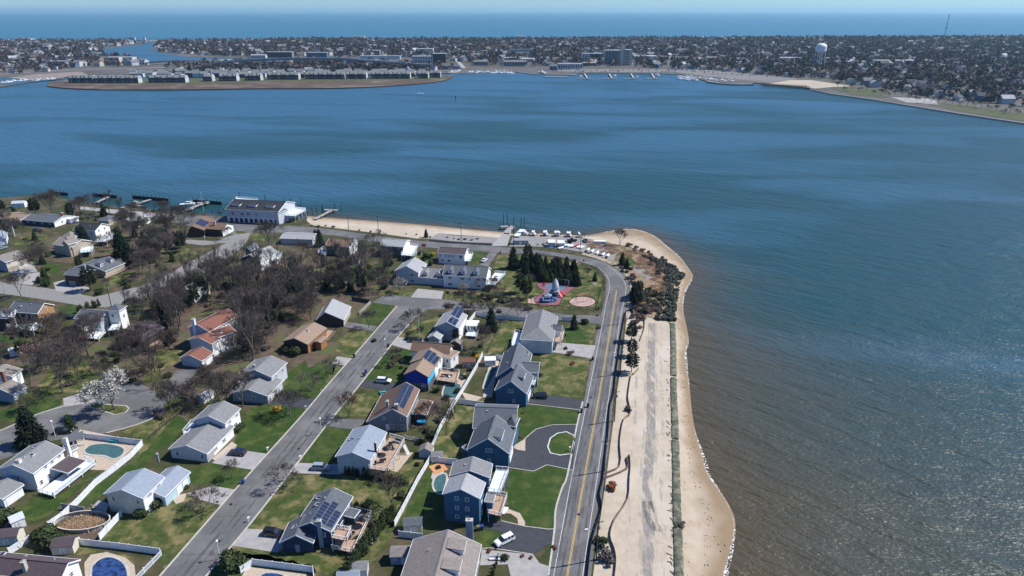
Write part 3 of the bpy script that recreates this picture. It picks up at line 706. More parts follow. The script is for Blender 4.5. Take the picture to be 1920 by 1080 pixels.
    # fascia and rake boards, gutter, ridge cap
    mb = MB(); d = Vector((0, 0, -.12))
    def edge(p, q, w=.07, h=.28): mb.beam(p + d, q + d, w, h, tm)
    e = .04
    edge(pt(-e, -e, zl), pt(-e, Rg + e, zl)); edge(pt(S + e, -e, zr), pt(S + e, Rg + e, zr))
    for jj, hp in ((-e, 'f' in hip), (Rg + e, 'b' in hip)):
        if hp or flat: edge(pt(0, jj, zl), pt(S, jj, zr))
        else: edge(pt(0, jj, zl), pt(t * S, jj, zt)); edge(pt(t * S, jj, zt), pt(S, jj, zr))
    mb.build('fascia', rf)
    if not flat and r1 > r0:
        mb = MB(); mb.beam(pt(t * S, r0, zt + .03), pt(t * S, r1, zt + .03), .35, .08, rm); mb.build('ridge_cap', rf)
    w = Wing(); w.__dict__.update(root=root, a=a, e1=e1, e2=e2, S=S, R=Rg, ov=ov, pt=pt, rz=rz, zl=zl, zr=zr, zt=zt, t=t, ze=ze, z0=z0, ridge=ridge, roof=rf, u=u, n=n)
    # side lines: f (A to B), r (B to C), b (far), l (A to D); with outward normals
    if ridge == 'v':
        w.side = dict(f=(pt(i0, j0, 0), pt(i1, j0, 0), -n), r=(pt(i1, j0, 0), pt(i1, j1, 0), u), b=(pt(i0, j1, 0), pt(i1, j1, 0), n), l=(pt(i0, j0, 0), pt(i0, j1, 0), -u))
    else:
        w.side = dict(f=(pt(i0, j0, 0), pt(i0, j1, 0), -n), r=(pt(i0, j1, 0), pt(i1, j1, 0), u), b=(pt(i1, j0, 0), pt(i1, j1, 0), n), l=(pt(i0, j0, 0), pt(i1, j0, 0), -u))
    return w
def wins(w, spec, frame='white'):
    """spec: 'side:frac,frac@z[xW.H]; ...'"""
    for item in spec.split(';'):
        item = item.strip()
        if not item: continue
        sd_, rest = item.split(':'); fr, zz = rest.split('@')
        ww, hh = .95, 1.35
        if 'x' in zz:
            zz, q = zz.split('x'); ww, hh = [float(k) for k in q.split('/')]
        p, q, nr = w.side[sd_]
        rot = math.atan2(nr.y, nr.x) + PI / 2
        for z in zz.split('+'):
            for f in fr.split(','):
                f = float(f); fm, pn = window_meshes(ww, hh, M[frame])
                c = p + (q - p) * f + nr * .02; c.z = float(z)
                fo = inst('window', fm, c, w.root, (0, 0, rot)); inst('pane', pn, (0, 0, 0), fo)
def doors(w, spec, mat='white', name='garage_door'):
    for item in spec.split(';'):
        sd_, rest = item.strip().split(':'); fr, zz = rest.split('@'); zz, q = zz.split('x'); ww, hh = [float(k) for k in q.split('/')]
        p, q, nr = w.side[sd_]; rot = math.atan2(nr.y, nr.x) + PI / 2
        for f in fr.split(','):
            mb = MB(); np_ = 4 if name == 'garage_door' else 1
            for k in range(np_): mb.box((0, -.03, -hh / 2 + hh * (k + .5) / np_), (ww, .08, hh / np_ - .03), M[mat])
            c = p + (q - p) * float(f) + nr * .02; c.z = float(zz) + hh / 2
            o = mb.build(name, w.root); o.location = c; o.rotation_euler = (0, 0, rot)
            if name != 'garage_door':
                mb = MB(); mb.tube((ww * .35, -.08, -.1), (ww * .35, -.14, -.1), .04, .04, M['metal'], 6); mb.build('handle', o)
def chimney(root, px, py, z1, z0=2.0, w=.9, d=.7, mat='brick', pots=1):
    p = at(px, py, z1) - root.location; mb = MB()
    mb.box((p.x, p.y, (z0 + z1) / 2), (w, d, z1 - z0), M[mat]); mb.box((p.x, p.y, z1 + .05), (w + .16, d + .16, .14), M['kerb'])
    c = mb.build('chimney', root)
    for k in range(pots):
        mb = MB(); mb.tube((p.x + (k - .5 * (pots - 1)) * .35, p.y, z1 + .1), (p.x + (k - .5 * (pots - 1)) * .35, p.y, z1 + .45), .1, .1, M['metal'], 6); mb.build('flue', c)
def rvents(w, lst):
    """roof vents and skylights: (span, run, kind)"""
    for s, r, k in lst:
        s *= w.S; r *= w.R; z = w.rz(s); mb = MB(); p = w.pt(s, r, z)
        if k == 'p': mb.tube(p + Vector((0, 0, -.1)), p + Vector((0, 0, .55)), .07, .07, M['vinyl'], 6); mb.build('vent_pipe', w.roof)
        elif k == 'b': mb.box(p + Vector((0, 0, .08)), (.45, .45, .28), M['metal']); mb.build('roof_vent', w.roof)
        elif k == 'k': mb.box(p + Vector((0, 0, .05)), (1.0, 1.3, .18), M['vinyl'], math.atan2(w.e2.y, w.e2.x)); mb.box(p + Vector((0, 0, .15)), (.8, 1.1, .06), M['glass'], math.atan2(w.e2.y, w.e2.x)); mb.build('skylight', w.roof)
_pan = MB(); _pan.box((0, 0, 0), (.96, 1.6, .05), M['alu']); _pan.box((0, 0, .012), (.92, 1.56, .05), M['solar'])
PANEL = _pan.mesh('solar_panel')
def solar(w, s0, r0, ns, nr, skip=()):
    """grid of panels on the roof plane; s0,r0 = first panel centre as fraction; panels 1.6 m down slope, 1 m along ridge"""
    for i in range(ns):
        for j in range(nr):
            if (i, j) in skip: continue
            s = s0 * w.S; ds = .1; side = 1 if s > w.t * w.S else -1
            sl = (w.rz(s + ds) - w.rz(s)) / ds; cs = 1 / math.sqrt(1 + sl * sl)
            s = s + side * i * 1.66 * cs; r = r0 * w.R + j * 1.02
            p = w.pt(s, r, w.rz(s) + .12)
            y = (w.e1 + Vector((0, 0, sl))).normalized(); x = w.e2; z = x.cross(y)
            if z.z < 0: x = -x; z = x.cross(y)
            o = bpy.data.objects.new('solar_panel', PANEL); o.matrix_local = Matrix.Translation(p) @ Matrix((x, y, z)).transposed().to_4x4()
            link(o, w.root)
def dormer(w, s, r, width=1.8, h=1.5, depth=2.6, wall='white', roof=None, kind='gable', win=(.9, .8), front=None):
    """dormer on a roof plane: s,r fractions of the front-face foot"""
    side = 1 if s > w.t else -1
    S0 = s * w.S; z0 = w.rz(S0); out = w.e1 * side; al = w.e2
    c = w.pt(S0, r * w.R, 0); mb = MB(); hw = width / 2
    def q(x, y, z): p = c + al * x - out * y; return Vector((p.x, p.y, z))
    zt = z0 + h; wm = M[wall]
    pk = zt + (width * .42 if kind == 'gable' else .0)
    fr = [q(-hw, 0, z0 - .1), q(hw, 0, z0 - .1), q(hw, 0, zt)] + ([q(0, 0, pk)] if kind == 'gable' else []) + [q(-hw, 0, zt)]
    mb.poly(fr, wm)
    for x in (-hw, hw): mb.poly([q(x, 0, z0 - .1), q(x, depth, z0 + .3), q(x, depth, zt), q(x, 0, zt)], wm)
    d = mb.build('dormer', w.roof)
    mb = MB(); rm = M[roof] if roof else w.roof.data.materials[0]; e = .25; th = Vector((0, 0, .14))
    if kind == 'gable':
        for sg in (-1, 1):
            Q = [q(0, -e, pk + .08), q(sg * (hw + e), -e, zt - .12), q(sg * (hw + e), depth + 1.2, zt - .12), q(0, depth + 1.2, pk + .08)]
            mb.hexa([p - th for p in Q] + Q, rm)
        tr = MB()
        for sg in (-1, 1): tr.beam(q(0, -e - .03, pk), q(sg * (hw + e), -e - .03, zt - .2), .05, .2, M['white'])
    else:
        Q = [q(-hw - e, -e, zt + .05), q(hw + e, -e, zt + .05), q(hw + e, depth + 1, zt + .45), q(-hw - e, depth + 1, zt + .45)]
        mb.hexa([p - th for p in Q] + Q, rm); tr = MB(); tr.beam(q(-hw - e, -e - .03, zt), q(hw + e, -e - .03, zt), .05, .2, M['white'])
    o_ = [d]
    mb.build('dormer_roof', w.root); tr.build('dormer_trim', w.root)
    rot = math.atan2(out.y, out.x) + PI / 2
    nw = max(1, int((width - .4) / (win[0] + .1)))
    for k in range(nw):
        fm, pn = window_meshes(win[0], win[1], M['white']); x = (k - (nw - 1) / 2) * (win[0] + .1)
        p = q(x, -.03, z0 + h * .52); fo = inst('window', fm, p, w.root, (0, 0, rot)); inst('pane', pn, (0, 0, 0), fo)
def railing(mb, p, q, z, h=1.0, mat=None, step=.0):
    mat = mat or M['white']; p = Vector((p[0], p[1], z)); q = Vector((q[0], q[1], z)); u = Vector((0, 0, 1))
    mb.beam(p + u * h, q + u * h, .10, .08, mat); mb.beam(p + u * .12, q + u * .12, .06, .06, mat)
    L_ = (q - p).length; n = max(1, round(L_ / 1.9))
    for i in range(n + 1): mb.beam(p + (q - p) * (i / n), p + (q - p) * (i / n) + u * (h + .08), .12, .12, mat)
    m_ = max(2, int(L_ / .28))
    for i in range(m_):
        c = p + (q - p) * ((i + .5) / m_); mb.beam(c + u * .12, c + u * h, .04, .04, mat)
def deck(root, pts, z, floor='deck', rails='all', rmat='white', posts=True, name='deck', skirt=None):
    P = [at(x, y, z) - root.location for x, y in pts]
    mb = MB(); mb.prism([(p.x, p.y) for p in P], z - .2, z, M[floor]); f = mb.build(name, root)
    n = len(P)
    if rails:
        mb = MB()
        for i in range(n):
            if rails == 'all' or str(i) in rails: railing(mb, P[i], P[(i + 1) % n], z, mat=M[rmat])
        mb.build('railing', f)
    if posts and z > .8:
        for i in range(n):
            for k in range(max(1, int((P[(i + 1) % n] - P[i]).length / 4))):
                c = P[i].lerp(P[(i + 1) % n], k / max(1, int((P[(i + 1) % n] - P[i]).length / 4))) * 1.0
                cc = sum((p for p in P), Vector()) / n; c = c + (cc - c) * .04
                mb = MB(); mb.box((c.x, c.y, (z - .2) / 2), (.16, .16, z - .2), M[rmat]); mb.build('post', root)
    return f
def stairs(root, a, b, z1, w=1.2, n=8, mat='white'):
    """straight stairs: a = foot (px), b = head (px at z1)"""
    p = at(a[0], a[1], 0) - root.location; q = at(b[0], b[1], z1) - root.location; mb = MB()
    d = Vector((q.x - p.x, q.y - p.y, 0)); rz_ = math.atan2(d.y, d.x)
    for i in range(n):
        t_ = (i + .5) / n; mb.box((p.x + d.x * t_, p.y + d.y * t_, z1 * (i + .5) / n), (d.length / n + .02, w, .12), M[mat], rz_)
    mb.build('stairs', root)
# ================================================================ HOUSES
def furn(root, lst):
    """deck furniture standing on a deck: top-level things"""
    for kind, px, py, z, rz_, lab in lst:
        p = at(px, py, z)
        if kind == 't':
            t_ = thing('patio_table', lab, 'table', p, rz_)
            mb = MB(); mb.box((0, 0, .72), (1.7, 1.0, .05), M['black']); mb.build('table_top', t_)
            for x, y in ((-.7, -.4), (.7, -.4), (.7, .4), (-.7, .4)):
                mb = MB(); mb.box((x, y, .35), (.07, .07, .7), M['black']); mb.build('leg', t_)
        elif kind == 'c':
            t_ = thing('patio_chair', lab, 'chair', p, rz_)
            m_ = M['black'] if 'dark' in lab else M['white']
            mb = MB(); mb.box((0, 0, .42), (.6, .6, .08), m_); mb.build('seat', t_)
            mb = MB(); mb.box((0, .3, .75), (.6, .07, .65), m_); mb.build('backrest', t_)
            for x, y in ((-.26, -.26), (.26, -.26), (.26, .26), (-.26, .26)):
                mb = MB(); mb.box((x, y, .2), (.06, .06, .4), m_); mb.build('leg', t_)
        elif kind == 'u':
            t_ = thing('parasol', lab, 'parasol', p, rz_); mb = MB(); mb.tube((0, 0, 0), (0, 0, 2.4), .03, .03, M['metal'], 6); mb.build('pole', t_)
            mb = MB(); mb.tube((0, 0, 1.9), (0, 0, 2.6), 1.3, .05, M['black'], 8); mb.build('canopy', t_)
        elif kind == 's':
            t_ = thing('outdoor_sofa', lab, 'sofa', p, rz_); mb = MB(); mb.box((0, 0, .3), (2.0, .8, .3), M['midgrey']); mb.build('seat', t_)
            mb = MB(); mb.box((0, .4, .55), (2.0, .16, .6), M['black']); mb.build('backrest', t_)

h = house('navy house with solar panels and a tan deck, beside the street near the bottom', (600, 1040))
w = wing(h, (546,986), (621,997), (668,932), 5.0, 1.9, 'v', 'navy', 'r_slate', zl=4.2)
w2 = wing(h, (524,1017,3), (587,1018,3), (606,980,3), 3.0, 2.2, 'v', 'navy', 'r_slate')
wins(w, 'r:.5@1.9x2.4/1.6;r:.15,.85@4.0;f:.8@3.6'); solar(w, .58, .12, 3, 7, ((2, 5), (2, 6), (0, 6)))
rvents(w, [(.3, .3, 'p'), (.35, .55, 'k'), (.22, .8, 'k'), (.45, .7, 'b')]); rvents(w2, [(.4, .5, 'p')])
chimney(h, 598, 976, 7.4, 0, 1.0, .8, 'bluegrey'); doors(w2, 'f:.5@0x1.0/2.1', 'bluegrey', 'door')
deck(h, [(622,1028), (662,1036), (697,964), (667,956)], 1.2, 'deck', '012')
deck(h, [(622,1008), (650,1014), (659,995), (632,990)], 3.6, 'deck', '012', name='balcony')
wing(h, (643,966,3.6), (664,971,3.6), (671,955,3.6), 3.6, 0, 'u', 'navy', 'r_slate', flat=True)
furn(h, [('t', 660, 1005, 1.2, 1.2, 'dark oval table on the tan deck of the navy solar house'), ('u', 682, 985, 1.2, 0, 'closed dark parasol near the rail of the navy house deck'), ('s', 674, 972, 1.2, 1.3, 'dark sofa at the far end of the navy house deck')])

h = house('pale blue house with a crowded tan upper deck along its back', (680, 850))
w = wing(h, (628,856), (695,863), (730,811), 5.4, 1.9, 'v', 'palegrey', 'r_blue')
rvents(w, [(.2, .55, 'k'), (.45, .5, 'b'), (.6, .3, 'p'), (.7, .6, 'p')]); chimney(h, 703, 830, 8.2, 5, .5, .5, 'black')
wins(w, 'r:.2,.5,.8@4.0')
deck(h, [(692,878), (727,884), (759,826), (731,818)], 2.9, 'deck', '012'); stairs(h, (766, 852), (757, 834), 2.7)
furn(h, [('t', 718, 866, 2.9, .3, 'dark table nearest the camera on the crowded tan deck'), ('t', 734, 834, 2.9, .3, 'dark table at the far end of the crowded tan deck'),
 ('c', 705, 871, 2.9, .5, 'dark chair in the near corner of the crowded tan deck'), ('c', 712, 853, 2.9, 2, 'dark chair beside the wall on the crowded tan deck'),
 ('u', 726, 852, 2.9, 0, 'dark parasol in the middle of the crowded tan deck'), ('c', 738, 843, 2.9, 1, 'dark chair by the rail of the crowded tan deck'), ('s', 745, 829, 2.9, -.5, 'dark sofa at the stair end of the crowded tan deck')])

h = house('grey saltbox house with long brown roof and two banks of solar panels', (730, 800))
w = wing(h, (687,790,2.8), (764,795,2.8), (797,744,2.8), 2.8, 2.4, 'v', 'midgrey', 'r_brown', t=.66, zl=2.6, zr=5.2)
wins(w, 'f:.42@4.0x.8/1.0;f:.62@1.5;f:.9@1.5+4.2'); doors(w, 'f:.5@0x.95/2.1', 'white', 'door')
solar(w, .70, .12, 1, 13); solar(w, .82, .2, 1, 12); chimney(h, 743, 758, 8.6, 0, .9, .9, 'midgrey'); chimney(h, 726, 752, 7.8, 4, .7, .9, 'greydeck', 2)
wing(h, (772,776,3), (800,778,3), (808,752,3), 3.0, .4, 'v', 'brownwall', 'r_brown')

h = house('unfinished house in bright blue wrap with tan roof and solar panels', (790, 710))
w = wing(h, (768,680), (816,686), (832,664), 5.6, 2.0, 'v', 'white', 'r_tan', trim='r_tan')
solar(w, .56, .1, 3, 6, ((2, 5),)); wins(w, 'r:.3,.7@4.2;r:.5@1.6x1.8/1.8')
w = wing(h, (769,658), (842,664), (843,648), 4.6, 2.2, 'u', 'white', 'r_brown', trim='r_brown'); wins(w, 'r:.5@3.2')
w = wing(h, (757,702), (803,707), (815,684), 5.4, 2.2, 'v', 'cyan', 'r_tan', gable='tyvek', trim='r_tan', base=('stone', 2.6)); wins(w, 'f:.8@2.0x1.6/1.2')
w = wing(h, (830,668), (845,672), (845,655), 4.5, .5, 'v', 'white', 'r_tan', flat=True); wins(w, 'f:.5@3;r:.5@3')
deck(h, [(818,712), (857,718), (862,698), (826,694)], 1.4, 'deck', '012')
furn(h, [('t', 832, 706, 1.4, 0, 'dark table on the small deck of the blue wrapped house'), ('u', 850, 703, 1.4, 0, 'dark parasol on the deck of the blue wrapped house'), ('c', 843, 708, 1.4, .3, 'white chair on the deck of the blue wrapped house')])

h = house('light grey house with solar panels and a flat white sunroom', (850, 625))
w = wing(h, (815,612), (861,616), (877,591), 5.4, 2.3, 'v', 'white', 'r_lgrey', gable='bluegrey')  # blue grey gable: shade on the white house put into its colour
solar(w, .56, .55, 2, 8); solar(w, .6, .06, 2, 5); rvents(w, [(.44, .6, 'p'), (.3, .5, 'b')]); chimney(h, 846, 596, 8.0, 4, .4, .4, 'black')
w = wing(h, (801,633,3), (824,636,3), (831,617,3), 3, 1.2, 'v', 'bluegrey', 'r_lgrey'); doors(w, 'l:.5@0x2.6/2.1', 'white')
w = wing(h, (873,610,3.4), (895,611,3.4), (899,601,3.4), 3.4, 0, 'v', 'white', 'white', flat=True, z0=1.0); wins(w, 'f:.2,.5,.8@2.1x.9/1.6;r:.3,.7@2.1x.9/1.6', 'white')
deck(h, [(873,629), (893,631), (899,618), (880,615)], 1.0, 'paledeck', '012')

h = house('grey brown house under a large hip roof, at the bottom edge', (840, 1060))
w = wing(h, (745,1100), (884,1112), (912,1022), 4.6, 3.4, 'v', 'bluegrey', 'r_taupe', t=.52)
dormer(w, .80, .72, 2.6, 1.5, 2.6, roof='r_taupe', kind='shed'); dormer(w, .80, .30, 2.6, 1.5, 2.6, roof='r_taupe', kind='shed')
rvents(w, [(.33, .62, 'p'), (.30, .62, 'p')]); chimney(h, 880, 975, 8.0, 0, 1.5, .9, 'bluegrey', 2); wins(w, 'r:.2,.5,.8@2.8')

h = house('tall three storey blue house with white decks and grey roof', (870, 985))
w = wing(h, (829,926), (900,935), (911,905), 8.0, 2.1, 'v', 'blue', 'r_lgrey')
wins(w, 'f:.36,.66@7.0+4.3+1.7x.95/1.1;r:.5@4.4+1.7'); rvents(w, [(.25, .6, 'p')])
w = wing(h, (843,892), (919,896), (931,870), 8.0, 1.9, 'v', 'blue', 'r_grey', z0=0); rvents(w, [(.35, .5, 'b')]); wins(w, 'r:.3,.7@6.6+3.8')
deck(h, [(915,921), (938,924), (954,882), (930,880)], 5.2, 'paledeck', '012', name='upper_deck')
deck(h, [(915,962), (940,968), (951,930), (926,926)], 2.8, 'deck', '012', name='lower_deck'); stairs(h, (949, 952), (941, 962), 2.6)
wing(h, (908,940,5), (925,942,5), (930,925,5), 5, .3, 'v', 'blue', 'r_grey', flat=True)

h = house('blue house with steep cross gables beside the circular driveway', (915, 860))
w = wing(h, (875,843), (955,851), (972,806), 5.0, 4.2, 'v', 'blue', 'r_slate')
wins(w, 'f:.52@5.2x1.7/1.2;f:.52@1.9x.9/1.3;r:.2,.6@1.8'); doors(w, 'r:.45@0x5/2.2', 'white'); dormer(w, .78, .35, 3.4, 1.4, 2.2, 'white', 'r_slate', 'shed', (1, .8))
w = wing(h, (886,803), (968,806), (976,764), 5.4, 2.6, 'u', 'blue', 'r_slate', zr=6.2); rvents(w, [(.4, .3, 'b')]); wins(w, 'r:.3@4.6x.8/1.6')
w = wing(h, (948,797,6.4), (967,800,6.4), (971,783,6.4), 6.4, 1.9, 'v', 'blue', 'r_slate', hip='fb'); wins(w, 'f:.7@3.8x1.1/1.8')
w = wing(h, (866,838,3.6), (878,845,3.6), (888,800,3.6), 3.6, .4, 'v', 'navy', 'r_slate', flat=True)

h = house('blue grey house with steep layered gables beside a narrow pool', (965, 745))
w = wing(h, (927,732), (988,739), (1002,706), 4.8, 4.0, 'v', 'blue', 'r_slate'); wins(w, 'f:.5@5.0x1.7/1.2;f:.6@1.6x.8/1.1'); doors(w, 'r:.5@0x4.6/2.2', 'white')
dormer(w, .80, .55, 3.2, 1.3, 2.2, 'bluegrey', 'r_slate', 'shed', (1, .7))
w = wing(h, (930,706), (986,710), (1006,664), 5.2, 4.0, 'v', 'blue', 'r_slate'); rvents(w, [(.3, .3, 'b')])
w = wing(h, (968,697), (1010,699), (1012,679), 5.4, 1.6, 'u', 'bluegrey', 'r_slate'); wins(w, 'f:.3,.55,.8@4.1x.9/1.7;f:.3,.8@1.5x.9/1.5;r:.5@4.1'); 
w = wing(h, (950,672,5.2), (990,674,5.2), (998,660,5.2), 5.2, 1.4, 'u', 'white', 'r_slate')
deck(h, [(988,720), (1003,722), (1006,708), (992,706)], 2.8, 'paledeck', '01', name='balcony')

h = house('white raised house with grey hip roof beside the shore road', (1010, 655))
w = wing(h, (975,636), (1037,640), (1052,594), 5.2, 2.6, 'v', 'palegrey', 'r_grey', hip='f'); rvents(w, [(.3, .2, 'b'), (.35, .06, 'p'), (.35, .6, 'p')])
wins(w, 'f:.2,.22@4.6x.5/.9;f:.68,.71@4.6x.5/.9;r:.3,.7@4.2'); doors(w, 'r:.28@0x4.6/2.2', 'white')
wing(h, (1035,621), (1053,622), (1054,611), 5.0, 1.5, 'u', 'white', 'r_slate')
deck(h, [(1040,640), (1053,642), (1058,622), (1046,620)], 3.0, 'deck', '012', name='balcony')
deck(h, [(959,647), (977,651), (982,626), (966,622)], 2.6, 'paledeck', '023', name='rear_deck'); wing(h, (968,652,3), (980,653,3), (981,648,3), 3, 0, 'v', 'bluegrey', 'white', flat=True)

# ---- west side of the street
h = house('split level white house with dark grey roof and low garage wing', (400, 850))
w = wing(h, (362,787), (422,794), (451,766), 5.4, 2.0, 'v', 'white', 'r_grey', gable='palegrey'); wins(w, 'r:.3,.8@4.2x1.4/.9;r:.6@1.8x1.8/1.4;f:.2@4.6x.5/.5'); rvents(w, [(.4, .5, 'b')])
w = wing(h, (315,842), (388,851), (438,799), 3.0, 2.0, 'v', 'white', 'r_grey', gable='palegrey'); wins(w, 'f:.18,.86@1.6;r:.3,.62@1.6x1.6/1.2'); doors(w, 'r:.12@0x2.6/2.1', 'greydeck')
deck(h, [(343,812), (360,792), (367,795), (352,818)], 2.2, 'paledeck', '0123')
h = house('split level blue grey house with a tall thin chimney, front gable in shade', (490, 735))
w = wing(h, (449,700), (509,707), (538,680), 5.4, 2.0, 'v', 'palegrey', 'r_grey', gable='bluegrey'); wins(w, 'r:.3,.75@4.0x1.2/1.2'); rvents(w, [(.4, .6, 'b')])  # darker colour on both gables stands in for their shade
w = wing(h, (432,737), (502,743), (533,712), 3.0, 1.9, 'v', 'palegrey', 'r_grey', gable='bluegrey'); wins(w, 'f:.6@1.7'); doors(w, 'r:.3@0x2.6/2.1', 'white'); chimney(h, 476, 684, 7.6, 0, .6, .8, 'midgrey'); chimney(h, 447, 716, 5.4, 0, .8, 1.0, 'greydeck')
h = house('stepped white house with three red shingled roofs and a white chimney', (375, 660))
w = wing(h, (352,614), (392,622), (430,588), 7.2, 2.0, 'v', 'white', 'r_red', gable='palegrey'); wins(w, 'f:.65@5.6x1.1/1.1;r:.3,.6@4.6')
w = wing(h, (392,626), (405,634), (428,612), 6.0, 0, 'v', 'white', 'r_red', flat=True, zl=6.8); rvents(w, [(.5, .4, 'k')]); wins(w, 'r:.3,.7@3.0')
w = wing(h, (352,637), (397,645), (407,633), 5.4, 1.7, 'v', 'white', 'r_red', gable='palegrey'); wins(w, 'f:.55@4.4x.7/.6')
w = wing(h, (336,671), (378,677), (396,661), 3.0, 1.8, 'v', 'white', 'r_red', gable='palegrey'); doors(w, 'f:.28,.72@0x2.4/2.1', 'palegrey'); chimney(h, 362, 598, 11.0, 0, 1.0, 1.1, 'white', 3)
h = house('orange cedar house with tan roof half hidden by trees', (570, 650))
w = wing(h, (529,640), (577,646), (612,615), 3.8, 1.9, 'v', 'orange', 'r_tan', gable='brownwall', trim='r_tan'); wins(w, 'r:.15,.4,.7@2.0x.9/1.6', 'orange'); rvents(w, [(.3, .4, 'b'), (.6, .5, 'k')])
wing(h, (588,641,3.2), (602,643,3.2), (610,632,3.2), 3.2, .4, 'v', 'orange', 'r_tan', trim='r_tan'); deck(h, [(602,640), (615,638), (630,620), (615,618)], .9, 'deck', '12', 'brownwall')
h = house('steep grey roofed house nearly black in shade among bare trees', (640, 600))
w = wing(h, (592,600), (645,600), (679,575), 3.0, 3.4, 'v', 'beige', 'r_lgrey', gable='brownwall', t=.35); wins(w, 'r:.3,.7@1.7')  # dark brown gable carries the shade in its colour
h = house('white house with light blue roof and cream gable beside the long fence', (240, 965))
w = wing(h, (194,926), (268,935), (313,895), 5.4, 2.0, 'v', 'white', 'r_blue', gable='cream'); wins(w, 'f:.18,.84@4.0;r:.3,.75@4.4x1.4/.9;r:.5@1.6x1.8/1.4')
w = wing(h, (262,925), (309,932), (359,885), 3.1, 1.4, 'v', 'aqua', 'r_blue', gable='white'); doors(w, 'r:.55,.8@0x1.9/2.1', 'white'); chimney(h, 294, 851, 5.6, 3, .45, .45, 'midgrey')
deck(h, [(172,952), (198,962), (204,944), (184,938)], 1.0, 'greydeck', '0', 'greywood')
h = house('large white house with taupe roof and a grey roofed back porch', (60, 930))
w = wing(h, (-6,880), (62,888), (127,843), 5.6, 2.1, 'v', 'white', 'r_grey', gable='palegrey'); wins(w, 'r:.38,.6,.85@4.6x1.0/.9;r:.14@1.7;r:.4@1.7x1.0/1.4;f:.15@4.6x.5/.5;f:.5@3.4'); rvents(w, [(.45, .75, 'k'), (.6, .45, 'k'), (.6, .65, 'p'), (.55, .3, 'p')])  # pale grey gable: the unlit end of white walls, shade as colour
chimney(h, 34, 862, 8.2, 0, .9, .9, 'white'); chimney(h, 122, 822, 7.8, 0, .8, .8, 'white')
w = wing(h, (-45,924), (4,936), (42,908), 2.9, 1.4, 'v', 'white', 'r_grey'); doors(w, 'r:.35@0x2.6/2.1', 'white')
wing(h, (125,843,3), (134,846,3), (144,838,3), 3, .5, 'v', 'white', 'r_grey')
w = wing(h, (95,880,3.1), (128,887,3.1), (159,863,3.1), 3.1, 0, 'v', 'white', 'r_purple', flat=True, zl=3.5, z0=2.7); deck(h, [(72,922), (100,930), (180,868), (160,860)], .9, 'paledeck', '012')
for q in ((128,893), (143,880), (157,868)):
    p = at(*q, .9) - h.location; mb = MB(); mb.box((p.x, p.y, 1.9), (.18, .18, 2.1), M['white']); mb.build('post', h)
h = house('white gabled house with charcoal roof at the bottom left corner', (60, 1070))
w = wing(h, (-60,1073), (112,1090), (160,1050), 4.8, 1.9, 'u', 'white', 'r_purple'); wins(w, 'r:.55@3.4x1.0/1.2'); rvents(w, [(.8, .45, 'b'), (.7, .8, 'p'), (.75, .2, 'k')]); chimney(h, 43, 1053, 7.8, 3, .7, .8, 'kerb')
h = house('taupe roofed low white house with brick chimney at the left edge', (20, 730))
w = wing(h, (-28,732), (24,740), (47,724), 3.4, 1.7, 'v', 'white', 'r_taupe', gable='bluegrey'); wins(w, 'r:.4,.6@1.7x1/1.4')
w = wing(h, (-40,705), (22,706), (46,692), 4.6, 1.8, 'v', 'white', 'r_taupe'); chimney(h, 3, 696, 8.2, 3); rvents(w, [(.5, .8, 'b')])
h = house('white house with square tower and blue grey roof, porch facing the camera', (180, 625))
w = wing(h, (138,597), (187,601), (200,582), 5.4, 1.9, 'u', 'palegrey', 'r_slate'); wins(w, 'f:.35,.75@4.4x.7/1.0;r:.5@1.7x1/1.5'); rvents(w, [(.3, .7, 'b'), (.35, .9, 'b')])
w = wing(h, (199,582,8), (223,583,8), (230,573,8), 8.0, 1.8, 'v', 'white', 'r_slate', hip='fb'); wins(w, 'f:.35@5.8;r:.5@5')
w = wing(h, (131,615,3.2), (155,617,3.2), (160,607,3.2), 3.2, .5, 'v', 'white', 'r_slate', flat=True); deck(h, [(148,632), (185,636), (198,622), (178,620)], 1.0, 'paledeck', '012')
deck(h, [(202,620), (222,618), (228,603), (215,602)], 2.6, 'paledeck', '01', name='balcony')
h = house('dark timber house with tan orange shingled gable and white decks', (60, 615))
w = wing(h, (14,584), (70,588), (112,572), 5.6, 2.6, 'u', 'brownwall', 'r_slate', gable='orangesh'); wins(w, 'r:.2,.55@5.6;r:.2,.55@2.2;f:.35,.6@3.9x.8/1.6;f:.8@3.8x1.2/1.6'); rvents(w, [(.3, .3, 'k'), (.4, .6, 'b'), (.7, .2, 'b')])
deck(h, [(13,612), (62,620), (85,610), (70,604)], 2.7, 'paledeck', '01'); deck(h, [(4,593), (27,595), (30,585), (10,583)], 5.4, 'paledeck', '01', name='balcony')
w = wing(h, (-30,594,5), (12,597,5), (18,580,5), 5.0, 1.5, 'u', 'brownwall', 'r_slate'); wins(w, 'f:.4@3')
h = house('dark brown house with maroon roof hidden behind bare branches', (255, 650))
wing(h, (213,634), (268,640), (292,612), 4.0, 2.2, 'v', 'brownwall', 'r_purple', trim='brownwall'); deck(h, [(272,650), (290,655), (305,640), (290,636)], 1.0, 'deck', '12', 'brownwall')

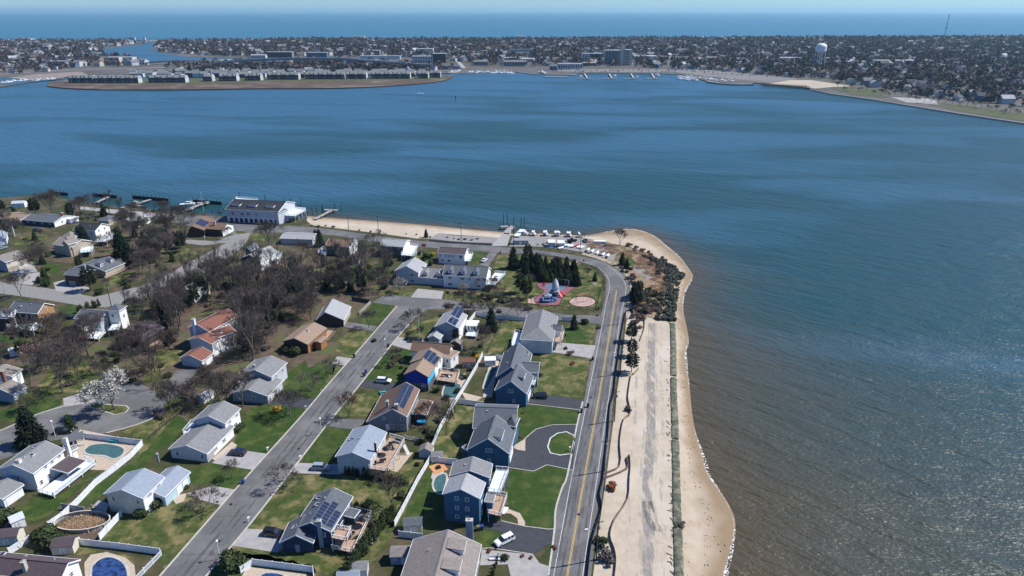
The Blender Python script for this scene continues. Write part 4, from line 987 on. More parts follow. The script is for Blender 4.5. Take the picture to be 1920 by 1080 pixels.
# ---- north west block
h = house('long ranch house with slate roof and a brick end chimney', (70, 425))
w = wing(h, (41,412), (101,417), (119,403), 3.0, 1.8, 'u', 'navy', 'r_slate', gable='white'); wins(w, 'f:.15,.35,.6,.85@1.8x1.4/.9;r:.4@1.8'); chimney(h, 115.5, 399, 6.2, 0, 1.0, 1.2, 'brick')  # navy front wall: its bluish shadow is put into the colour
wing(h, (119,409,2.6), (131,411,2.6), (134,404,2.6), 2.6, .3, 'u', 'white', 'white', flat=True)
h = house('small white house with blue grey roof touching the left edge', (15, 445))
w = wing(h, (-25,452), (12,447), (38,432), 3.2, 2.2, 'v', 'white', 'r_blue'); wins(w, 'r:.3,.7@1.7'); chimney(h, 21, 423, 6.0, 0, .8, .8, 'greydeck')
h = house('two storey white gabled house with near black roof and raised deck', (180, 450))
w = wing(h, (136,431), (178,433), (206,421), 5.6, 2.4, 'u', 'white', 'r_dark'); wins(w, 'r:.25,.65@4.8;r:.3,.7@2.2;f:.2,.8@4'); rvents(w, [(.3, .6, 'b')])
deck(h, [(178,453), (200,453), (221,441), (205,438)], 2.4, 'paledeck', '012')
h = house('rambling beige house with several taupe gables and small roof terrace', (125, 475))
w = wing(h, (98,458), (135,464), (150,448), 4.8, 2.4, 'u', 'beige', 'r_taupe'); dormer(w, .3, .5, 2.0, 1.2, 2)
w = wing(h, (116,457,6.5), (128,459,6.5), (137,451,6.5), 6.5, 1.9, 'v', 'beige', 'r_taupe'); wins(w, 'f:.5@5.4x1/1.3')
w = wing(h, (110,446,5.5), (132,448,5.5), (140,438,5.5), 5.5, 2.6, 'u', 'beige', 'r_taupe', hip='fb')
deck(h, [(150,474), (172,472), (175,462), (158,460)], 2.6, 'paledeck', '0123', 'vinyl')
h = house('cream house with double garage and taupe roof, lit front', (30, 505))
w = wing(h, (10,492), (50,480), (38,467), 5.0, 1.9, 'u', 'cream', 'r_taupe', gable='bluegrey'); wins(w, 'f:.15,.7@4.0x1.4/.8;f:.7@1.6x1.8/1.3'); doors(w, 'f:.15,.42@0x2.6/2.1', 'beige'); chimney(h, 28, 475, 7.0, 4, .4, .4, 'white')  # blue grey gables paint in the dark of the shaded left wall
h = house('small slate roofed garage block with its doors in shade', (138, 530))
w = wing(h, (118,515), (153,518), (160,504), 5.0, 1.4, 'u', 'brownwall', 'r_slate', trim='greydeck'); doors(w, 'f:.35@0x3.4/2.2', 'greywood'); chimney(h, 158, 497, 6.6, 4, .7, .7, 'beige')  # brown walls take the front's shade into their colour
h = house('slate roofed house with two white dormers and a pink front porch', (215, 505))
w = wing(h, (197,509), (235,493), (214,472), 3.2, 2.4, 'u', 'beige', 'r_slate'); dormer(w, .22, .2, 1.5, 1.1, 1.8); dormer(w, .22, .72, 1.5, 1.1, 1.8)
deck(h, [(197,522), (240,503), (238,498), (195,514)], .7, 'pave', '0', 'beige')
h = house('small hip roofed slate cottage behind the white gabled house', (195, 412))
wing(h, (182,412), (203,414), (208,405), 3.0, 1.7, 'v', 'beige', 'r_slate', hip='fb')
h = house('brown roofed house with a bank of bright solar panels near the club', (400, 440))
w = wing(h, (384,429), (417,431), (437,420), 3.8, 2.2, 'u', 'brownwall', 'r_brown', gable='white', trim='r_brown')
w = wing(h, (352,433), (383,432), (400,412), 3.6, 2.6, 'v', 'brownwall', 'r_brown', trim='r_brown', t=.3); solar(w, .42, .25, 3, 9); chimney(h, 402, 415, 7.2, 3, .8, .8, 'beige')
h = house('grey house with fieldstone front gable and white side wall', (470, 495))
w = wing(h, (451,484), (488,490), (517,472), 5.0, 2.6, 'v', 'white', 'r_lgrey', gable='stone'); dormer(w, .75, .45, 2.2, 1.4, 2.4, kind='gable'); wins(w, 'r:.2,.5,.8@3.4;r:.3,.7@1.4')
deck(h, [(513,497), (525,487), (530,474), (518,474)], 2.8, 'paledeck', '012')
wing(h, (458,470), (470,471), (478,462), 5.0, 2.0, 'v', 'stone', 'r_slate')
h = house('low pale grey roofed house behind a bare tree near the shore road', (550, 455))
wing(h, (524,447), (586,449), (592,437), 3.2, 1.2, 'u', 'palegrey', 'r_lgrey')
h = house('brown roofed house with white gable near the beach road', (635, 470))
w = wing(h, (609,460), (655,463), (671,450), 5.0, 1.9, 'u', 'stone', 'r_brown', gable='white'); wins(w, 'f:.3,.55,.8@3.8x1/1.2;r:.4@3.8'); wing(h, (650,482,3), (669,485,3), (675,473,3), 3, .8, 'v', 'beige', 'r_brown')  # dark stone colour stands in for shade on the front wall
deck(h, [(596,473), (610,478), (618,470), (606,465)], 1.0, 'paledeck', '0123')
h = house('stone fronted house with light grey roof and white deck with stairs', (735, 480))
w = wing(h, (712,460.5), (757,463), (770,450), 5.6, 1.7, 'u', 'stone', 'r_lgrey', gable='white'); wins(w, 'f:.15,.45,.8@4.6x1.2/.9;f:.5@2x1.2/1.2'); rvents(w, [(.5, .4, 'b'), (.6, .7, 'b')])
deck(h, [(752,478), (775,480), (784,461), (766,459)], 2.9, 'paledeck', '0123'); stairs(h, (776, 484), (781, 471), 2.7)
h = house('two storey white house with plum coloured roof facing the beach road', (850, 490))
w = wing(h, (820,474.5), (872,477.5), (883,467), 5.2, 1.7, 'u', 'white', 'r_purple'); wins(w, 'f:.07,.3,.42,.58@4.0x.7/1.1;f:.86@3.8x1.6/1.6;f:.15,.4@1.6x1.4/1.1;r:.5@4'); rvents(w, [(.6, .45, 'b')])
deck(h, [(870,489), (882,490), (887,476), (876,475)], 2.6, 'paledeck', '012')
h = house('large white house with five dormers, double garage and a pale roof deck', (860, 535))
w = wing(h, (740,508), (785,511.5), (803,495), 5.6, 2.8, 'v', 'white', 'r_lgrey', gable='palegrey'); wins(w, 'f:.73@4.2x1.8/1.2;f:.73@1.5x1.8/1.2'); rvents(w, [(.6, .6, 'b')])
w = wing(h, (783,519.5), (831,523), (838,505), 3.4, 2.6, 'u', 'palegrey', 'r_grey'); dormer(w, .12, .28, 2.0, 1.1, 2.6, win=(1.2, .6)); dormer(w, .12, .78, 2.0, 1.1, 2.6, win=(1.2, .6)); doors(w, 'f:.26,.76@0x4.2/2.2', 'palegrey')
w = wing(h, (829,516), (912,521), (925,504), 5.6, 3.0, 'u', 'white', 'r_slate', gable='white')
for f in (.17, .46, .75): dormer(w, .12, f, 2.2, 1.3, 2.8, win=(1.3, .6))
wins(w, 'f:.16,.45,.82@4.4x1.7/1.1;f:.62@4.3x.8/1.1;f:.16,.82@1.5x1.8/1.3'); doors(w, 'f:.45@0x1.2/2.1', 'white', 'door')
deck(h, [(912,533), (927,534), (948,513), (928,511)], 3.0, 'paledeck', '012', name='roof_deck'); mb = MB()
furn(h, [('t', 930, 521, 3.0, 0, 'dark table on the pale roof deck of the white dormer house')])

h = house('pale house almost hidden behind the trunks of the wood', (345, 560))
w = wing(h, (330,545), (362,548), (372,528), 5.0, 1.8, 'v', 'white', 'r_grey'); wins(w, 'f:.3,.7@3.8;r:.5@3.8')
h = house('low tan roofed house at the top left shore', (20, 415))
wing(h, (-5,410), (38,413), (48,398), 3.0, 1.6, 'u', 'beige', 'r_tan')
h = house('grey roofed bungalow between the cottage and the club track', (245, 415))
w = wing(h, (233,414), (258,416), (266,405), 3.2, 1.6, 'u', 'white', 'r_lgrey'); wins(w, 'f:.3,.7@1.7')
h = house('brown roofed low house between the west road and the cedar', (285, 500))
w = wing(h, (262,472), (292,470), (300,455), 3.2, 1.6, 'u', 'brownwall', 'r_brown', trim='brownwall')
# ---- the yacht club
h = house('long grey yacht club on the waterfront with charcoal roof and three dormers', (470, 418), 'yacht_club', 'club house')
w = wing(h, (422,392), (522,397), (530,378), 7.6, 3.2, 'u', 'palegrey', 'r_dark', gable='palegrey', base=('vinyl', 3.3))
for f in (.15, .46, .79): dormer(w, .16, f, 4.6, 1.1, 3.0, 'white', 'r_dark', 'shed', (.8, .6))
wins(w, 'f:.12,.3,.42@5.2x1.8/1.6;f:.58@5.2x1.6/1.2;r:.2@5.5x1.4/1.6')
for k in range(10): doors(w, 'f:%.3f@.1x1.9/2.6' % (.08 + .095 * k), 'navy', 'door')
wing(h, (521,400), (541,392), (530,378), 6.8, 1.8, 'v', 'palegrey', 'r_slate', hip='fb')
deck(h, [(441,378), (482,381), (483,374), (444,371)], 9.2, 'paledeck', '0123', posts=False, name='roof_terrace')
deck(h, [(523,403), (553,405), (574,394), (545,389)], 4.0, 'paledeck', '012'); stairs(h, (545, 414), (556, 402), 3.8, 1.6)
deck(h, [(530,395), (571,395), (573,389), (540,387)], 2.0, 'greydeck', '')
# ================================================================ TREES
def grow(seed, h, spread, depth=5, trunk_h=.22, r0=None, up=.25, nch=(3, 4), twigw=.035, crown='twig', clear=False):
    rd = random.Random(seed); tb, cb = MB(), MB(); r0 = r0 or h * .022
    bm_, tm_ = M['bark'], M[crown]
    def thin(a, b, w):
        d = (b - a).normalized(); s = d.cross(Vector((rd.uniform(-1, 1), rd.uniform(-1, 1), rd.uniform(-1, 1)))).normalized() * w
        s2 = d.cross(s).normalized() * w
        k = len(cb.v); cb.v += [tuple(a - s), tuple(a + s), tuple(b), tuple(a + s2)]
        mi = cb.mi(tm_); cb.f += [(k, k + 1, k + 2), (k + 1, k + 3, k + 2)]; cb.m += [mi, mi]
    def branch(p, d, L_, r, lev):
        if lev >= depth - 1:
            q = p + d * L_; thin(p, q, twigw)
            for i in range(4):
                t_ = rd.uniform(.25, .95); e = (d + Vector((rd.gauss(0, .6), rd.gauss(0, .6), rd.gauss(.1, .5)))).normalized()
                thin(p.lerp(q, t_), p.lerp(q, t_) + e * L_ * rd.uniform(.4, .75), twigw * .8)
            return
        mid = p + (d + Vector((rd.gauss(0, .12), rd.gauss(0, .12), rd.gauss(0, .08)))).normalized() * L_ * .5
        end = mid + (d + Vector((rd.gauss(0, .16), rd.gauss(0, .16), up * .35))).normalized() * L_ * .5
        tgt = tb if lev < 2 else cb; ns = 6 if lev == 0 else (4 if lev < 2 else 3); mt = bm_ if lev < 3 else tm_
        tgt.tube(p, mid, r, r * .82, mt, ns, cap=False); tgt.tube(mid, end, r * .82, r * .6, mt, ns, cap=False)
        n = rd.randint(*nch); off = rd.uniform(0, 6.28)
        for i in range(n):
            a = off + 6.28 * i / n + rd.gauss(0, .3); sp = spread * rd.uniform(.7, 1.25)
            x = d.cross(Vector((0, 0, 1)) if abs(d.z) < .95 else Vector((1, 0, 0))).normalized(); y = d.cross(x)
            e = (d * math.cos(sp) + (x * math.cos(a) + y * math.sin(a)) * math.sin(sp)); e.z += up; e.normalize()
            s = end if i else end
            if i and rd.random() < .5: s = mid.lerp(end, rd.uniform(.2, 1))
            branch(s, e, L_ * rd.uniform(.62, .86) if lev else h * rd.uniform(.22, .30), r * .55, lev + 1)
        if lev: branch(end, (d + Vector((rd.gauss(0, .1), rd.gauss(0, .1), .1))).normalized(), L_ * .78, r * .6, lev + 1)
    branch(Vector((0, 0, 0)), Vector((rd.gauss(0, .03), rd.gauss(0, .03), 1)).normalized(), h * trunk_h, r0, 0)
    return tb.mesh('trunk'), cb.mesh('crown'), cb
def leafball(mb, c, r, n, size, mat, rd, squash=1.0, shell=.55):
    mi = mb.mi(mat)
    for i in range(n):
        v = Vector((rd.gauss(0, 1), rd.gauss(0, 1), rd.gauss(0, 1))).normalized() * r * rd.uniform(shell, 1.05); v.z *= squash
        p = Vector(c) + v; a = Vector((rd.gauss(0, 1), rd.gauss(0, 1), rd.gauss(0, .6))).normalized(); b_ = a.cross(v + Vector((.01, .02, .03))).normalized()
        s = size * rd.uniform(.6, 1.3); k = len(mb.v)
        mb.v += [tuple(p - a * s), tuple(p + b_ * s), tuple(p + a * s), tuple(p - b_ * s * .8)]; mb.f.append((k, k + 1, k + 2, k + 3)); mb.m.append(mi)
TREES = {}
for i, (hh, spd, th_, sd_) in enumerate([(10, .62, .22, 1), (11.5, .55, .26, 2), (9.5, .7, .2, 3), (14, .36, .34, 4), (15, .42, .32, 5), (13, .33, .36, 6)]):
    a, b, _ = grow(sd_, hh, spd, 6 if i < 3 else 5, th_, up=.16 if i < 3 else .32, nch=(2, 4) if i < 3 else (2, 3), twigw=.04)
    TREES['bare%d' % i] = (a, b)
a, b, _ = grow(21, 5.2, .6, 5, .2, up=.2, nch=(3, 4), twigw=.035); TREES['small0'] = (a, b)
a, b, _ = grow(22, 4.6, .72, 5, .18, up=.12, nch=(3, 4), twigw=.035); TREES['small1'] = (a, b)
a, b, _ = grow(23, 7.0, .55, 5, .2, up=.2, nch=(3, 4), twigw=.045, crown='twigred'); TREES['red0'] = (a, b)
for nm, mt, sz, hh, n in (('flower', 'blossom', .13, 8.0, 3400), ('bud', 'budgreen', .10, 6.0, 1300), ('pink', 'pinkbud', .09, 5.5, 900), ('flowers', 'blossom', .10, 5.0, 900)):
    a, b, cb = grow(31 + len(nm), hh, .62, 5, .18, up=.15, nch=(3, 4), twigw=.03)
    rd = random.Random(5); vs = [Vector(v) for v in cb.v if v[2] > hh * .3]
    for i in range(n):
        v = rd.choice(vs) + Vector((rd.gauss(0, .2), rd.gauss(0, .2), rd.gauss(0, .2))); leafball(cb, v, .1, 1, sz, M[mt], rd)
    TREES[nm] = (a, cb.mesh('crown'))
def pine(seed, h, w, mat, conic, n, size, base=.2, trunk=True):
    rd = random.Random(seed); tb, cb = MB(), MB(); tb.tube((0, 0, 0), (rd.gauss(0, .2), rd.gauss(0, .2), h * .9), h * .02 + .05, .05, M['bark'], 6)
    m_ = M[mat]; mi = cb.mi(m_)
    nl = max(5, int(h * (1.1 if not conic else 1.6)))
    for k in range(nl):
        t_ = k / (nl - 1); z = h * (base + (1 - base) * t_)
        rad = w * ((1 - t_) ** .8 * .95 + .06) if conic else w * (.45 + .55 * math.sin(PI * min(1, .25 + t_ * .75))) * rd.uniform(.6, 1.1)
        m = max(3, int(rad * (5 if conic else 2.8)))
        for j in range(m):
            a = 6.28 * j / m + rd.uniform(-.4, .4); rr = rad * rd.uniform(.7, 1.1)
            tip = Vector((math.cos(a) * rr, math.sin(a) * rr, z - (.12 if conic else -.1) * rr)); root = Vector((0, 0, z))
            if not conic: tb.tube(root, tip * .85 + Vector((0, 0, z * .15)), .06, .03, M['bark'], 3, cap=False)
            cnt = max(4, int(n * rr / (nl * m * w * .55)))
            for q in range(cnt):
                f = rd.uniform(.15 if conic else .45, 1.0) ** .7; p = root.lerp(tip, f) + Vector((rd.gauss(0, .22), rd.gauss(0, .22), rd.gauss(0, .16)))
                d = (tip - root).normalized() + Vector((rd.gauss(0, .6), rd.gauss(0, .6), rd.gauss(0, .35) - (.2 if conic else -.2))); d.normalize()
                s = d.cross(Vector((rd.gauss(0, 1), rd.gauss(0, 1), rd.gauss(0, 1)))).normalized() * size * .42
                k_ = len(cb.v); e = size * rd.uniform(.8, 1.6)
                cb.v += [tuple(p - s), tuple(p + s), tuple(p + d * e)]; cb.f.append((k_, k_ + 1, k_ + 2)); cb.m.append(mi)
    return tb.mesh('trunk'), cb.mesh('crown')
TREES['pine0'] = pine(1, 12, 3.6, 'needle', False, 3600, .42, .35); TREES['pine1'] = pine(2, 10, 3.2, 'needle2', False, 3200, .42, .3)
TREES['cedar0'] = pine(3, 7.5, 2.2, 'needle', True, 4200, .36, .05); TREES['spruce0'] = pine(4, 9.5, 3.4, 'needle', True, 6500, .42, .04)
TREES['arbor'] = pine(5, 4.2, .75, 'bush', True, 1500, .28, .02); TREES['cedar1'] = pine(6, 6.0, 1.9, 'needle2', True, 3400, .34, .05)
def bushm(seed, r, h, mat, n, size, woody=False):
    rd = random.Random(seed); cb = MB(); tb = MB()
    for i in range(5): tb.tube((0, 0, 0), (rd.gauss(0, r * .4), rd.gauss(0, r * .4), h * .6), .05, .02, M['bark'], 4)
    for i in range(9):
        c = (rd.gauss(0, r * .38), rd.gauss(0, r * .38), h * rd.uniform(.35, .68)); leafball(cb, c, r * rd.uniform(.4, .62), n // 9, size, M[mat], rd, h / r * .62)
    return tb.mesh('stem'), cb.mesh('foliage')
TREES['bush0'] = bushm(1, 1.3, 1.6, 'bush', 900, .16); TREES['bush1'] = bushm(2, 1.8, 1.9, 'bush', 1400, .18); TREES['yellow'] = bushm(3, 1.3, 1.5, 'forsythia', 900, .14)
TREES['brush0'] = bushm(4, 1.7, 2.0, 'twig', 900, .22); TREES['brush1'] = bushm(5, 1.8, 2.4, 'twigred', 800, .22); TREES['rusty'] = bushm(6, .9, .8, 'rust', 500, .13)
TREES['greenb'] = bushm(7, 1.6, 2.6, 'needle2', 1200, .2)
TREES['reedt'] = None
mb = MB(); rd = random.Random(9)
for i in range(260):
    x, y = rd.gauss(0, 1.0), rd.gauss(0, 1.0); hgt = rd.uniform(.35, .9); a = rd.uniform(0, 6.28); dx, dy = math.cos(a) * .07, math.sin(a) * .07
    lx, ly = rd.gauss(0, .3), rd.gauss(0, .3); k = len(mb.v); mb.v += [(x - dx, y - dy, 0), (x + dx, y + dy, 0), (x + lx, y + ly, hgt)]; mb.f.append((k, k + 1, k + 2)); mb.m.append(mb.mi(M['reed']))
REED = mb.mesh('reed_clump')
PART = {'bush0': ('stem', 'foliage'), 'bush1': ('stem', 'foliage')}
KN = dict(bare='bare_tree', small='bare_tree', red='bare_tree', flower='blossom_tree', flowers='blossom_tree', bud='budding_tree', pink='blossom_tree', pine='pine_tree', cedar='cedar_tree', spruce='spruce_tree', arbor='arborvitae', bush='shrub', yellow='shrub', brush='shrub', rusty='shrub', greenb='shrub')
def tree(kind, px, py, sc=1.0, label=None, group=None, z=0.0, world=None, q=None):
    a, b = TREES[kind]; nm = KN[kind.rstrip('0123456789') if kind not in KN else kind]
    g = at(px, py, z) if world is None else Vector((world[0], world[1], z))
    sh = nm in ('shrub',)
    t_ = thing(nm, label, 'shrub' if sh else 'tree', g, random.uniform(0, 6.28), group)
    t_.scale = (sc, sc, sc * random.uniform(.93, 1.07))
    inst('stem' if sh else 'trunk', a, parent=t_); inst('foliage' if sh else 'crown', b, parent=t_)
    return t_
# ---- single trees, each with a look and place of its own
for k, x, y, s, lab in [
 ('flower', 216, 768, 1.25, 'wide white blossoming tree on the traffic island of the cul de sac'),
 ('spruce0', 62, 832, 1.1, 'broad dark spruce beside the cul de sac road at the left'),
 ('cedar1', 133, 805, .75, 'low spiky evergreen beside the parked dark car and the pool fence'),
 ('bud', 55, 768, .8, 'small tree with yellow green spring buds by the taupe roofed house'),
 ('bare1', 118, 737, .95, 'tall bare tree with pale leaning trunk left of the blossoming tree'),
 ('small0', 88, 695, 1.3, 'bare tree left of a leaning trunk on the west lawn'),
 ('pink', 80, 690, 1.3, 'tree with pale pink buds behind the west lawn'),
 ('small1', 172, 702, 1.4, 'bare spreading tree in the middle of the west lawn'),
 ('small0', 318, 768, 1.35, 'bare tree on the kerb where the red roof driveway begins'),
 ('small0', 285, 715, .9, 'small bare tree left of the mulch circle near the red roofed house'),
 ('bare2', 410, 752, .85, 'bare tree with round twiggy crown in front of the red roofed house'),
 ('bare0', 362, 762, .7, 'low brown bare tree between the old fence and the shed'),
 ('small0', 456, 762, 1.6, 'bare tree standing against the shaded blue grey gable'),
 ('small1', 585, 735, 1.15, 'pale barked bare tree on the lawn beside the orange cedar house drive'),
 ('bare2', 545, 780, .7, 'dark bare tree beside the yellow shrub at the side street'),
 ('small1', 622, 700, 1.1, 'bare tree between the orange cedar house and the side street'),
 ('small0', 692, 615, 1.1, 'small bare tree at the end of the narrow driveway by the corner lawn'),
 ('small1', 770, 615, 1.5, 'dense bare tree on the corner of the side street, casting a long shadow'),
 ('small1', 740, 683, 1.0, 'small brown bare tree in front of the blue wrapped house'),
 ('red0', 655, 782, .85, 'pinkish bare tree leaning over the kerb by the saltbox house'),
 ('small1', 540, 912, 1.25, 'bare tree on the verge opposite the low garage house'),
 ('small1', 381, 960, 1.35, 'dark bare tree on the lawn beside the pale blue garage'),
 ('small0', 435, 898, .8, 'young bare tree by the green sign near the blue bin'),
 ('small0', 736, 955, 1.4, 'bare multi stemmed tree behind the navy solar house'),
 ('bare0', 838, 815, .75, 'big bare tree overhanging the long white fence behind the circular driveway house'),
 ('small1', 800, 790, 1.3, 'bare tree in the backyard behind the saltbox house'),
 ('bare2', 970, 597, .62, 'bare tree behind the white hip roofed house'),
 ('cedar0', 921, 620, 1.15, 'dark evergreen between two backyards north of the hip roofed house'),
 ('small0', 905, 655, 1.3, 'bare tree in the yard beside the white sunroom'),
 ('pine1', 855, 640, .42, 'small pine against the light grey solar house'),
 ('cedar0', 1076, 617, .72, 'dark bare branched evergreen on the shore road corner'),
 ('bush1', 1097, 606, 1.0, 'round green bush at the corner of the shore road'),
 ('pine1', 988, 560, .85, 'umbrella shaped pine in front of the playground'), ('pine1', 975, 549, .75, 'second umbrella pine left of the playground path'),
 ('cedar0', 962, 503, 1.25, 'conical dark cedar at the west end of the park hedge'), ('pine0', 990, 490, .62, 'flat topped pine behind the dark park hedge'),
 ('cedar1', 1115, 527, .6, 'small conical evergreen on the park lawn'), ('small0', 1101, 520, .7, 'small bare sapling on the park lawn'),
 ('small0', 1162, 460, 1.3, 'lone bare tree on the sand point'),
 ('cedar0', 1166, 497, .75, 'conical evergreen by the gravel path bend'), ('cedar1', 1175, 503, .75, 'low evergreen beside the conical one at the path bend'),
 ('pine0', 1183, 640, .55, 'upper dark pine between the silt fence and the sand'), ('pine0', 1184, 668, .5, 'middle dark pine between the silt fence and the sand'), ('pine0', 1184, 698, .58, 'lower dark pine between the silt fence and the sand'),
 ('flowers', 750, 548, 1.1, 'white blossoming tree at the west corner of the dormer house'), ('flowers', 868, 549, .8, 'small white blossoming tree at the front door of the dormer house'),
 ('small1', 700, 462, 1.6, 'bare tree between the beach road and the stone fronted house'), ('cedar0', 799, 445, .55, 'small pointed evergreen at the edge of the beach'),
 ('yellow', 812, 478, .9, 'yellow flowering shrub left of the plum roofed house'), ('greenb', 800, 485, 1.2, 'brownish green shrub below the yellow one'),
 ('yellow', 520, 772, 1.2, 'bright yellow forsythia beside the grey garage'), ('yellow', 896, 672, .9, 'yellow shrub behind the backyard sheds'),
 ('bare1', 505, 462, .85, 'bare tree between the club parking and the fieldstone house'), ('bare0', 565, 488, .85, 'bare tree in front of the low pale roofed house'),
 ('bare0', 428, 450, .6, 'bare tree on the corner below the solar roofed brown house'), ('cedar0', 600, 462, 1.1, 'tall dark evergreen left of the brown roofed beach house'), ('cedar1', 592, 448, .8, 'evergreen beside the club driveway'),
 ('bare2', 72, 510, .95, 'large dark bare tree in front of the cream house'), ('cedar0', 160, 460, 1.3, 'dark cedar hiding the slate wall of the near black roofed house'), ('cedar0', 152, 458, 1.1, 'second dark cedar against the near black roofed house'),
 ('cedar0', 230, 480, 1.7, 'tall dark cedar right of the raised deck'), ('cedar0', 245, 500, 1.5, 'dark evergreen above the road bend'),
 ('pine0', 170, 545, .8, 'dark pine whose shadow crosses the west road'), ('pine1', 150, 505, .55, 'evergreen clump by the small slate garage'), ('small0', 40, 557, 1.5, 'forked bare tree on the near side of the west road'),
 ('pine0', 68, 405, .8, 'dark pine at the top left shore'), ('bare1', 100, 408, .95, 'brown bare tree beside the dark pine at the top left shore'), ('bare0', 160, 400, .9, 'pale bare tree near the first pier'),
 ('pine0', 135, 410, .65, 'dark evergreen left of the pale bare tree'), ('cedar0', 195, 405, .9, 'dark evergreen near the second pier'), ('pine0', 5, 400, .6, 'dark evergreen at the left edge by the shore'),
 ('small1', 100, 640, 1.2, 'bare tree with pale pinkish twigs below the orange gable'), ('red0', 165, 668, .95, 'reddish twigged tree below the white tower house'), ('pine1', 40, 668, .5, 'dark evergreen below the lawn at the left edge'),
 ('bare2', 268, 705, .8, 'gnarled bare tree with pale branches beside the maroon roofed house'), ('bare0', 240, 665, .8, 'bare tree in front of the maroon roofed house'),
 ('bush1', 268, 965, 1.1, 'olive shrub against the light blue roofed house'), ('bush1', 290, 950, 1.3, 'larger olive shrub at the garage corner of the light blue roofed house'), ('bush0', 308, 938, 1.0, 'small shrub by the front walk of the light blue roofed house'),
 ('bush1', 80, 1015, 1.9, 'spreading evergreen between the two white sheds'), ('bush1', 100, 1020, 1.6, 'evergreen behind the right white shed'), ('bush1', 5, 985, 1.8, 'dark evergreen at the left edge near the sheds'),
 ('bush1', 441, 1062, 1.9, 'dark spreading evergreen at the near pool fence corner'), ('bush0', 443, 810, 1.0, 'clipped round shrub by the split level house'), ('bush0', 452, 801, .9, 'second clipped shrub behind the first by the split level house'),
 ('bush1', 520, 690, 1.3, 'dark shrub behind the blue grey split level house'), ('bush1', 552, 665, 1.6, 'row shrub beneath the orange cedar gable'), ('bush1', 535, 660, 1.4, 'leftmost shrub beneath the orange cedar gable'),
 ('bush0', 945, 1048, .7, 'round green shrub on the pale driveway border'), ('rusty', 979, 1044, .55, 'left of two round purple shrubs on the pale driveway'), ('rusty', 995, 1047, .55, 'right of two round purple shrubs on the pale driveway'), ('rusty', 917, 1034, .7, 'brown clipped shrub at the corner of the grey brown house'),
 ('rusty', 1039, 1028, .7, 'rust brown tuft on the kerb by the fresh driveway'), ('rusty', 1147, 916, 1.6, 'rust coloured dead bush on the sand beside the silt fence'), ('greenb', 1130, 1022, .8, 'low green scrub on the sand by the road bottom'),
 ('brush0', 1138, 1050, 1.0, 'dark tangled brush on the sand by the road bottom'), ('brush0', 1178, 770, .6, 'brush tuft in the bend of the faded silt fence'), ('bush0', 808, 820, .9, 'small shrub by the backyard shed'),
 ('brush1', 1070, 665, .6, 'brown shrub by the road verge lawn'), ('rusty', 1073, 683, 1.0, 'dry brown shrub alone on the patchy lawn'), ('brush1', 1124, 615, .5, 'reddish tuft on the road kerb at the corner'),
 ('bush0', 672, 1015, .9, 'shrub behind the tan deck'), ('bush0', 765, 636, .9, 'dark shrub at the driveway corner of the light grey solar house'), ('bush0', 702, 640, .7, 'shrub border at the corner lawn'),
 ('bush1', 80, 528, 1.4, 'round dark shrub beside the west road'), ('greenb', 90, 535, 1.0, 'light green shrub beside the west road'), ('bush0', 185, 552, 1.1, 'dark shrub at the west road bend'), ('bush0', 240, 540, 1.1, 'dark shrub by the power pole on the west road')]:
    tree(k, x, y, s * (1.35 if k[:4] in ('bare', 'smal', 'red0', 'flow', 'pink', 'bud') else 1.1), lab)
# hedges: arborvitae rows
for n_, (pts, cnt, s, lab, grp) in enumerate([
 ([(655,1085),(668,1058),(690,1025),(715,990),(737,972)], 18, 1.0, 'tall dark arborvitae in the hedge left of the bottom centre sheds', 'arborvitae hedge behind the navy solar house'),
 ([(668,960),(692,968)], 5, .8, 'dark arborvitae by the far end of the tan deck', 'arborvitae at the tan deck'),
 ([(650,888),(735,905)], 10, .65, 'low dark evergreen below the pale blue gable wall', 'evergreens below the pale blue house'),
 ([(148,588),(186,574)], 8, .8, 'clipped dark evergreen in the hedge on the west road corner', 'hedge on the west road corner'),
 ([(925,1078),(935,1045)], 6, .35, 'small green hedge plant beside the bench on the pale driveway', 'low hedge at the bottom centre')]):
    L_ = smooth_line([tuple(p) for p in gl(pts)], 10)
    for i in range(cnt):
        p = L_[int(i * (len(L_) - 1) / max(1, cnt - 1))]; tree('arbor', 0, 0, s * random.uniform(.85, 1.1), lab, grp, world=(p[0] + random.uniform(-.2, .2), p[1] + random.uniform(-.2, .2)))
# dark park hedge and other masses
NEAR_LM = [(375,640,'the stepped red roofed house'),(255,640,'the maroon roofed house'),(575,640,'the orange cedar house'),(640,585,'the steep grey roofed house'),(480,490,'the fieldstone house'),(735,475,'the stone fronted house'),(640,470,'the brown roofed beach house'),(850,530,'the dormer house'),(400,430,'the solar roofed brown house'),(180,440,'the near black roofed house'),(215,500,'the pink porch house'),(70,425,'the ranch house'),(30,495,'the cream house'),(170,605,'the white tower house'),(60,600,'the orange gabled house'),(20,725,'the taupe roofed house'),(300,700,'the cul de sac'),(240,545,'the west road bend'),(490,715,'the blue grey split level'),(125,470,'the beige gabled house'),(470,415,'the yacht club'),(1040,560,'the playground'),(1185,560,'the road bend'),(1260,520,'the rocky tip'),(1010,640,'the hip roofed house'),(850,620,'the light grey solar house'),(730,770,'the saltbox house'),(870,930,'the tall blue house'),(915,830,'the circular driveway house'),(965,710,'the layered gable house'),(600,1000,'the navy solar house'),(680,850,'the pale blue house'),(400,820,'the split level white house'),(240,930,'the light blue roofed house'),(1060,465,'the boat yard'),(500,560,'the heart of the wood')]
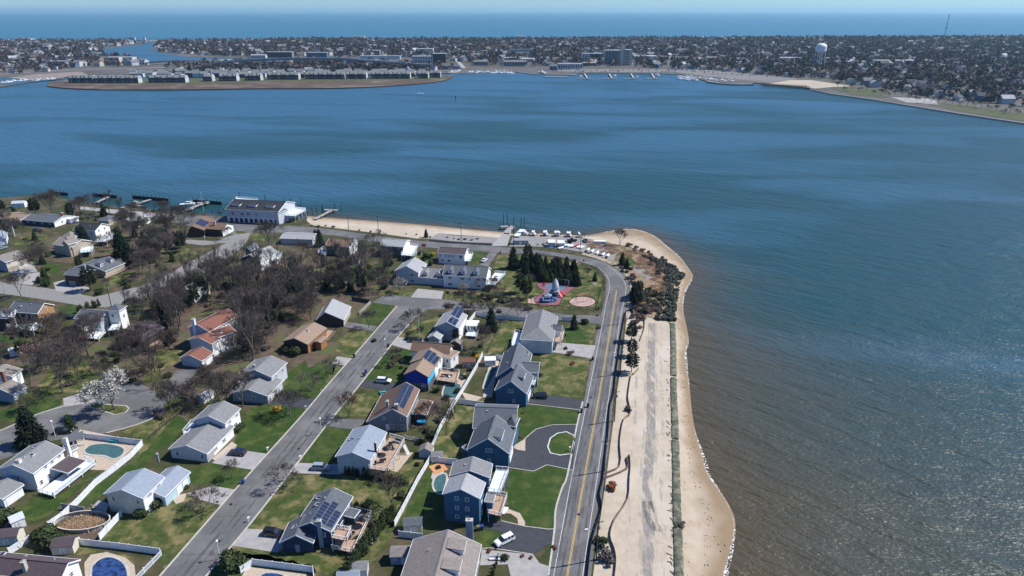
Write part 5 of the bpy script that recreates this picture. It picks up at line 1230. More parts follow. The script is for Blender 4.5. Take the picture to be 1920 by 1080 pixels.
FAR_LM = [(1534,110,'the water tower'),(1163,110,'the apartment tower'),(1770,75,'the radio mast'),(820,110,'the dark office'),(950,105,'the white apartment row'),(250,90,'the river bend'),(255,77,'the bascule bridge'),(520,100,'the dark condominium'),(600,100,'the blue condominium'),(50,120,'the left edge'),(120,125,'the grey hangar'),(1470,110,'the white roofed hall'),(1340,115,'the round tank'),(1640,120,'the white strip building'),(1860,150,'the right edge park'),(1700,170,'the seawall car park'),(1260,110,'the low school'),(1600,150,'the park lawn'),(400,140,'the town house rows'),(700,140,'the viaduct end'),(340,95,'the inlet shore'),(1850,105,'the far right edge'),(1040,95,'the main street')]
def place_words(x, y, far=False):
    q = cam_px(Vector((x, y, 0))); ky = 4.0 if far else 1.6; b_ = min(FAR_LM if far else NEAR_LM, key=lambda l: (l[0] - q[0]) ** 2 + (ky * (l[1] - q[1])) ** 2)
    dx, dy = q[0] - b_[0], ky * (q[1] - b_[1])
    d = ('right of ' if dx > 0 else 'left of ') if abs(dx) > abs(dy) else ('in front of ' if dy > 0 else 'behind ')
    return d + b_[2]
def scatter(poly, n, kinds, smin, smax, lab, grp, mind=2.0, avoid=()):
    Pw = [(p.x, p.y) for p in gl(poly)]; x0 = min(p[0] for p in Pw); x1 = max(p[0] for p in Pw); y0 = min(p[1] for p in Pw); y1 = max(p[1] for p in Pw)
    got = []; tr = 0
    while len(got) < n and tr < n * 60:
        tr += 1; x, y = random.uniform(x0, x1), random.uniform(y0, y1)
        if not inpoly(x, y, Pw) or any((x - a) ** 2 + (y - b) ** 2 < mind * mind for a, b in got) or any(inpoly(x, y, q) for q in avoid): continue
        got.append((x, y)); k = random.choice(kinds); l2 = lab.get(k.rstrip('0123456789')) if isinstance(lab, dict) else lab
        g2 = grp if not isinstance(lab, dict) else grp + ', ' + KN[k.rstrip('0123456789')].replace('_', ' ')
        tree(k, 0, 0, random.uniform(smin, smax), (l2.split(' in the ')[0].split(' of the ')[0].split(' among ')[0].split(' on the ')[0].split(' at the ')[0].split(' between ')[0].split(' along ')[0].split(' beside ')[0].split(' behind ')[0].split(' west of')[0].split(' west')[0]) + ' ' + place_words(x, y) if n > 11 else l2, g2, world=(x, y))
    return got
W = lambda pts: [(p.x, p.y) for p in gl(pts)]
AV = [W([(345,575),(440,575),(440,700),(330,700)]), W([(520,605),(625,605),(625,665),(520,665)]), W([(590,555),(690,560),(680,605),(590,605)]), W([(445,465),(520,455),(530,515),(450,520)]),
      W([(400,460),(440,440),(450,470),(345,535),(270,560),(260,540)]), W([(205,600),(300,600),(300,655),(205,655)]), W([(640,430),(690,450),(680,500),(600,500),(600,440)]), W([(700,440),(790,440),(790,505),(700,505)]), W([(560,505),(615,505),(610,525),(560,525)])]
scatter([(985,497),(1055,497),(1078,515),(1083,536),(1010,528),(972,512)], 70, ['cedar0', 'spruce0', 'cedar0', 'cedar1', 'greenb'], .62, .85, {'cedar': 'dark evergreen in the dense hedge behind the playground', 'spruce': 'broad dark spruce in the dense hedge behind the playground', 'greenb': 'green shrub in the dense hedge behind the playground'}, 'dark hedge behind the playground', 1.4)
scatter([(262,585),(345,540),(440,500),(520,525),(600,520),(645,500),(720,505),(735,535),(700,556),(680,548),(640,545),(590,555),(585,600),(530,600),(500,660),(470,680),(440,680),(440,575),(345,590),(330,650),(290,640)], 165, ['bare3', 'bare4', 'bare5', 'bare0', 'bare4', 'bare2'], .82, 1.15, 'tall bare leafless tree in the dense wood between the red and the dormered house', 'bare trees of the wood', 2.6, AV)
scatter([(290,590),(440,500),(640,500),(735,530),(700,556),(590,550),(530,600),(470,680),(440,680),(440,590),(345,600)], 48, ['pine0', 'pine1', 'cedar0', 'cedar1'], .6, .9, {'pine': 'dark pine among the bare trees of the wood', 'cedar': 'dark cedar among the bare trees of the wood'}, 'evergreens of the wood', 4, AV)
scatter([(262,585),(440,500),(720,505),(735,540),(590,560),(530,620),(470,690),(330,650)], 45, ['brush0', 'brush1', 'brush0', 'greenb'], .7, 1.2, {'brush': 'low leafless brush on the floor of the wood', 'greenb': 'greenish undergrowth shrub in the wood'}, 'undergrowth of the wood', 2.5, AV)
scatter([(205,430),(330,420),(350,450),(330,500),(265,535),(215,480)], 26, ['bare0', 'bare1', 'bare4', 'pine0', 'cedar0'], .7, 1.0, {'bare': 'bare tree in the grove between the club and the west road', 'pine': 'dark pine in the grove between the club and the west road', 'cedar': 'dark cedar in the grove between the club and the west road'}, 'grove north of the west road', 4, [AV[4]])
scatter([(160,395),(420,408),(330,425),(180,415)], 12, ['bare0', 'small0', 'bare2'], .6, .9, 'bare tree along the waterfront track by the piers', 'bare trees at the piers', 5)
scatter([(450,520),(690,540),(690,548),(590,560),(480,640),(440,600)], 14, ['bare0', 'bare2', 'bare1'], .7, .95, 'wide crowned bare tree at the edge of the wood', 'wide crowned trees of the wood', 5, AV)
scatter([(830,566),(930,555),(1000,585),(1000,576),(960,596),(880,590),(850,585)], 16, ['small0', 'small1', 'bare0', 'brush0'], .7, 1.1, {'small': 'bare small tree in the thicket along the cross street', 'bare': 'larger bare tree in the thicket along the cross street', 'brush': 'leafless brush in the thicket along the cross street'}, 'thicket along the cross street', 2.5)
scatter([(1000,530),(960,545),(905,552),(930,575),(1000,575),(1000,560)], 9, ['small1', 'small0', 'greenb'], .7, 1.1, {'small': 'bare tree between the roof deck and the playground', 'greenb': 'green shrub between the roof deck and the playground'}, 'plants west of the playground', 3)
scatter([(640,500),(700,470),(760,505),(740,530),(700,520),(650,520)], 18, ['pine1', 'greenb', 'small1', 'brush1', 'cedar1', 'bare0'], .55, .9, {'pine': 'green pine west of the dormered house', 'greenb': 'green shrub west of the dormered house', 'small': 'small bare tree west of the dormered house', 'brush': 'reddish brush west of the dormered house', 'cedar': 'green cedar west of the dormered house', 'bare': 'tall bare tree west of the dormered house'}, 'garden trees west of the dormered house', 3, AV)
scatter([(785,470),(815,488),(818,500),(790,495)], 5, ['greenb', 'bush1'], .7, 1.0, {'greenb': 'brownish green shrub between the flag and the plum roofed house', 'bush': 'dark shrub between the flag and the plum roofed house'}, 'shrubs by the plum roofed house', 2)
scatter([(1185,548),(1232,545),(1240,560),(1234,594),(1205,590),(1182,578)], 36, ['brush0', 'brush1', 'brush0', 'greenb', 'brush0'], .55, .95, {'brush': 'leafless brown brush on the point beside the rocks', 'greenb': 'greenish scrub on the point beside the rocks'}, 'scrub on the point', 1.6)
scatter([(1183,548),(1200,545),(1200,580),(1183,575)], 8, ['cedar0', 'pine0'], .45, .6, {'cedar': 'dark evergreen in the scrub beside the road bend', 'pine': 'dark pine in the scrub beside the road bend'}, 'evergreens in the scrub', 2)
scatter([(1160,500),(1178,498),(1198,528),(1188,540)], 10, ['brush0', 'brush1', 'bush0'], .5, .8, {'brush': 'purple brown brush along the road bend', 'bush': 'green bush along the road bend'}, 'brush along the road bend', 1.6)
scatter([(1165,455),(1212,468),(1240,497),(1246,515),(1236,518),(1210,485)], 20, ['brush1', 'brush0'], .5, .8, 'reddish brown brush along the top of the point', 'brush along the beach edge of the point', 1.6)
scatter([(1180,592),(1208,590),(1205,620),(1188,640)], 12, ['brush0', 'brush1'], .5, .7, 'pale bare brush at the north end of the sand', 'brush at the north end of the sand', 1.6)
scatter([(960,459),(1055,461),(1140,487),(1138,484),(1050,455),(960,455)], 16, ['brush0', 'bush0'], .35, .5, {'brush': 'low brown brush between the boats and the shore road', 'bush': 'low green bush between the boats and the shore road'}, 'brush between boats and road', 1.5)
scatter([(580,424),(820,447),(900,452),(900,449),(820,443),(700,435),(580,420)], 16, ['bush0', 'brush0'], .35, .6, {'bush': 'small dark bush along the beach edge', 'brush': 'small bare bush along the beach edge'}, 'bushes along the upper beach', 3)
scatter([(0,400),(330,425),(330,520),(200,560),(0,520)], 34, ['bush1', 'cedar1', 'greenb', 'small0'], .6, 1.0, {'bush': 'dark garden shrub among the north west houses', 'cedar': 'garden evergreen among the north west houses', 'greenb': 'green garden shrub among the north west houses', 'small': 'small bare garden tree among the north west houses'}, 'garden plants of the north west block', 5, AV + [W([(0,525),(100,540),(180,555),(330,500),(330,560),(190,580),(0,552)]), W([(35,395),(150,395),(150,440),(35,440)]), W([(90,440),(260,420),(260,530),(90,530)]), W([(0,460),(60,460),(60,520),(0,520)])])
scatter([(100,640),(340,640),(340,700),(200,730),(100,735)], 12, ['small0', 'brush0', 'bare2'], .6, .9, {'small': 'small bare tree on the slope west of the red roofed house', 'brush': 'leafless brush on the slope west of the red roofed house', 'bare': 'large bare tree on the slope west of the red roofed house'}, 'trees west of the red roofed house', 5, AV)
scatter([(0,560),(330,560),(340,640),(330,760),(270,720),(180,740),(0,740)], 30, ['bare3', 'bare4', 'bare1', 'small0', 'bare5'], .6, .95, {'bare': 'bare yard tree among the houses west of the red roofed house', 'small': 'small bare yard tree among the houses west of the red roofed house'}, 'yard trees of the west block', 6, AV + [W([(0,520),(330,500),(330,560),(190,585),(0,560)]), W([(0,565),(115,565),(115,630),(0,630)]), W([(125,570),(235,570),(235,640),(125,640)]), W([(0,680),(55,690),(55,750),(0,750)])])
scatter([(0,395),(420,405),(440,440),(330,470),(200,520),(0,520)], 34, ['bare3', 'bare4', 'bare1', 'bare5', 'bare0'], .65, .95, 'bare yard tree among the houses of the north west block', 'yard trees of the north west block', 6, [AV[4], W([(35,395),(150,395),(150,440),(35,440)]), W([(130,425),(225,415),(225,455),(130,455)]), W([(90,440),(180,435),(180,490),(90,490)]), W([(100,490),(260,465),(260,540),(100,540)]), W([(0,460),(60,460),(60,520),(0,520)]), W([(350,405),(450,405),(450,445),(350,445)])])
scatter([(0,565),(330,575),(330,700),(270,740),(200,700),(60,700),(0,660)], 22, ['bush0', 'brush0', 'bush1', 'greenb'], .6, 1.1, {'bush': 'dark yard shrub in the west block', 'brush': 'leafless yard brush in the west block', 'greenb': 'green yard shrub in the west block'}, 'yard shrubs of the west block', 4, [W([(0,565),(115,565),(115,630),(0,630)]), W([(125,570),(235,570),(235,640),(125,640)]), W([(205,600),(300,600),(300,655),(205,655)])])
scatter([(330,700),(420,700),(440,760),(400,775),(310,800),(290,790),(310,750)], 12, ['bare0', 'small0', 'brush0', 'small1'], .8, 1.1, {'bare': 'brown bare tree along the slope fence', 'small': 'small bare tree along the slope fence', 'brush': 'leafless brush along the slope fence'}, 'trees along the slope fence', 3, [W([(330,690),(375,690),(345,740),(305,760)])])
scatter([(740,655),(765,620),(905,610),(905,650),(860,745),(800,850),(745,950),(700,1000),(670,960)], 30, ['bush0', 'small0', 'bush1', 'brush0', 'greenb'], .5, .85, {'bush': 'garden shrub in the backyards between the two house rows', 'small': 'small bare tree in the backyards between the two house rows', 'brush': 'leafless shrub in the backyards between the two house rows', 'greenb': 'green shrub in the backyards between the two house rows'}, 'backyard plants between the two rows', 5, [W([(620,780),(775,780),(775,900),(620,900)]), W([(750,640),(870,580),(900,640),(860,730),(750,740)]), W([(680,730),(815,730),(815,800),(680,800)])])
for x, y, k, s in [(470,745,'bush0',.8),(498,742,'bush0',.7),(432,795,'bush0',.7),(395,852,'rusty',.8),(620,868,'rusty',.7),(640,865,'bush0',.6),(560,1000,'bush0',.6),(205,945,'bush0',.8),(300,935,'bush0',.7),(322,928,'rusty',.8),(350,915,'bush0',.6),(976,700,'rusty',.7),(1012,705,'bush0',.6),(975,820,'rusty',.8),(972,790,'bush0',.7),(980,775,'rusty',.6),(1060,655,'bush0',.6),(1058,630,'bush0',.6),(905,555,'bush0',.8),(840,550,'bush0',.7),(860,552,'bush0',.7),(740,675,'rusty',.8),(752,690,'bush0',.6),(700,775,'bush0',.7)]: tree(k, x, y, s, 'small clipped foundation plant beside a house or its front walk', 'foundation plants')
# dry reeds on the point: one mass
Pw = W([(1095,452),(1160,462),(1215,478),(1245,497),(1262,520),(1258,545),(1225,548),(1215,520),(1190,495),(1150,478),(1110,468)])
mb = MB(); cnt = 0; base = [(v.co.copy()) for v in REED.vertices]; bf = [tuple(p.vertices) for p in REED.polygons]
x0 = min(p[0] for p in Pw); x1 = max(p[0] for p in Pw); y0 = min(p[1] for p in Pw); y1 = max(p[1] for p in Pw)
while cnt < 90:
    x, y = random.uniform(x0, x1), random.uniform(y0, y1)
    if not inpoly(x, y, Pw): continue
    cnt += 1; k = len(mb.v); a = random.uniform(0, 6.28); ca, sa = math.cos(a), math.sin(a)
    mb.v += [(x + v.x * ca - v.y * sa, y + v.x * sa + v.y * ca, v.z) for v in base]; mb.f += [tuple(k + i for i in f) for f in bf]; mb.m += [mb.mi(M['reed'])] * len(bf)
tag(mb.build('dry_reeds'), kind='stuff')
# ================================================================ FENCES, SHEDS, POOLS, STREET FURNITURE
_fpm = {}
def fence(name, label, pts, h=1.8, panel=2.4, mat='vinyl', kind='board', closed=False):
    P = gl(pts); t_ = thing(name, label, 'fence', P[0]); m_ = M[mat]
    for i in range(len(P) - 1):
        a, b = P[i], P[i + 1]; d = b - a; n = max(1, round(d.length / panel)); L_ = round(d.length / n, 2); ang = math.atan2(d.y, d.x)
        k = (L_, h, mat, kind)
        if k not in _fpm:
            mb = MB()
            if kind == 'board':
                nb = 4
                for j in range(nb): mb.box((L_ * (j + .5) / nb, 0, h / 2), (L_ / nb - .02, .05, h - .12), m_)
                mb.box((L_ / 2, 0, h - .04), (L_, .09, .1), m_); mb.box((L_ / 2, 0, .08), (L_, .09, .12), m_)
            elif kind == 'picket':
                for j in range(int(L_ / .22)): mb.box((.11 + .22 * j, 0, h / 2), (.09, .03, h), m_)
                for z in (.2, h - .25): mb.box((L_ / 2, .02, z), (L_, .05, .09), m_)
            else:
                for z in (h * .45, h * .95): mb.box((L_ / 2, 0, z), (L_, .06, .16), m_)
            pm_ = MB(); pm_.box((0, 0, (h + .1) / 2), (.14, .14, h + .1), m_); pm_.box((0, 0, h + .12), (.18, .18, .06), m_)
            _fpm[k] = (mb.mesh('fence_panel'), pm_.mesh('post'))
        pa, po = _fpm[k]
        for j in range(n):
            p = a + d * (j / n) - P[0]; inst('fence_panel', pa, p, t_, (0, 0, ang)); inst('post', po, p, t_, (0, 0, ang))
    inst('post', po, P[-1] - P[0], t_)
    return t_
fence('vinyl_fence', 'long white vinyl fence running diagonally past the teal pool to the left sheds', [(150,821),(268,835),(247,858),(217,882),(180,910),(150,942),(118,972),(92,990)])
fence('vinyl_fence', 'weathered grey vinyl fence on the far side of the empty oval pool', [(118,955),(160,962)], mat='greydeck')
fence('vinyl_fence', 'white vinyl fence between the oval pool ring and the open lawn', [(229,968),(188,1013)])
fence('vinyl_fence', 'white vinyl fence behind the navy covered pool at the bottom left', [(152,1022),(226,1030),(301,1040)])
fence('picket_fence', 'white picket fence along the verge beside the navy covered pool', [(303,1041),(254,1092)], 1.4, kind='picket')
fence('vinyl_fence', 'short white fence running down to the left edge sheds', [(62,1012),(18,1040)])
fence('vinyl_fence', 'white vinyl fence round the pool at the bottom of the side street', [(452,1075),(475,1060),(588,1074),(590,1095)], mat='vinyl')
fence('vinyl_fence', 'very long white vinyl fence dividing the two rows of backyards', [(905,668),(893,692),(868,735),(845,770),(823,810),(810,842),(806,866),(783,905),(760,950),(740,988)])
fence('vinyl_fence', 'white fence north of the circular driveway house', [(862,757),(907,763)])
fence('vinyl_fence', 'white fence behind the orange fire pit patio', [(808,866),(853,871),(880,874)])
fence('vinyl_fence', 'white fence behind the pale roofed shed at the bottom centre', [(748,1007),(792,1012)])
fence('vinyl_fence', 'white fence along the cross street behind the hip roofed house', [(880,606),(892,591),(913,596),(945,599),(1000,603)])
fence('vinyl_fence', 'short white fence right of the hip roofed house by the cross street', [(1053,601),(1080,603)])
fence('vinyl_fence', 'white fence beside the white backyard shed', [(930,673),(950,678)])
fence('picket_fence', 'white picket fence beyond the crowded deck stairs', [(760,823),(793,830)], 1.2, kind='picket')
fence('rail_fence', 'old dark post and rail fence on the slope below the red roofed house', [(407,720),(350,766),(300,806),(280,823)], 1.1, 3.0, 'wood', 'rail')
fence('board_fence', 'dark board fence above the corner lawn', [(660,563),(695,569)], 1.7, 2.4, 'wood')
fence('board_fence', 'pale board fence at the west side of the corner lawn', [(695,569),(674,590)], 1.4, 2.4, 'greywood')
fence('board_fence', 'white board fence at the top left beside the ranch house', [(-5,425),(32,415),(42,408)], 1.5, 2.4, 'vinyl')
fence('chain_fence', 'dark metal fence along the road side of the playground park', [(1010,478),(1040,484),(1083,494),(1117,506),(1133,525),(1134,545)], 1.2, 3, 'black', 'rail')
fence('chain_fence', 'dark metal fence right of the swing sand pit', [(1128,540),(1118,580)], 1.3, 3, 'black', 'rail')
fence('chain_fence', 'dark metal fence in front of the playground along the cross street', [(995,573),(1040,577),(1085,580),(1118,581)], 1.0, 3, 'black', 'rail')
fence('chain_fence', 'thin green garden fence between two backyards', [(947,598),(915,662)], 1.2, 3, 'geotube', 'rail')
fence('board_fence', 'low weathered fence beside the gravel yard and ramp', [(805,452),(870,457),(922,459)], .9, 3, 'greywood')

def shed(label, px, py, w, d, hh, rz, wall='white', roof='r_grey', kind='gable'):
    p = at(px, py); t_ = thing('garden_shed', label, 'shed', p, rz); mb = MB(); W_, D_ = w / 2, d / 2; k = hh + w * 0
    pk = hh + d * .28
    mb.poly([(-W_, -D_, 0), (W_, -D_, 0), (W_, -D_, hh), (-W_, -D_, hh)], M[wall]); mb.poly([(-W_, D_, 0), (W_, D_, 0), (W_, D_, hh), (-W_, D_, hh)], M[wall])
    for x in (-W_, W_): mb.poly([(x, -D_, 0), (x, D_, 0), (x, D_, hh), (x, 0, pk), (x, -D_, hh)], M[wall])
    mb.build('wall', t_); mb = MB()
    for s in (-1, 1):
        q = [(-W_ - .15, s * (D_ + .15), hh - .05), (W_ + .15, s * (D_ + .15), hh - .05), (W_ + .15, 0, pk + .06), (-W_ - .15, 0, pk + .06)]
        mb.hexa([(a, b, c - .1) for a, b, c in q] + q, M[roof])
    mb.build('roof', t_); mb = MB(); mb.box((0, -D_ - .03, .95), (1.3, .06, 1.8), M['vinyl']); dd = mb.build('door', t_)
    mb = MB(); mb.box((0, -D_ - .07, .95), (.05, .04, 1.7), M['black']); mb.build('handle', dd)
    for x in (-W_ * .65, W_ * .65):
        if w > 2.6:
            a, b = window_meshes(.6, .6, M['white']); fo = inst('window', a, (x, -D_ - .02, hh * .62), t_); inst('pane', b, parent=fo)
    return t_
shed('white shed with dark gambrel roof at the left edge', 20, 1014, 5, 3, 2.4, .15, 'cream', 'r_purple')
shed('white shed with plum roof beside the spreading evergreen', 126, 1030, 4.6, 3.2, 2.3, .1, 'cream', 'r_purple')
shed('white shed with slate roof behind the tall blue house', 775, 992, 4.2, 2.8, 2.3, .08, 'cream', 'r_slate')
shed('wide blue walled shed with taupe roof left of the grey brown house', 760, 1048, 6, 3.2, 2.3, .05, 'bluegrey', 'r_taupe')
shed('grey roofed shed at the bottom beside the arborvitae hedge', 672, 1076, 4.2, 2.6, 2.3, .05, 'palegrey', 'r_grey')
shed('lower grey roofed shed cut by the bottom edge', 655, 1092, 4.6, 2.6, 2.2, .05, 'palegrey', 'r_blue')
shed('small grey shed with a leaf littered roof beside the long fence', 800, 853, 2.8, 3.4, 2.2, 1.45, 'palegrey', 'r_taupe')
shed('low flat grey box shed inside the fence corner', 820, 862, 3.0, 2.4, 1.9, .1, 'white', 'r_grey')
shed('brown roofed shed with arched windows near the yellow shrub', 879, 686, 4.6, 2.6, 2.2, .05, 'beige', 'r_red')
shed('white shed with dark front opening at the fence end', 919, 683, 3.6, 2.8, 2.3, .08, 'white', 'white')
shed('tall narrow shed with grey roof right of the blue wrapped house', 856, 655, 2.4, 4, 2.8, 1.3, 'brownwall', 'r_taupe')
shed('white shed beneath a blossoming branch near the old fence', 386, 750, 4.2, 2.6, 2.2, 1.2, 'white', 'palegrey')
shed('left of two pale blue sheds in the boat yard', 1034, 461, 3.4, 3.6, 2.4, .0, 'palegrey', 'white')
shed('right of two pale blue sheds in the boat yard', 1051, 462, 3.4, 3.6, 2.4, .0, 'palegrey', 'white')
shed('long low grey storage shed beside the boat ramp', 976, 457, 8, 3, 2.3, .0, 'greydeck', 'greydeck')
shed('small white shed at the back of the west lawn', 30, 665, 3.2, 2.6, 2.2, .6, 'white', 'vinyl')
shed('white shed on the top left shore track', 38, 388, 7, 4, 2.8, .2, 'white', 'palegrey')
shed('garden shed behind the left edge sheds', 35, 985, 2.6, 3, 2.4, .8, 'white', 'palegrey')
# gazebo
g = thing('pool_gazebo', 'white open gazebo with dark roof at the corner of the teal pool', 'gazebo', at(140, 835), .55)
mb = MB(); q = [(-2.6, -1.6, 2.4), (2.6, -1.6, 2.4), (2.6, 1.6, 2.9), (-2.6, 1.6, 2.9)]; mb.hexa([(a, b, c - .15) for a, b, c in q] + q, M['r_slate']); mb.build('roof', g)
for x in (-2.4, 0, 2.4):
    for y in (-1.4, 1.4): mb = MB(); mb.box((x, y, 1.2), (.18, .18, 2.4), M['white']); mb.build('post', g)
mb = MB(); mb.box((0, -1.45, .9), (4.8, .1, .3), M['white']); mb.build('rail', g)

def pool(label, pts, mat, z=.09, cover=True):
    P = gl(smooth_line([tuple(p) for p in pts + [pts[0]]], 3)[:-1]); t_ = thing('swimming_pool', label, 'pool', P[0]); o = P[0]
    mb = MB(); mb.poly([(p.x - o.x, p.y - o.y, z) for p in P], M[mat]); mb.build('pool_cover' if cover else 'water_surface', t_)
    ribbon('coping', [(p.x - o.x, p.y - o.y) for p in P], .5, M['kerb'], z + .05, closed=True, th=.12, parent=t_)
pool('kidney shaped pool under a teal cover in the fenced tan patio', [(158,843),(170,835),(195,832),(222,836),(234,843),(228,855),(212,861),(195,855),(175,854),(160,850)], 'poolblue')
pool('pool under a glossy navy cover at the bottom left', [(172,1062),(185,1050),(205,1044),(225,1050),(238,1065),(235,1088),(175,1088)], 'poolcov')
pool('long narrow teal pool beside the layered gable house', [(905,728),(917,694),(933,692),(914,728)], 'poolblue')
pool('small rounded pale teal pool behind the tall blue house', [(811,908),(817,894),(834,888),(838,900),(829,926),(815,921)], 'poolblue')
pool('blue pool at the bottom edge beside the side street', [(482,1085),(498,1074),(530,1077),(538,1092),(485,1100)], 'poolcov')
pool('dark green pool behind the blue wrapped house', [(834,722),(864,721),(857,746),(830,744)], 'poolblue')
o = at(156, 982); t_ = thing('empty_pool_ring', 'empty oval above ground pool ring filled with dry weeds', 'pool', o)
el = [(6.3 * math.cos(a), 3.3 * math.sin(a)) for a in np.linspace(0, 2 * PI, 30)[:-1]]
ribbon('rim', el, .22, M['cream'], 1.15, closed=True, th=.08, parent=t_)
mb = MB()
for i in range(len(el)): a, b = el[i], el[(i + 1) % len(el)]; mb.poly([(a[0], a[1], 0), (b[0], b[1], 0), (b[0], b[1], 1.1), (a[0], a[1], 1.1)], M['greydeck'])
mb.build('wall', t_)
for i in range(0, len(el), 3): mb = MB(); mb.box((el[i][0] * 1.02, el[i][1] * 1.02, .55), (.12, .12, 1.1), M['cream']); mb.build('strut', t_)
for i in range(16): tag(inst('weeds', REED, (random.uniform(-4, 4), random.uniform(-2, 2), 0), t_, (0, 0, random.uniform(0, 6)), .8), kind='stuff')
sheet('dirt_yard', [(118,962),(160,962),(200,960),(229,968),(188,1014),(110,1010),(95,990)], litter, .04)
mb = MB(); 
t_ = thing('fire_pit_patio', 'square orange paved fire pit patio in a fenced lawn', 'patio', at(822, 878), .55)
mb.box((0, 0, .06), (3.8, 3.8, .12), pm('orange_paving', (.55, .27, .12), (.45, .22, .10), 2)); mb.build('paving', t_); mb = MB(); mb.box((0, 0, .35), (1.1, 1.1, .5), M['black']); mb.build('fire_pit', t_)

# ---------------------------------------------------------------- vehicles
def car_mesh(kind):
    L_, W_ = (4.8, 1.85) if kind == 'suv' else (4.6, 1.8)
    if kind == 'suv': low = [(-2.4, .45), (-2.38, 1.0), (-2.25, 1.08), (1.2, 1.05), (2.2, .9), (2.38, .75), (2.4, .45)]; cab = [(-2.22, 1.08), (-2.0, 1.66), (.45, 1.68), (1.25, 1.04)]
    elif kind == 'pickup': low = [(-2.7, .5), (-2.7, 1.1), (-.7, 1.1), (1.3, 1.08), (2.5, 1.0), (2.6, .5)]; cab = [(-.75, 1.1), (-.6, 1.78), (.6, 1.78), (1.3, 1.08)]
    else: low = [(-2.25, .4), (-2.25, .88), (-1.7, .95), (1.0, .92), (2.1, .75), (2.25, .4)]; cab = [(-1.75, .95), (-1.1, 1.4), (.3, 1.42), (1.1, .92)]
    return L_, W_, low, cab
def extr(mb, prof, w0, w1, ztop, mat, zbase):
    n = len(prof)
    def hw(z): return w0 + (w1 - w0) * max(0, min(1, (z - zbase) / max(.01, ztop - zbase)))
    for s in (-1, 1): mb.poly([(x, s * hw(z), z) for x, z in (prof if s > 0 else prof[::-1])], mat)
    for i in range(n):
        a, b = prof[i], prof[(i + 1) % n]
        mb.poly([(a[0], -hw(a[1]), a[1]), (b[0], -hw(b[1]), b[1]), (b[0], hw(b[1]), b[1]), (a[0], hw(a[1]), a[1])], mat)
def car(label, px, py, ang, col, kind='suv', z=.08, world=None, sc=1.0, group=None):
    nm = 'car_paint_' + '_'.join('%03d' % int(c * 255) for c in col)
    if nm not in MATS: pm(nm, col, tuple(c * .9 for c in col), 3, .25, spec=.7)
    pmat = MATS[nm]; L_, W_, low, cab = car_mesh(kind); p = at(px, py) if world is None else Vector((*world, 0)); p.z = z
    t_ = thing('parked_car', label, 'pickup' if kind == 'pickup' else 'car', p, ang, group); t_.scale = (sc, sc, sc)
    mb = MB(); extr(mb, low, W_ / 2, W_ / 2 - .06, 1.1, pmat, .4); mb.build('body', t_)
    mb = MB(); extr(mb, cab, W_ / 2 - .08, W_ / 2 - .28, cab[1][1], M['glass'], cab[0][1]); cb_ = mb.build('cabin_glass', t_)
    mb = MB(); x0, x1, zt = cab[1][0] - .05, cab[2][0] + .05, cab[1][1]; mb.box(((x0 + x1) / 2, 0, zt + .02), (x1 - x0, W_ - .52, .06), pmat)
    for s in (-1, 1):
        for f in (.33, .68): xx = x0 + (x1 - x0) * f; mb.beam((xx, s * (W_ / 2 - .075), cab[0][1]), (xx, s * (W_ / 2 - .27), zt), .09, .04, pmat)
    mb.build('roof', t_)
    for x in (-L_ * .30, L_ * .31):
        for s in (-1, 1):
            mb = MB(); mb.tube((x, s * (W_ / 2 - .2), .34), (x, s * (W_ / 2 + .02), .34), .34, .34, M['rubber'], 12); w_ = mb.build('wheel', t_)
            mb = MB(); mb.tube((x, s * (W_ / 2 - .1), .34), (x, s * (W_ / 2 + .035), .34), .18, .18, M['alu'], 8); mb.build('rim', w_)
    for s in (-1, 1):
        mb = MB(); mb.box((low[-1][0] - .02, s * .65, .72), (.08, .35, .16), M['white']); mb.build('headlight', t_)
        mb = MB(); mb.box((low[0][0], s * .72, .85), (.06, .2, .22), M['red']); mb.build('tail_light', t_)
        mb = MB(); mb.box((cab[2][0] + .75, s * (W_ / 2 + .04), 1.05), (.18, .16, .12), pmat); mb.build('mirror', t_)
    if kind == 'pickup': mb = MB(); mb.box((-1.7, 0, 1.12), (1.8, W_ - .3, .04), M['black']); mb.build('truck_bed', t_)
    return t_
BK, WH, SV, NV = (.012, .012, .014), (.75, .76, .78), (.28, .33, .40), (.015, .02, .06)
car('white estate car parked askew on the fresh driveway of the tall blue house', 946, 1017, R(-146), WH)
car('black car on the fresh driveway of the layered gable house', 1012, 746, R(176), BK)
car('black wagon beside the navy solar house', 513, 1003, R(-8), BK)
car('dark navy wagon on the driveway of the split level white house', 446, 852, R(172), NV)
car('silver blue wagon in front of the pale blue house', 603, 880, R(-4), SV)
car('white wagon on the dark driveway of the blue wrapped house', 720, 717, R(-8), WH)
car('black wagon on the driveway of the light grey solar house', 780, 641, R(-2), BK)
car('black car half under the spiky evergreen at the cul de sac', 120, 812, R(8), BK)
car('small white car on the driveway behind the dormer house', 908, 490, R(66), WH, 'sedan')
car('dark blue car at the kerb of the west road', 244, 566, R(20), NV, 'sedan')
car('white car on the driveway of the cream house', 33, 513, R(5), WH, 'sedan')
car('silver car at the left edge below the blue grey cottage', 5, 467, R(60), SV, 'sedan')
car('dark car in front of the slate roofed ranch house', 71, 434, R(5), BK)
car('black pickup parked beside the kayak racks', 1072, 453, R(180), BK, 'pickup')
car('pale green pickup at the edge of the boat yard', 1098, 453, R(95), (.35, .5, .5), 'pickup')
car('dark car on the street below the orange gable', 130, 598, R(10), BK)

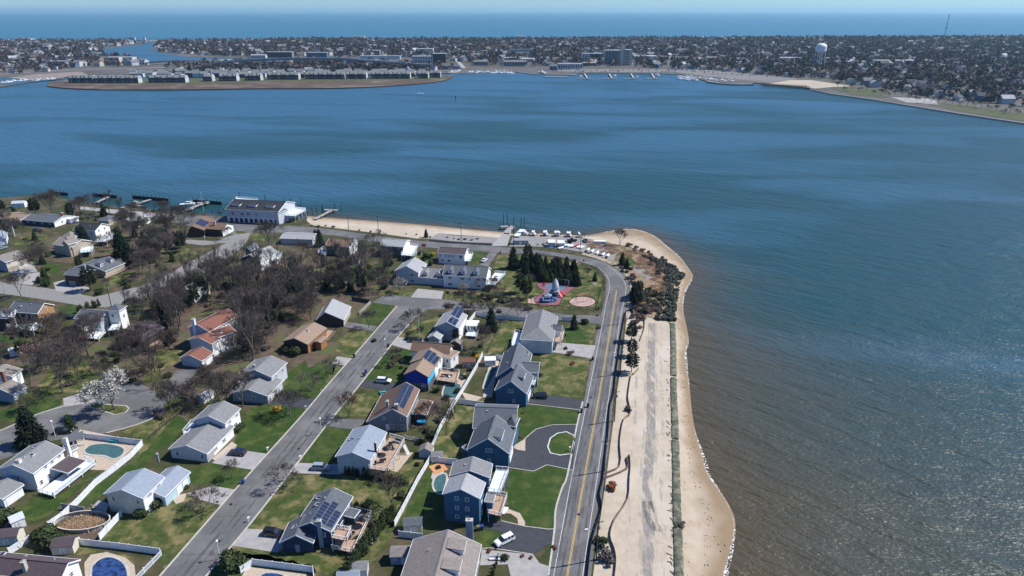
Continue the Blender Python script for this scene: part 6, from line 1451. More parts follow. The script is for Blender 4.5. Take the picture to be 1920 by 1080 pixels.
def bin_(label, px, py, col, rz=0):
    t_ = thing('wheeled_bin', label, 'bin', at(px, py, .1), rz); mb = MB(); m_ = M[col]
    b = [(-.27, -.3), (.27, -.3), (.27, .3), (-.27, .3)]
    mb.hexa([(x, y, .05) for x, y in b] + [(x * 1.25, y * 1.25, 1.0) for x, y in b], m_); mb.build('body', t_)
    mb = MB(); mb.box((0, 0, 1.06), (.78, .84, .1), m_); mb.build('lid', t_)
    for s in (-1, 1): mb = MB(); mb.tube((s * .3, .32, .12), (s * .36, .32, .12), .12, .12, M['rubber'], 8); mb.build('wheel', t_)
for a in [('blue wheeled bin at the kerb by the young bare tree', 456, 906, 'bluep'), ('blue wheeled bin at the kerb above the white wagon', 686, 699, 'bluep'), ('black wheeled bin just below the blue one at the kerb', 683, 705, 'black'),
 ('black wheeled bin at the kerb of the orange cedar house', 664, 670, 'black'), ('black wheeled bin near the tall street lamp lawn corner', 728, 650, 'black'), ('black wheeled bin at the shore road kerb by the long concrete driveway', 1111, 675, 'black'),
 ('black wheeled bin at the kerb below the fresh straight driveway', 1090, 773, 'black'), ('fallen black bin lying on the shore road edge line', 1102, 763, 'black'), ('green wheeled bin by the wall of the tall blue house', 897, 993, 'geotube'),
 ('blue wheeled bin beside the green one at the tall blue house', 904, 992, 'bluep'), ('black litter bin by the shore road at the top driveway', 938, 475, 'black'), ('black litter bin near the swing sand pit corner', 1122, 580, 'black')]: bin_(*a)
def mailbox(label, px, py, mat='white'):
    t_ = thing('mailbox', label, 'mailbox', at(px, py, .1), random.uniform(0, 3)); mb = MB(); mb.box((0, 0, .5), (.12, .12, 1.0), M[mat]); mb.build('post', t_)
    mb = MB(); mb.box((.1, 0, 1.1), (.6, .26, .26), M[mat]); mb.tube((-.2, 0, 1.2), (.4, 0, 1.2), .13, .13, M[mat], 8); mb.build('box', t_)
for a in [('white mailbox on the verge across from the split level drive', 502, 846), ('white mailbox at the pale blue house driveway', 563, 862), ('white mailbox by the forsythia driveway', 573, 768), ('black mailbox at the low garage house driveway', 408, 948, 'black'),
 ('white mailbox at the kerb near the navy solar house', 466, 978), ('white mailbox by the light grey solar house driveway', 750, 628), ('white mailbox inside the circular driveway island', 1068, 845), ('white mailbox by the cul de sac kerb', 290, 735)]: mailbox(*a)
def lamp(label, px, py, h=5.0, mat='white', arm=None, cat='street lamp'):
    t_ = thing('street_lamp', label, cat, at(px, py, .1)); m_ = M[mat]
    mb = MB(); mb.tube((0, 0, 0), (0, 0, h), .09, .06, m_, 8); mb.build('pole', t_)
    if arm:
        mb = MB(); mb.tube((0, 0, h), (arm[0] * .5, arm[1] * .5, h + .5), .06, .05, m_, 6); mb.tube((arm[0] * .5, arm[1] * .5, h + .5), (arm[0], arm[1], h + .45), .05, .05, m_, 6); mb.build('arm', t_)
        mb = MB(); mb.box((arm[0], arm[1], h + .42), (.75, .3, .16), m_); mb.build('lamp_head', t_)
    else: mb = MB(); mb.tube((0, 0, h), (0, 0, h + .3), .28, .3, m_, 8); mb.tube((0, 0, h + .3), (0, 0, h + .5), .3, .08, m_, 8); mb.build('lamp_head', t_)
lamp('white post top street lamp near the bottom of the side street', 413, 1048, 4.8); lamp('white post top street lamp opposite the forsythia', 603, 813, 4.8); lamp('white post top street lamp in the middle of the side street', 723, 660, 4.8)
lamp('tall curved arm street lamp at the corner lawn', 738, 572, 8.0, 'metal', (1.6, .3)); lamp('white post top lamp beside the cul de sac', 104, 818, 4.8); lamp('thin street lamp at the left edge of the west road', 9, 551, 8, 'metal', (1.5, .3))
lamp('white post top lamp on the lawn beside the west road', 386, 460, 4.5); lamp('thin post lamp by the dormer house driveway', 730, 545, 4.5, 'metal')
def flagpole(label, px, py, h, flag, cross=False):
    t_ = thing('flagpole', label, 'flagpole', at(px, py)); mb = MB(); mb.tube((0, 0, 0), (0, 0, h), .09, .05, M['white'], 8); mb.build('pole', t_)
    if cross: mb = MB(); mb.tube((-1.8, 0, h * .6), (1.8, 0, h * .6), .05, .04, M['white'], 6); mb.build('yardarm', t_)
    if flag:
        mb = MB(); n = 6; w_, h_ = 2.2, 1.3
        for i in range(n):
            x0, x1 = w_ * i / n, w_ * (i + 1) / n; y0, y1 = .15 * math.sin(i), .15 * math.sin(i + 1)
            if flag == 'stripes':
                for k in range(7):
                    z0 = h - .3 - h_ * k / 7; z1 = h - .3 - h_ * (k + 1) / 7
                    mb.poly([(x0, y0, z1), (x1, y1, z1), (x1, y1, z0), (x0, y0, z0)], M['bluep'] if (i < 3 and k < 4) else (M['red'] if k % 2 == 0 else M['white']))
            else: mb.poly([(x0, y0, h - .3 - h_), (x1, y1, h - .3 - h_), (x1, y1, h - .3), (x0, y0, h - .3)], M[flag])
        mb.build('flag', t_)
flagpole('flagpole with stars and stripes by the ranch house', 142, 410, 8, 'stripes'); flagpole('flagpole with a red flag behind the stone fronted house', 791, 482, 7, 'red')
flagpole('tall white flagpole with a small dark flag in the playground park', 1062, 492, 11, 'black'); flagpole('white flagpole beside the light grey solar house', 786, 628, 7, None); flagpole('tall white flagpole with yardarm at the club piers', 382, 396, 12, None, True)

WIRES = []
def upole(label, px, py, h=10.5, arm=True, lampd=None, rz=0.0):
    p = at(px, py, 0); t_ = thing('utility_pole', label, 'utility pole', p, rz); mb = MB(); mb.tube((0, 0, 0), (0, 0, h), .17, .12, M['wood'], 8); mb.build('pole', t_)
    if arm:
        mb = MB(); mb.box((0, 0, h - .6), (2.2, .12, .14), M['wood']); c = mb.build('crossarm', t_)
        for x in (-.95, 0, .95): mb = MB(); mb.tube((x, 0, h - .55), (x, 0, h - .3), .06, .05, M['metal'], 6); mb.build('insulator', c)
        mb = MB(); mb.tube((.3, 0, h - 2.4), (.3, 0, h - 1.5), .25, .25, M['metal'], 8); mb.build('transformer', t_)
    if lampd: mb = MB(); mb.tube((0, 0, h - 2.5), (lampd, 0, h - 2.0), .05, .05, M['metal'], 6); mb.box((lampd, 0, h - 2.05), (.8, .3, .16), M['white']); mb.build('lamp_arm', t_)
    return Vector((p.x, p.y, h - .3))
seq = [upole('utility pole in front of the dark evergreen by the road bend', 1172, 607, 10.5, rz=.2), upole('utility pole with lamp arm beside the three dark pines', 1163, 702, 10.5, lampd=-2.4, rz=.2), upole('utility pole with its shadow across the shore road, right of the circular driveway', 1152, 790, 10.5, rz=.2), upole('utility pole leaning by the hook of the silt fence', 1133, 884, 10.0, rz=.2), upole('utility pole with lamp arm nearest the bottom of the shore road', 1118, 1050, 11, lampd=-2.6, rz=.2)]
top = [upole('utility pole on the beach road left of the stone fronted house', 710, 440, 10.5), upole('utility pole at the gravel yard edge of the beach road', 865, 453, 10.5), upole('utility pole beside the boat ramp', 963, 460, 11), upole('utility pole between the boats and the shore road', 1088, 474, 10)]
wst = [upole('utility pole on the inside of the west road bend', 209, 575, 10), upole('tall utility pole behind the white tower house', 241, 590, 11.5)]
upole('utility pole above the club parking', 516, 449, 9.5); upole('utility pole at the left edge above the silver car', 10, 458, 10); upole('thin utility pole behind the sand beach left of the tree', 654, 432, 8, False)
def wire(a, b, sag=.8, nm='overhead_wire', lab=None):
    mb = MB(); n = 8
    for k in (-.9, 0, .9):
        pr = None
        for i in range(n + 1):
            t_ = i / n; p = a.lerp(b, t_) + Vector((k, 0, -sag * 4 * t_ * (1 - t_)))
            if pr: mb.tube(pr, p, .02, .02, M['black'], 3, cap=False)
            pr = p
    o = mb.build(nm); tag(o, lab, 'overhead wire')
for i in range(4): wire(seq[i], seq[i + 1], lab='three sagging wires over the silt fence, span %s' % ['beside the playground pines', 'right of the hip roofed house', 'right of the circular driveway', 'at the bottom of the shore road'][i])
for i in range(3): wire(top[i], top[i + 1], lab='three wires along the beach road, span %s' % ['above the plum roofed house', 'above the gravel yard', 'above the boat yard'][i])

# ---------------------------------------------------------------- silt fences and geotextile tubes
def siltf(label, pts, mat, h=.9, name='silt_fence'):
    L_ = smooth_line([tuple(p) for p in gl(pts)], 3); o = Vector((*L_[0][:2], 0)); t_ = thing(name, label, 'silt fence', o); mb = MB()
    for i in range(len(L_) - 1):
        a, b = Vector((*L_[i][:2], 0)) - o, Vector((*L_[i + 1][:2], 0)) - o; u = Vector((0, 0, 1))
        mb.beam(a + u * h / 2, b + u * h / 2, .06, h * random.uniform(.9, 1.05), M[mat])
    mb.build('fabric', t_); st = MB(); st.box((0, 0, h * .55), (.07, .07, h * 1.1 + .1), M['greywood']); sm = st.mesh('stake')
    acc = 0
    for i in range(0, len(L_), 2): inst('stake', sm, Vector((*L_[i][:2], 0)) - o, t_)
siltf('black silt fence hugging the seaward edge of the shore road', [(1173,586),(1170,602),(1165,630),(1160,668),(1155,702),(1151,740),(1144,762),(1141,808),(1137,845),(1132,887),(1131,900),(1124,930),(1128,955),(1118,987),(1108,1025),(1102,1080),(1095,1150)], 'silt', 1.1)
siltf('short black silt fence hook at the north end of the sand', [(1175,585),(1183,583),(1188,590)], 'silt', 1.0)
siltf('faded brown silt fence winding down the sand from the three pines to the hook', [(1197,693),(1188,703),(1183,707),(1178,740),(1178,753),(1182,777),(1170,787),(1164,813),(1162,837),(1162,875),(1133,890)], 'siltb', .8)
siltf('faded brown silt fence from the hook to the bottom edge', [(1133,899),(1175,881),(1175,862),(1180,857),(1182,878),(1180,900),(1177,937),(1152,977),(1144,1008),(1152,1033),(1155,1057),(1150,1100)], 'siltb', .8)
siltf('short faded silt fence corner at the brushy north end', [(1208,593),(1208,616),(1200,640)], 'siltb', .7)
by = [606, 619, 635, 651, 668, 685, 705, 708.5, 730, 751, 773, 797, 823.5, 825.5, 852, 882, 913, 947, 986, 990, 1028, 1068, 1110, 1160]
cx = lambda y: np.interp(y, [606, 651, 735, 800, 880, 950, 1040, 1160], [1261, 1262.5, 1263, 1265.5, 1267.5, 1269, 1272, 1275])
for i in range(len(by) - 1):
    if by[i] in (705, 823.5, 986): continue
    a, b = at(cx(by[i]), by[i]), at(cx(by[i + 1]), by[i + 1]); d = b - a; L_ = d.length; ang = math.atan2(d.y, d.x); mb = MB(); n = 8; prev = None; mi = mb.mi(M['geotube'])
    k = 0; rs = []
    for j in range(n + 1):
        t_ = j / n; rr = 1.08 * (1 - .14 * abs(2 * t_ - 1) ** 10) * random.uniform(.95, 1.05); ring = []
        for q in range(9):
            th = PI * q / 8; ring.append((L_ * t_ * .995, rr * math.cos(th) * 1.0, .42 * rr * math.sin(th) ** .6 - .05))
        rs.append(ring)
    for ring in rs: mb.v += ring
    for j in range(n):
        for q in range(8): mb.f.append((j * 9 + q, (j + 1) * 9 + q, (j + 1) * 9 + q + 1, j * 9 + q + 1)); mb.m.append(mi)
    mb.poly(rs[0], M['geotube']); mb.poly(rs[-1][::-1], M['geotube'])
    o = mb.build('sand_tube', smooth=True); o.location = a; o.rotation_euler = (0, 0, ang); tag(o, 'green sand filled tube in the long line along the beach', 'sand tube', 'green sand tubes along the beach')
drift = MB()
for i in range(60): 
    y = random.uniform(620, 1080); p = at(cx(y) - random.uniform(8, 12), y); a = random.uniform(0, 3); drift.beam(p + Vector((0, 0, .06)), p + Vector((math.cos(a), math.sin(a), 0)) * random.uniform(.4, 1.6) + Vector((0, 0, .1)), .14, .12, M['wood'])
tag(drift.build('driftwood_debris'), kind='stuff')
t_ = tree('brush0', 1276, 987, .6, 'toppled green shrub lying across the sand tubes')
# rocks
rk = thing('rock_revetment', 'dark boulder revetment curving round the point', 'rock revetment', at(1262, 545)); RM = []
for s in range(5):
    mb = MB(); random.seed(50 + s); mb.ell((0, 0, .25), (.75, .6, .5), M['rock'], 6, 4, .25); RM.append(mb.mesh('rock'))
line = smooth_line([tuple(p) for p in gl([(1232,486),(1250,500),(1262,512),(1272,517),(1262,524),(1258,545),(1256,560),(1253,580),(1250,600)])], 12)
rest = MB(); O = rk.location
for i in range(620):
    p = random.choice(line); w_ = 3.8; x, y = p[0] + random.uniform(-w_, w_ * .8), p[1] + random.uniform(-1.2, 1.2)
    if i < 290: inst('rock', random.choice(RM), (x - O.x, y - O.y, random.uniform(-.1, .5)), rk, (random.uniform(-.4, .4), random.uniform(-.4, .4), random.uniform(0, 6)), random.uniform(.9, 1.7))
    else: rest.ell((x - O.x, y - O.y, random.uniform(-.2, .2)), (random.uniform(.3, .6), random.uniform(.3, .6), .35), M['rock'], 5, 3, .2)
tag(rest.build('small_rocks', rk), kind='stuff')
# ================================================================ WATERFRONT: piers, boats, playground
random.seed(77)
def pier(label, segs, w=2.0, z=.5, mat='greywood', piles=True):
    P0 = at(*segs[0][0], z); t_ = thing('pier', label, 'pier', (P0.x, P0.y, 0)); o = t_.location
    for a, b in segs:
        p, q = at(*a, z) - o, at(*b, z) - o; mb = MB(); d = q - p; n = max(2, int(d.length / 2.4)); nr = Vector((-d.y, d.x, 0)).normalized()
        for i in range(n):
            c0, c1 = p + d * (i / n), p + d * ((i + .97) / n); mb.beam(Vector((c0.x, c0.y, z)), Vector((c1.x, c1.y, z)), w, .18, M[mat])
        mb.build('walkway', t_)
        if piles:
            pm_ = MB(); pm_.tube((0, 0, -3.5), (0, 0, z + .6), .16, .14, M['darkwood'], 6); me_ = pm_.mesh('pile')
            for i in range(0, n + 1, 2):
                for s in (-1, 1): c = p + d * (i / n) + nr * s * w / 2; inst('pile', me_, (c.x, c.y, 0), t_)
    return t_
def piling(px, py, h, lab, grp):
    mb = MB(); mb.tube((0, 0, -2), (0, 0, h), .2, .17, M['darkwood'], 7); mb.tube((0, 0, h), (0, 0, h + .15), .2, .03, M['darkwood'], 7)
    o = mb.build('mooring_pile'); o.location = at(px, py, WZ); tag(o, lab, 'mooring pile', grp)
def breakwater(label, a, b, h=2.6):
    p, q = at(*a, WZ), at(*b, WZ); t_ = thing('timber_breakwater', label, 'breakwater', p); d = q - p; n = max(2, int(d.length / 3)); ang = math.atan2(d.y, d.x)
    mb = MB(); mb.box((0, 0, h / 2 - .6), (d.length / n - .05, .25, h), M['darkwood']); pl = mb.mesh('panel'); mb = MB(); mb.tube((0, 0, -2), (0, 0, h + .7), .18, .15, M['darkwood'], 6); po = mb.mesh('post')
    for i in range(n): inst('panel', pl, d * ((i + .5) / n), t_, (0, 0, ang)); inst('post', po, d * (i / n), t_)
breakwater('dark timber breakwater nearest the left edge', (94,364), (128,367)); breakwater('dark timber breakwater beyond the second pier', (174,368), (220,372)); breakwater('dark timber breakwater beyond the third pier', (249,372), (316,378)); breakwater('dark timber breakwater beside the sailboat pier', (362,380), (416,384))
pier('narrow pier reaching the second breakwater', [((178,381),(203,369))], 2.2); pier('long pier with two finger floats reaching the third breakwater', [((228,390),(282,374)), ((250,377),(262,380)), ((246,384),(266,386))], 2.4)
pier('club pier with side floats beside the moored white boats', [((340,397),(390,378)), ((370,380),(391,381)), ((350,391),(362,392))], 2.6)
pier('T shaped pier off the sand beach beside the club', [((590,411),(622,394)), ((608,393),(633,394))], 2.2); pier('grey boat ramp pier with a float at its end', [((950,437),(962,423)), ((938,425),(953,424))], 2.6); pier('small white dock with steps right of the boat ramp', [((968,443),(980,430)), ((968,436),(992,438))], 3.0, .8, 'paledeck')
for i, (x, y) in enumerate([(561,398),(570,402),(577,404),(586,404),(594,398),(604,396),(546,384),(565,385),(532,381),(640,395),(628,392),(498,378),(470,376),(450,374),(530,388),(606,401)]): piling(x, y, random.uniform(2.6, 5), 'dark mooring pile standing in the water beside the yacht club', 'mooring piles at the yacht club')
for i, (x, y) in enumerate([(944,421),(951,420),(963,428),(977,427),(983,427)]): piling(x, y, 6.0, 'tall dark pile beside the boat ramp pier', 'tall piles at the boat ramp')
for i, (x, y) in enumerate([(330,392),(339,396),(420,396),(410,398),(398,400),(435,400),(305,388),(290,385),(318,374),(250,380),(160,373)]): piling(x, y, random.uniform(1.6, 3.5), 'dark mooring pile along the waterfront left of the yacht club', 'mooring piles left of the club')
def boat(label, p, ang, L_=7.0, cat='motor boat', group=None, hull='boat', mast=0, cabin=True, z=WZ, flip=False, name='moored_boat'):
    t_ = thing(name, label, cat, (p.x, p.y, z), ang, group); mb = MB(); W_ = L_ * .17; secs = [(-.5, .85, .55), (-.2, 1, .55), (.15, .95, .6), (.38, .55, .72), (.5, .03, .85)]; pr = None; s_ = L_ / 7
    for x, w_, h_ in secs:
        ring = [(x * L_, -W_ * w_, h_ * s_ * 1.2), (x * L_, -W_ * w_ * .8, 0), (x * L_, 0, -.25 * s_), (x * L_, W_ * w_ * .8, 0), (x * L_, W_ * w_, h_ * s_ * 1.2)]
        if pr:
            for i in range(4): mb.poly([pr[i], ring[i], ring[i + 1], pr[i + 1]], M[hull])
            mb.poly([pr[0], pr[4], ring[4], ring[0]], M['boat'])
        else: mb.poly(ring, M[hull])
        pr = ring
    mb.build('hull', t_)
    if cabin:
        mb = MB(); b = [(-.1 * L_, -W_ * .6), (.22 * L_, -W_ * .5), (.22 * L_, W_ * .5), (-.1 * L_, W_ * .6)]; mb.hexa([(x, y, .6 * s_) for x, y in b] + [(x * .85, y * .85, 1.6 * s_) for x, y in b], M['boat']); c = mb.build('cabin', t_)
        mb = MB(); mb.hexa([(x * .93, y * .97, 1.05 * s_) for x, y in b] + [(x * .90, y * .92, 1.4 * s_) for x, y in b], M['glass']); mb.build('windscreen', c)
    if mast: mb = MB(); mb.tube((.05 * L_, 0, .5), (.05 * L_, 0, mast), .07, .05, M['white'], 6); mb.tube((.05 * L_, 0, 1.6), (-.4 * L_, 0, 1.6), .06, .05, M['white'], 6); mb.build('mast', t_)
    if flip: t_.rotation_euler = (PI, 0, ang); t_.location.z = z + .75
    return t_
boat('white motor boat moored at the club pier', at(352, 384, WZ), .3, 9); boat('small white boat beside the club pier float', at(362, 379, WZ), .5, 6)
# beached dinghies
def dinghy(label, px, py, ang, hull='boat', L_=4.0, grp=None): return boat(label, at(px, py), ang, L_, 'dinghy', grp, hull, 0, False, .05, True, 'upturned_dinghy')
for i, (x, y) in enumerate([(1103,469),(1111,472),(1120,475),(1131,478),(1140,480)]): dinghy('large white upturned dinghy in the row beside the road bend', x, y, 1.15, grp='white dinghies beside the road bend')
for i, (x, y, c) in enumerate([(1063,461,'boat'),(1069,462,'boat'),(1075,463,'boat'),(1080,462,'red'),(1086,464,'boat'),(1091,465,'boat'),(1057,464,'hullblue'),(1052,466,'boat')]): dinghy('white upturned dinghy on the low rack near the sheds' if c == 'boat' else ('red upturned dinghy on the low rack near the sheds' if c == 'red' else 'blue upturned dinghy on the low rack near the sheds'), x, y, .7, c, grp='dinghies on the low rack')
cols = ['boat', 'kayak_y', 'turq', 'kayak_o', 'red', 'hullblue', 'kayak_o', 'kayak_y', 'boat', 'red', 'turq', 'geotube']
nmz = dict(boat='white', kayak_y='yellow', turq='turquoise', kayak_o='orange', red='red', hullblue='blue', geotube='green')
rk_ = [(986, 440, 8), (1003, 441, 7), (1024, 441, 10), (1045, 442, 12), (1068, 443, 10), (1090, 444, 5)]
for j, (x, y, n) in enumerate(rk_):
    t_ = thing('kayak_rack', 'timber kayak rack, %s along the water edge' % ['leftmost', 'second from the left', 'third from the left', 'fourth from the left', 'second from the right', 'rightmost'][j], 'rack', at(x, y)); mb = MB()
    for z in (.5, 1.2, 1.9):
        for yy in (-1, 1): mb.box((0, yy, z), (3.4, .1, .1), M['wood'])
    mb.build('shelf_bars', t_)
    for sx in (-1.6, 1.6):
        for yy in (-1, 1): mb = MB(); mb.box((sx, yy, 1.0), (.12, .12, 2.0), M['wood']); mb.build('post', t_)
    for i in range(n):
        c = cols[(i * 5 + j * 3) % len(cols)] if j > 1 else ('boat' if i % 3 else 'geotube'); p = at(x, y); lv = i % 3
        b = boat('%s kayak on the %s rack by the water' % (nmz[c], ['leftmost', 'second', 'third', 'fourth', 'fifth', 'rightmost'][j]), p + Vector((-1.3 + .75 * (i // 3) + random.uniform(-.1, .1), random.uniform(-.3, .3), 0)), PI / 2 + random.uniform(-.15, .15), 3.8, 'kayak', 'kayaks on the racks', c, 0, False, .55 + .7 * lv, False, 'kayak'); b.scale = (1, .55, .7)
t_ = thing('trailer', 'long white boat trailer on the gravel beside the reeds', 'trailer', at(1124, 456), -.1); mb = MB(); mb.box((0, 0, .9), (6, 2, .9), M['boat']); mb.build('body', t_); mb = MB(); mb.box((3.8, 0, .5), (2, .12, .12), M['metal']); mb.build('tow_bar', t_)
for x in (-1, 1): mb = MB(); mb.tube((x, -1, .35), (x, 1, .35), .35, .35, M['rubber'], 10); mb.build('wheel', t_)

# ---- playground
pg = [(1007,531),(1020,527),(1032,530),(1050,532),(1078,536),(1071,545),(1056,555),(1052,566),(1045,572),(1020,574),(1005,569),(1003,559),(1015,552),(1019,545),(1008,538)]
sheet('play_surface', smooth_line(pg + [pg[0]], 3)[:-1], M['purple'], .06); sheet('play_surface', [(1018,533),(1034,533),(1062,537),(1050,548),(1046,560),(1036,568),(1015,568),(1012,560),(1024,552),(1026,542)], M['blueplay'], .075)
ribbon('kerb', gl(smooth_line(pg + [pg[0]], 3)[:-1]), .25, M['black'], .12, closed=True, th=.1)
pit = [(1092 + 25 * math.cos(a), 566 + 9.5 * math.sin(a)) for a in np.linspace(0, 2 * PI, 24)[:-1]]; sheet('sand_pit', pit, M['sandplay'], .06); ribbon('kerb', gl(pit), .3, M['black'], .14, closed=True, th=.1)
sheet('path', [(990,560),(1005,555),(1006,570),(990,568)], M['sandplay'], .05); sheet('path', [(1055,498),(1060,502),(1086,491),(1083,489)], M['pave'], .06)
t_ = thing('rocket_tower', 'grey rocket shaped play tower with red slides', 'play structure', at(1041, 553)); mb = MB()
prev = None
for z, r_ in ((2.4, 1.3), (3.6, 1.55), (4.8, 1.45), (6.0, 1.0), (7.0, .45), (7.6, .05)):
    if prev: mb.tube((0, 0, prev[0]), (0, 0, z), prev[1], r_, M['palegrey'], 10, cap=False)
    prev = (z, r_)
mb.build('nose_cone', t_, smooth=False); mb = MB(); mb.tube((0, 0, .8), (0, 0, 2.4), 1.5, 1.3, M['bluegrey'], 10); mb.build('tower_body', t_); mb = MB(); mb.tube((0, 0, 2.0), (0, 0, 2.15), 2.1, 2.1, M['bluegrey'], 12); mb.build('platform', t_)
for a in range(6): mb = MB(); mb.tube((1.7 * math.cos(a), 1.7 * math.sin(a), 0), (1.7 * math.cos(a), 1.7 * math.sin(a), 2.1), .08, .08, M['metal'], 6); mb.build('leg', t_)
for a, l_ in ((-.3, 4.6), (-.9, 4.2), (3.6, 3.6)): mb = MB(); mb.beam((1.9 * math.cos(a), 1.9 * math.sin(a), 2.1), (l_ * math.cos(a), l_ * math.sin(a), .25), .9, .35, M['red']); mb.build('slide', t_)
t_ = thing('climbing_frame', 'dark blue climbing frame with tube slides nearest the street', 'play structure', at(1027, 566)); mb = MB(); mb.box((0, 0, 1.5), (3.0, 2.0, .15), M['bluep']); mb.build('platform', t_)
for x in (-1.5, 1.5):
    for y in (-1, 1): mb = MB(); mb.tube((x, y, 0), (x, y, 3.0), .09, .09, M['bluep'], 6); mb.build('leg', t_)
mb = MB(); mb.tube((1.5, 0, 2.0), (3.5, .5, .6), .5, .5, M['hullblue'], 8); mb.build('slide', t_); mb = MB(); mb.tube((-2.8, 0, .5), (-2.8, 0, 1.9), .7, .6, M['hullblue'], 8); mb.build('barrel', t_)
mb = MB(); mb.hexa([(-1.6, -1.1, 2.9), (1.6, -1.1, 2.9), (1.6, 1.1, 2.9), (-1.6, 1.1, 2.9), (-.2, -.2, 3.7), (.2, -.2, 3.7), (.2, .2, 3.7), (-.2, .2, 3.7)], M['bluegrey']); mb.build('roof', t_)
def aframe(label, px, py, w, h, mat, nseat, rz=0):
    t_ = thing('swing_set', label, 'swing set', at(px, py), rz)
    for x in (-w / 2, w / 2):
        for y in (-1.2, 1.2): mb = MB(); mb.tube((x, y, 0), (x, 0, h), .08, .08, M[mat], 6); mb.build('leg', t_)
    mb = MB(); mb.tube((-w / 2, 0, h), (w / 2, 0, h), .08, .08, M[mat], 6); mb.build('crossbar', t_)
    for i in range(nseat):
        x = -w / 2 + w * (i + 1) / (nseat + 1); mb = MB(); mb.box((x, 0, .5), (.5, .25, .08), M['black']); s = mb.build('seat', t_)
        for k in (-.2, .2): mb = MB(); mb.tube((x + k, 0, .5), (x + k, 0, h), .02, .02, M['metal'], 4); mb.build('chain', s)
aframe('red framed swing set on the oval sand pit', 1093, 567, 6.5, 3.6, 'red', 3, .4); aframe('grey framed swing set behind the rocket tower', 1056, 536, 5, 3.0, 'bluegrey', 2, -.4)
t_ = thing('spring_ride', 'small red spring ride at the left end of the play surface', 'spring ride', at(1020, 536)); mb = MB(); mb.ell((0, 0, 1.0), (.9, .4, .45), M['red'], 8, 5); mb.build('body', t_); mb = MB(); mb.tube((0, 0, 0), (0, 0, .7), .18, .18, M['metal'], 8); mb.build('spring', t_)
for x, y, l_ in ((1110, 532, 'white garden chair pair on the park lawn, left one'), (1115, 534, 'white garden chair pair on the park lawn, right one'), (713, 993, 'white lawn chair above the round fire bowl'), (697, 1020, 'white lawn chair below the round fire bowl')): furn(None, [('c', x, y, .05, random.uniform(0, 6), l_)])
t_ = thing('fire_bowl', 'round grey fire bowl between two white lawn chairs', 'fire pit', at(705, 1007)); mb = MB(); mb.tube((0, 0, 0), (0, 0, .4), .7, .8, M['concrete'], 12, cap=False); mb.build('bowl', t_); mb = MB(); mb.tube((0, 0, .1), (0, 0, .3), .5, .5, M['black'], 10); mb.build('grate', t_)
t_ = thing('picnic_table', 'green picnic table on the lawn above the saltbox house', 'picnic table', at(718, 738), .3); mb = MB(); mb.box((0, 0, .75), (1.9, .8, .07), M['turq']); mb.build('table_top', t_)
for s in (-1, 1): mb = MB(); mb.box((0, s * .75, .45), (1.9, .28, .06), M['turq']); mb.build('bench', t_)
for x in (-.7, .7): mb = MB(); mb.box((x, 0, .37), (.08, 1.5, .74), M['turq']); mb.build('leg', t_)
t_ = thing('garden_bench', 'white bench on the pale driveway at the bottom', 'bench', at(928, 1050), 0); mb = MB(); mb.box((0, 0, .45), (2.4, .6, .1), M['white']); mb.build('seat', t_); mb = MB(); mb.box((0, .3, .8), (2.4, .08, .6), M['white']); mb.build('backrest', t_)
for x in (-1.1, 1.1): mb = MB(); mb.box((x, 0, .22), (.1, .55, .44), M['white']); mb.build('leg', t_)
t_ = thing('deck_box', 'turquoise storage box against the white pool fence', 'box', at(216, 829), -.1); mb = MB(); mb.box((0, 0, .35), (2.2, .9, .7), M['turq']); mb.build('body', t_); mb = MB(); mb.box((0, 0, .74), (2.3, 1.0, .08), M['turq']); mb.build('lid', t_)
t_ = thing('play_tarp', 'bright blue covered play set behind the saltbox house', 'play set', at(790, 795)); mb = MB(); mb.ell((0, 0, 1.0), (1.5, 1.0, .5), M['cyan'], 8, 5); mb.build('canopy', t_)
for x in (-1, 1):
    for y in (-.7, .7): mb = MB(); mb.tube((x, y, 0), (x, y, 1), .06, .06, M['bluep'], 6); mb.build('leg', t_)
t_ = thing('speed_sign', 'small dark diamond road sign at the bend beside the scrub', 'road sign', at(1181, 562)); mb = MB(); mb.tube((0, 0, 0), (0, 0, 2.2), .04, .04, M['metal'], 6); mb.build('post', t_)
mb = MB(); mb.poly([(0, -.03, 1.7), (.45, -.03, 2.2), (0, -.03, 2.7), (-.45, -.03, 2.2)], M['black']); mb.poly([(0, .01, 1.7), (.45, .01, 2.2), (0, .01, 2.7), (-.45, .01, 2.2)], M['black']); mb.build('sign_panel', t_)
for x, y, l_ in ((1094, 497, 'dark road sign facing away inside the park bend'), (1119, 602, 'dark road sign at the cross street corner')):
    t_ = thing('road_sign', l_, 'road sign', at(x, y)); mb = MB(); mb.tube((0, 0, 0), (0, 0, 2.4), .05, .05, M['metal'], 6); mb.build('post', t_); mb = MB(); mb.box((0, 0, 2.4), (.75, .05, .75), M['black']); mb.build('sign_panel', t_)
t_ = thing('channel_marker', 'small dark channel marker standing in the middle of the bay', 'channel marker', at(854, 189, WZ)); mb = MB(); mb.tube((0, 0, -2), (0, 0, 5), .35, .3, M['darkwood'], 8); mb.build('post', t_); mb = MB(); mb.box((0, 0, 5.4), (1.6, .2, 1.4), M['black']); mb.build('board', t_)
boat('lone small white boat out on the bay', at(788, 176, WZ), .2, 9)
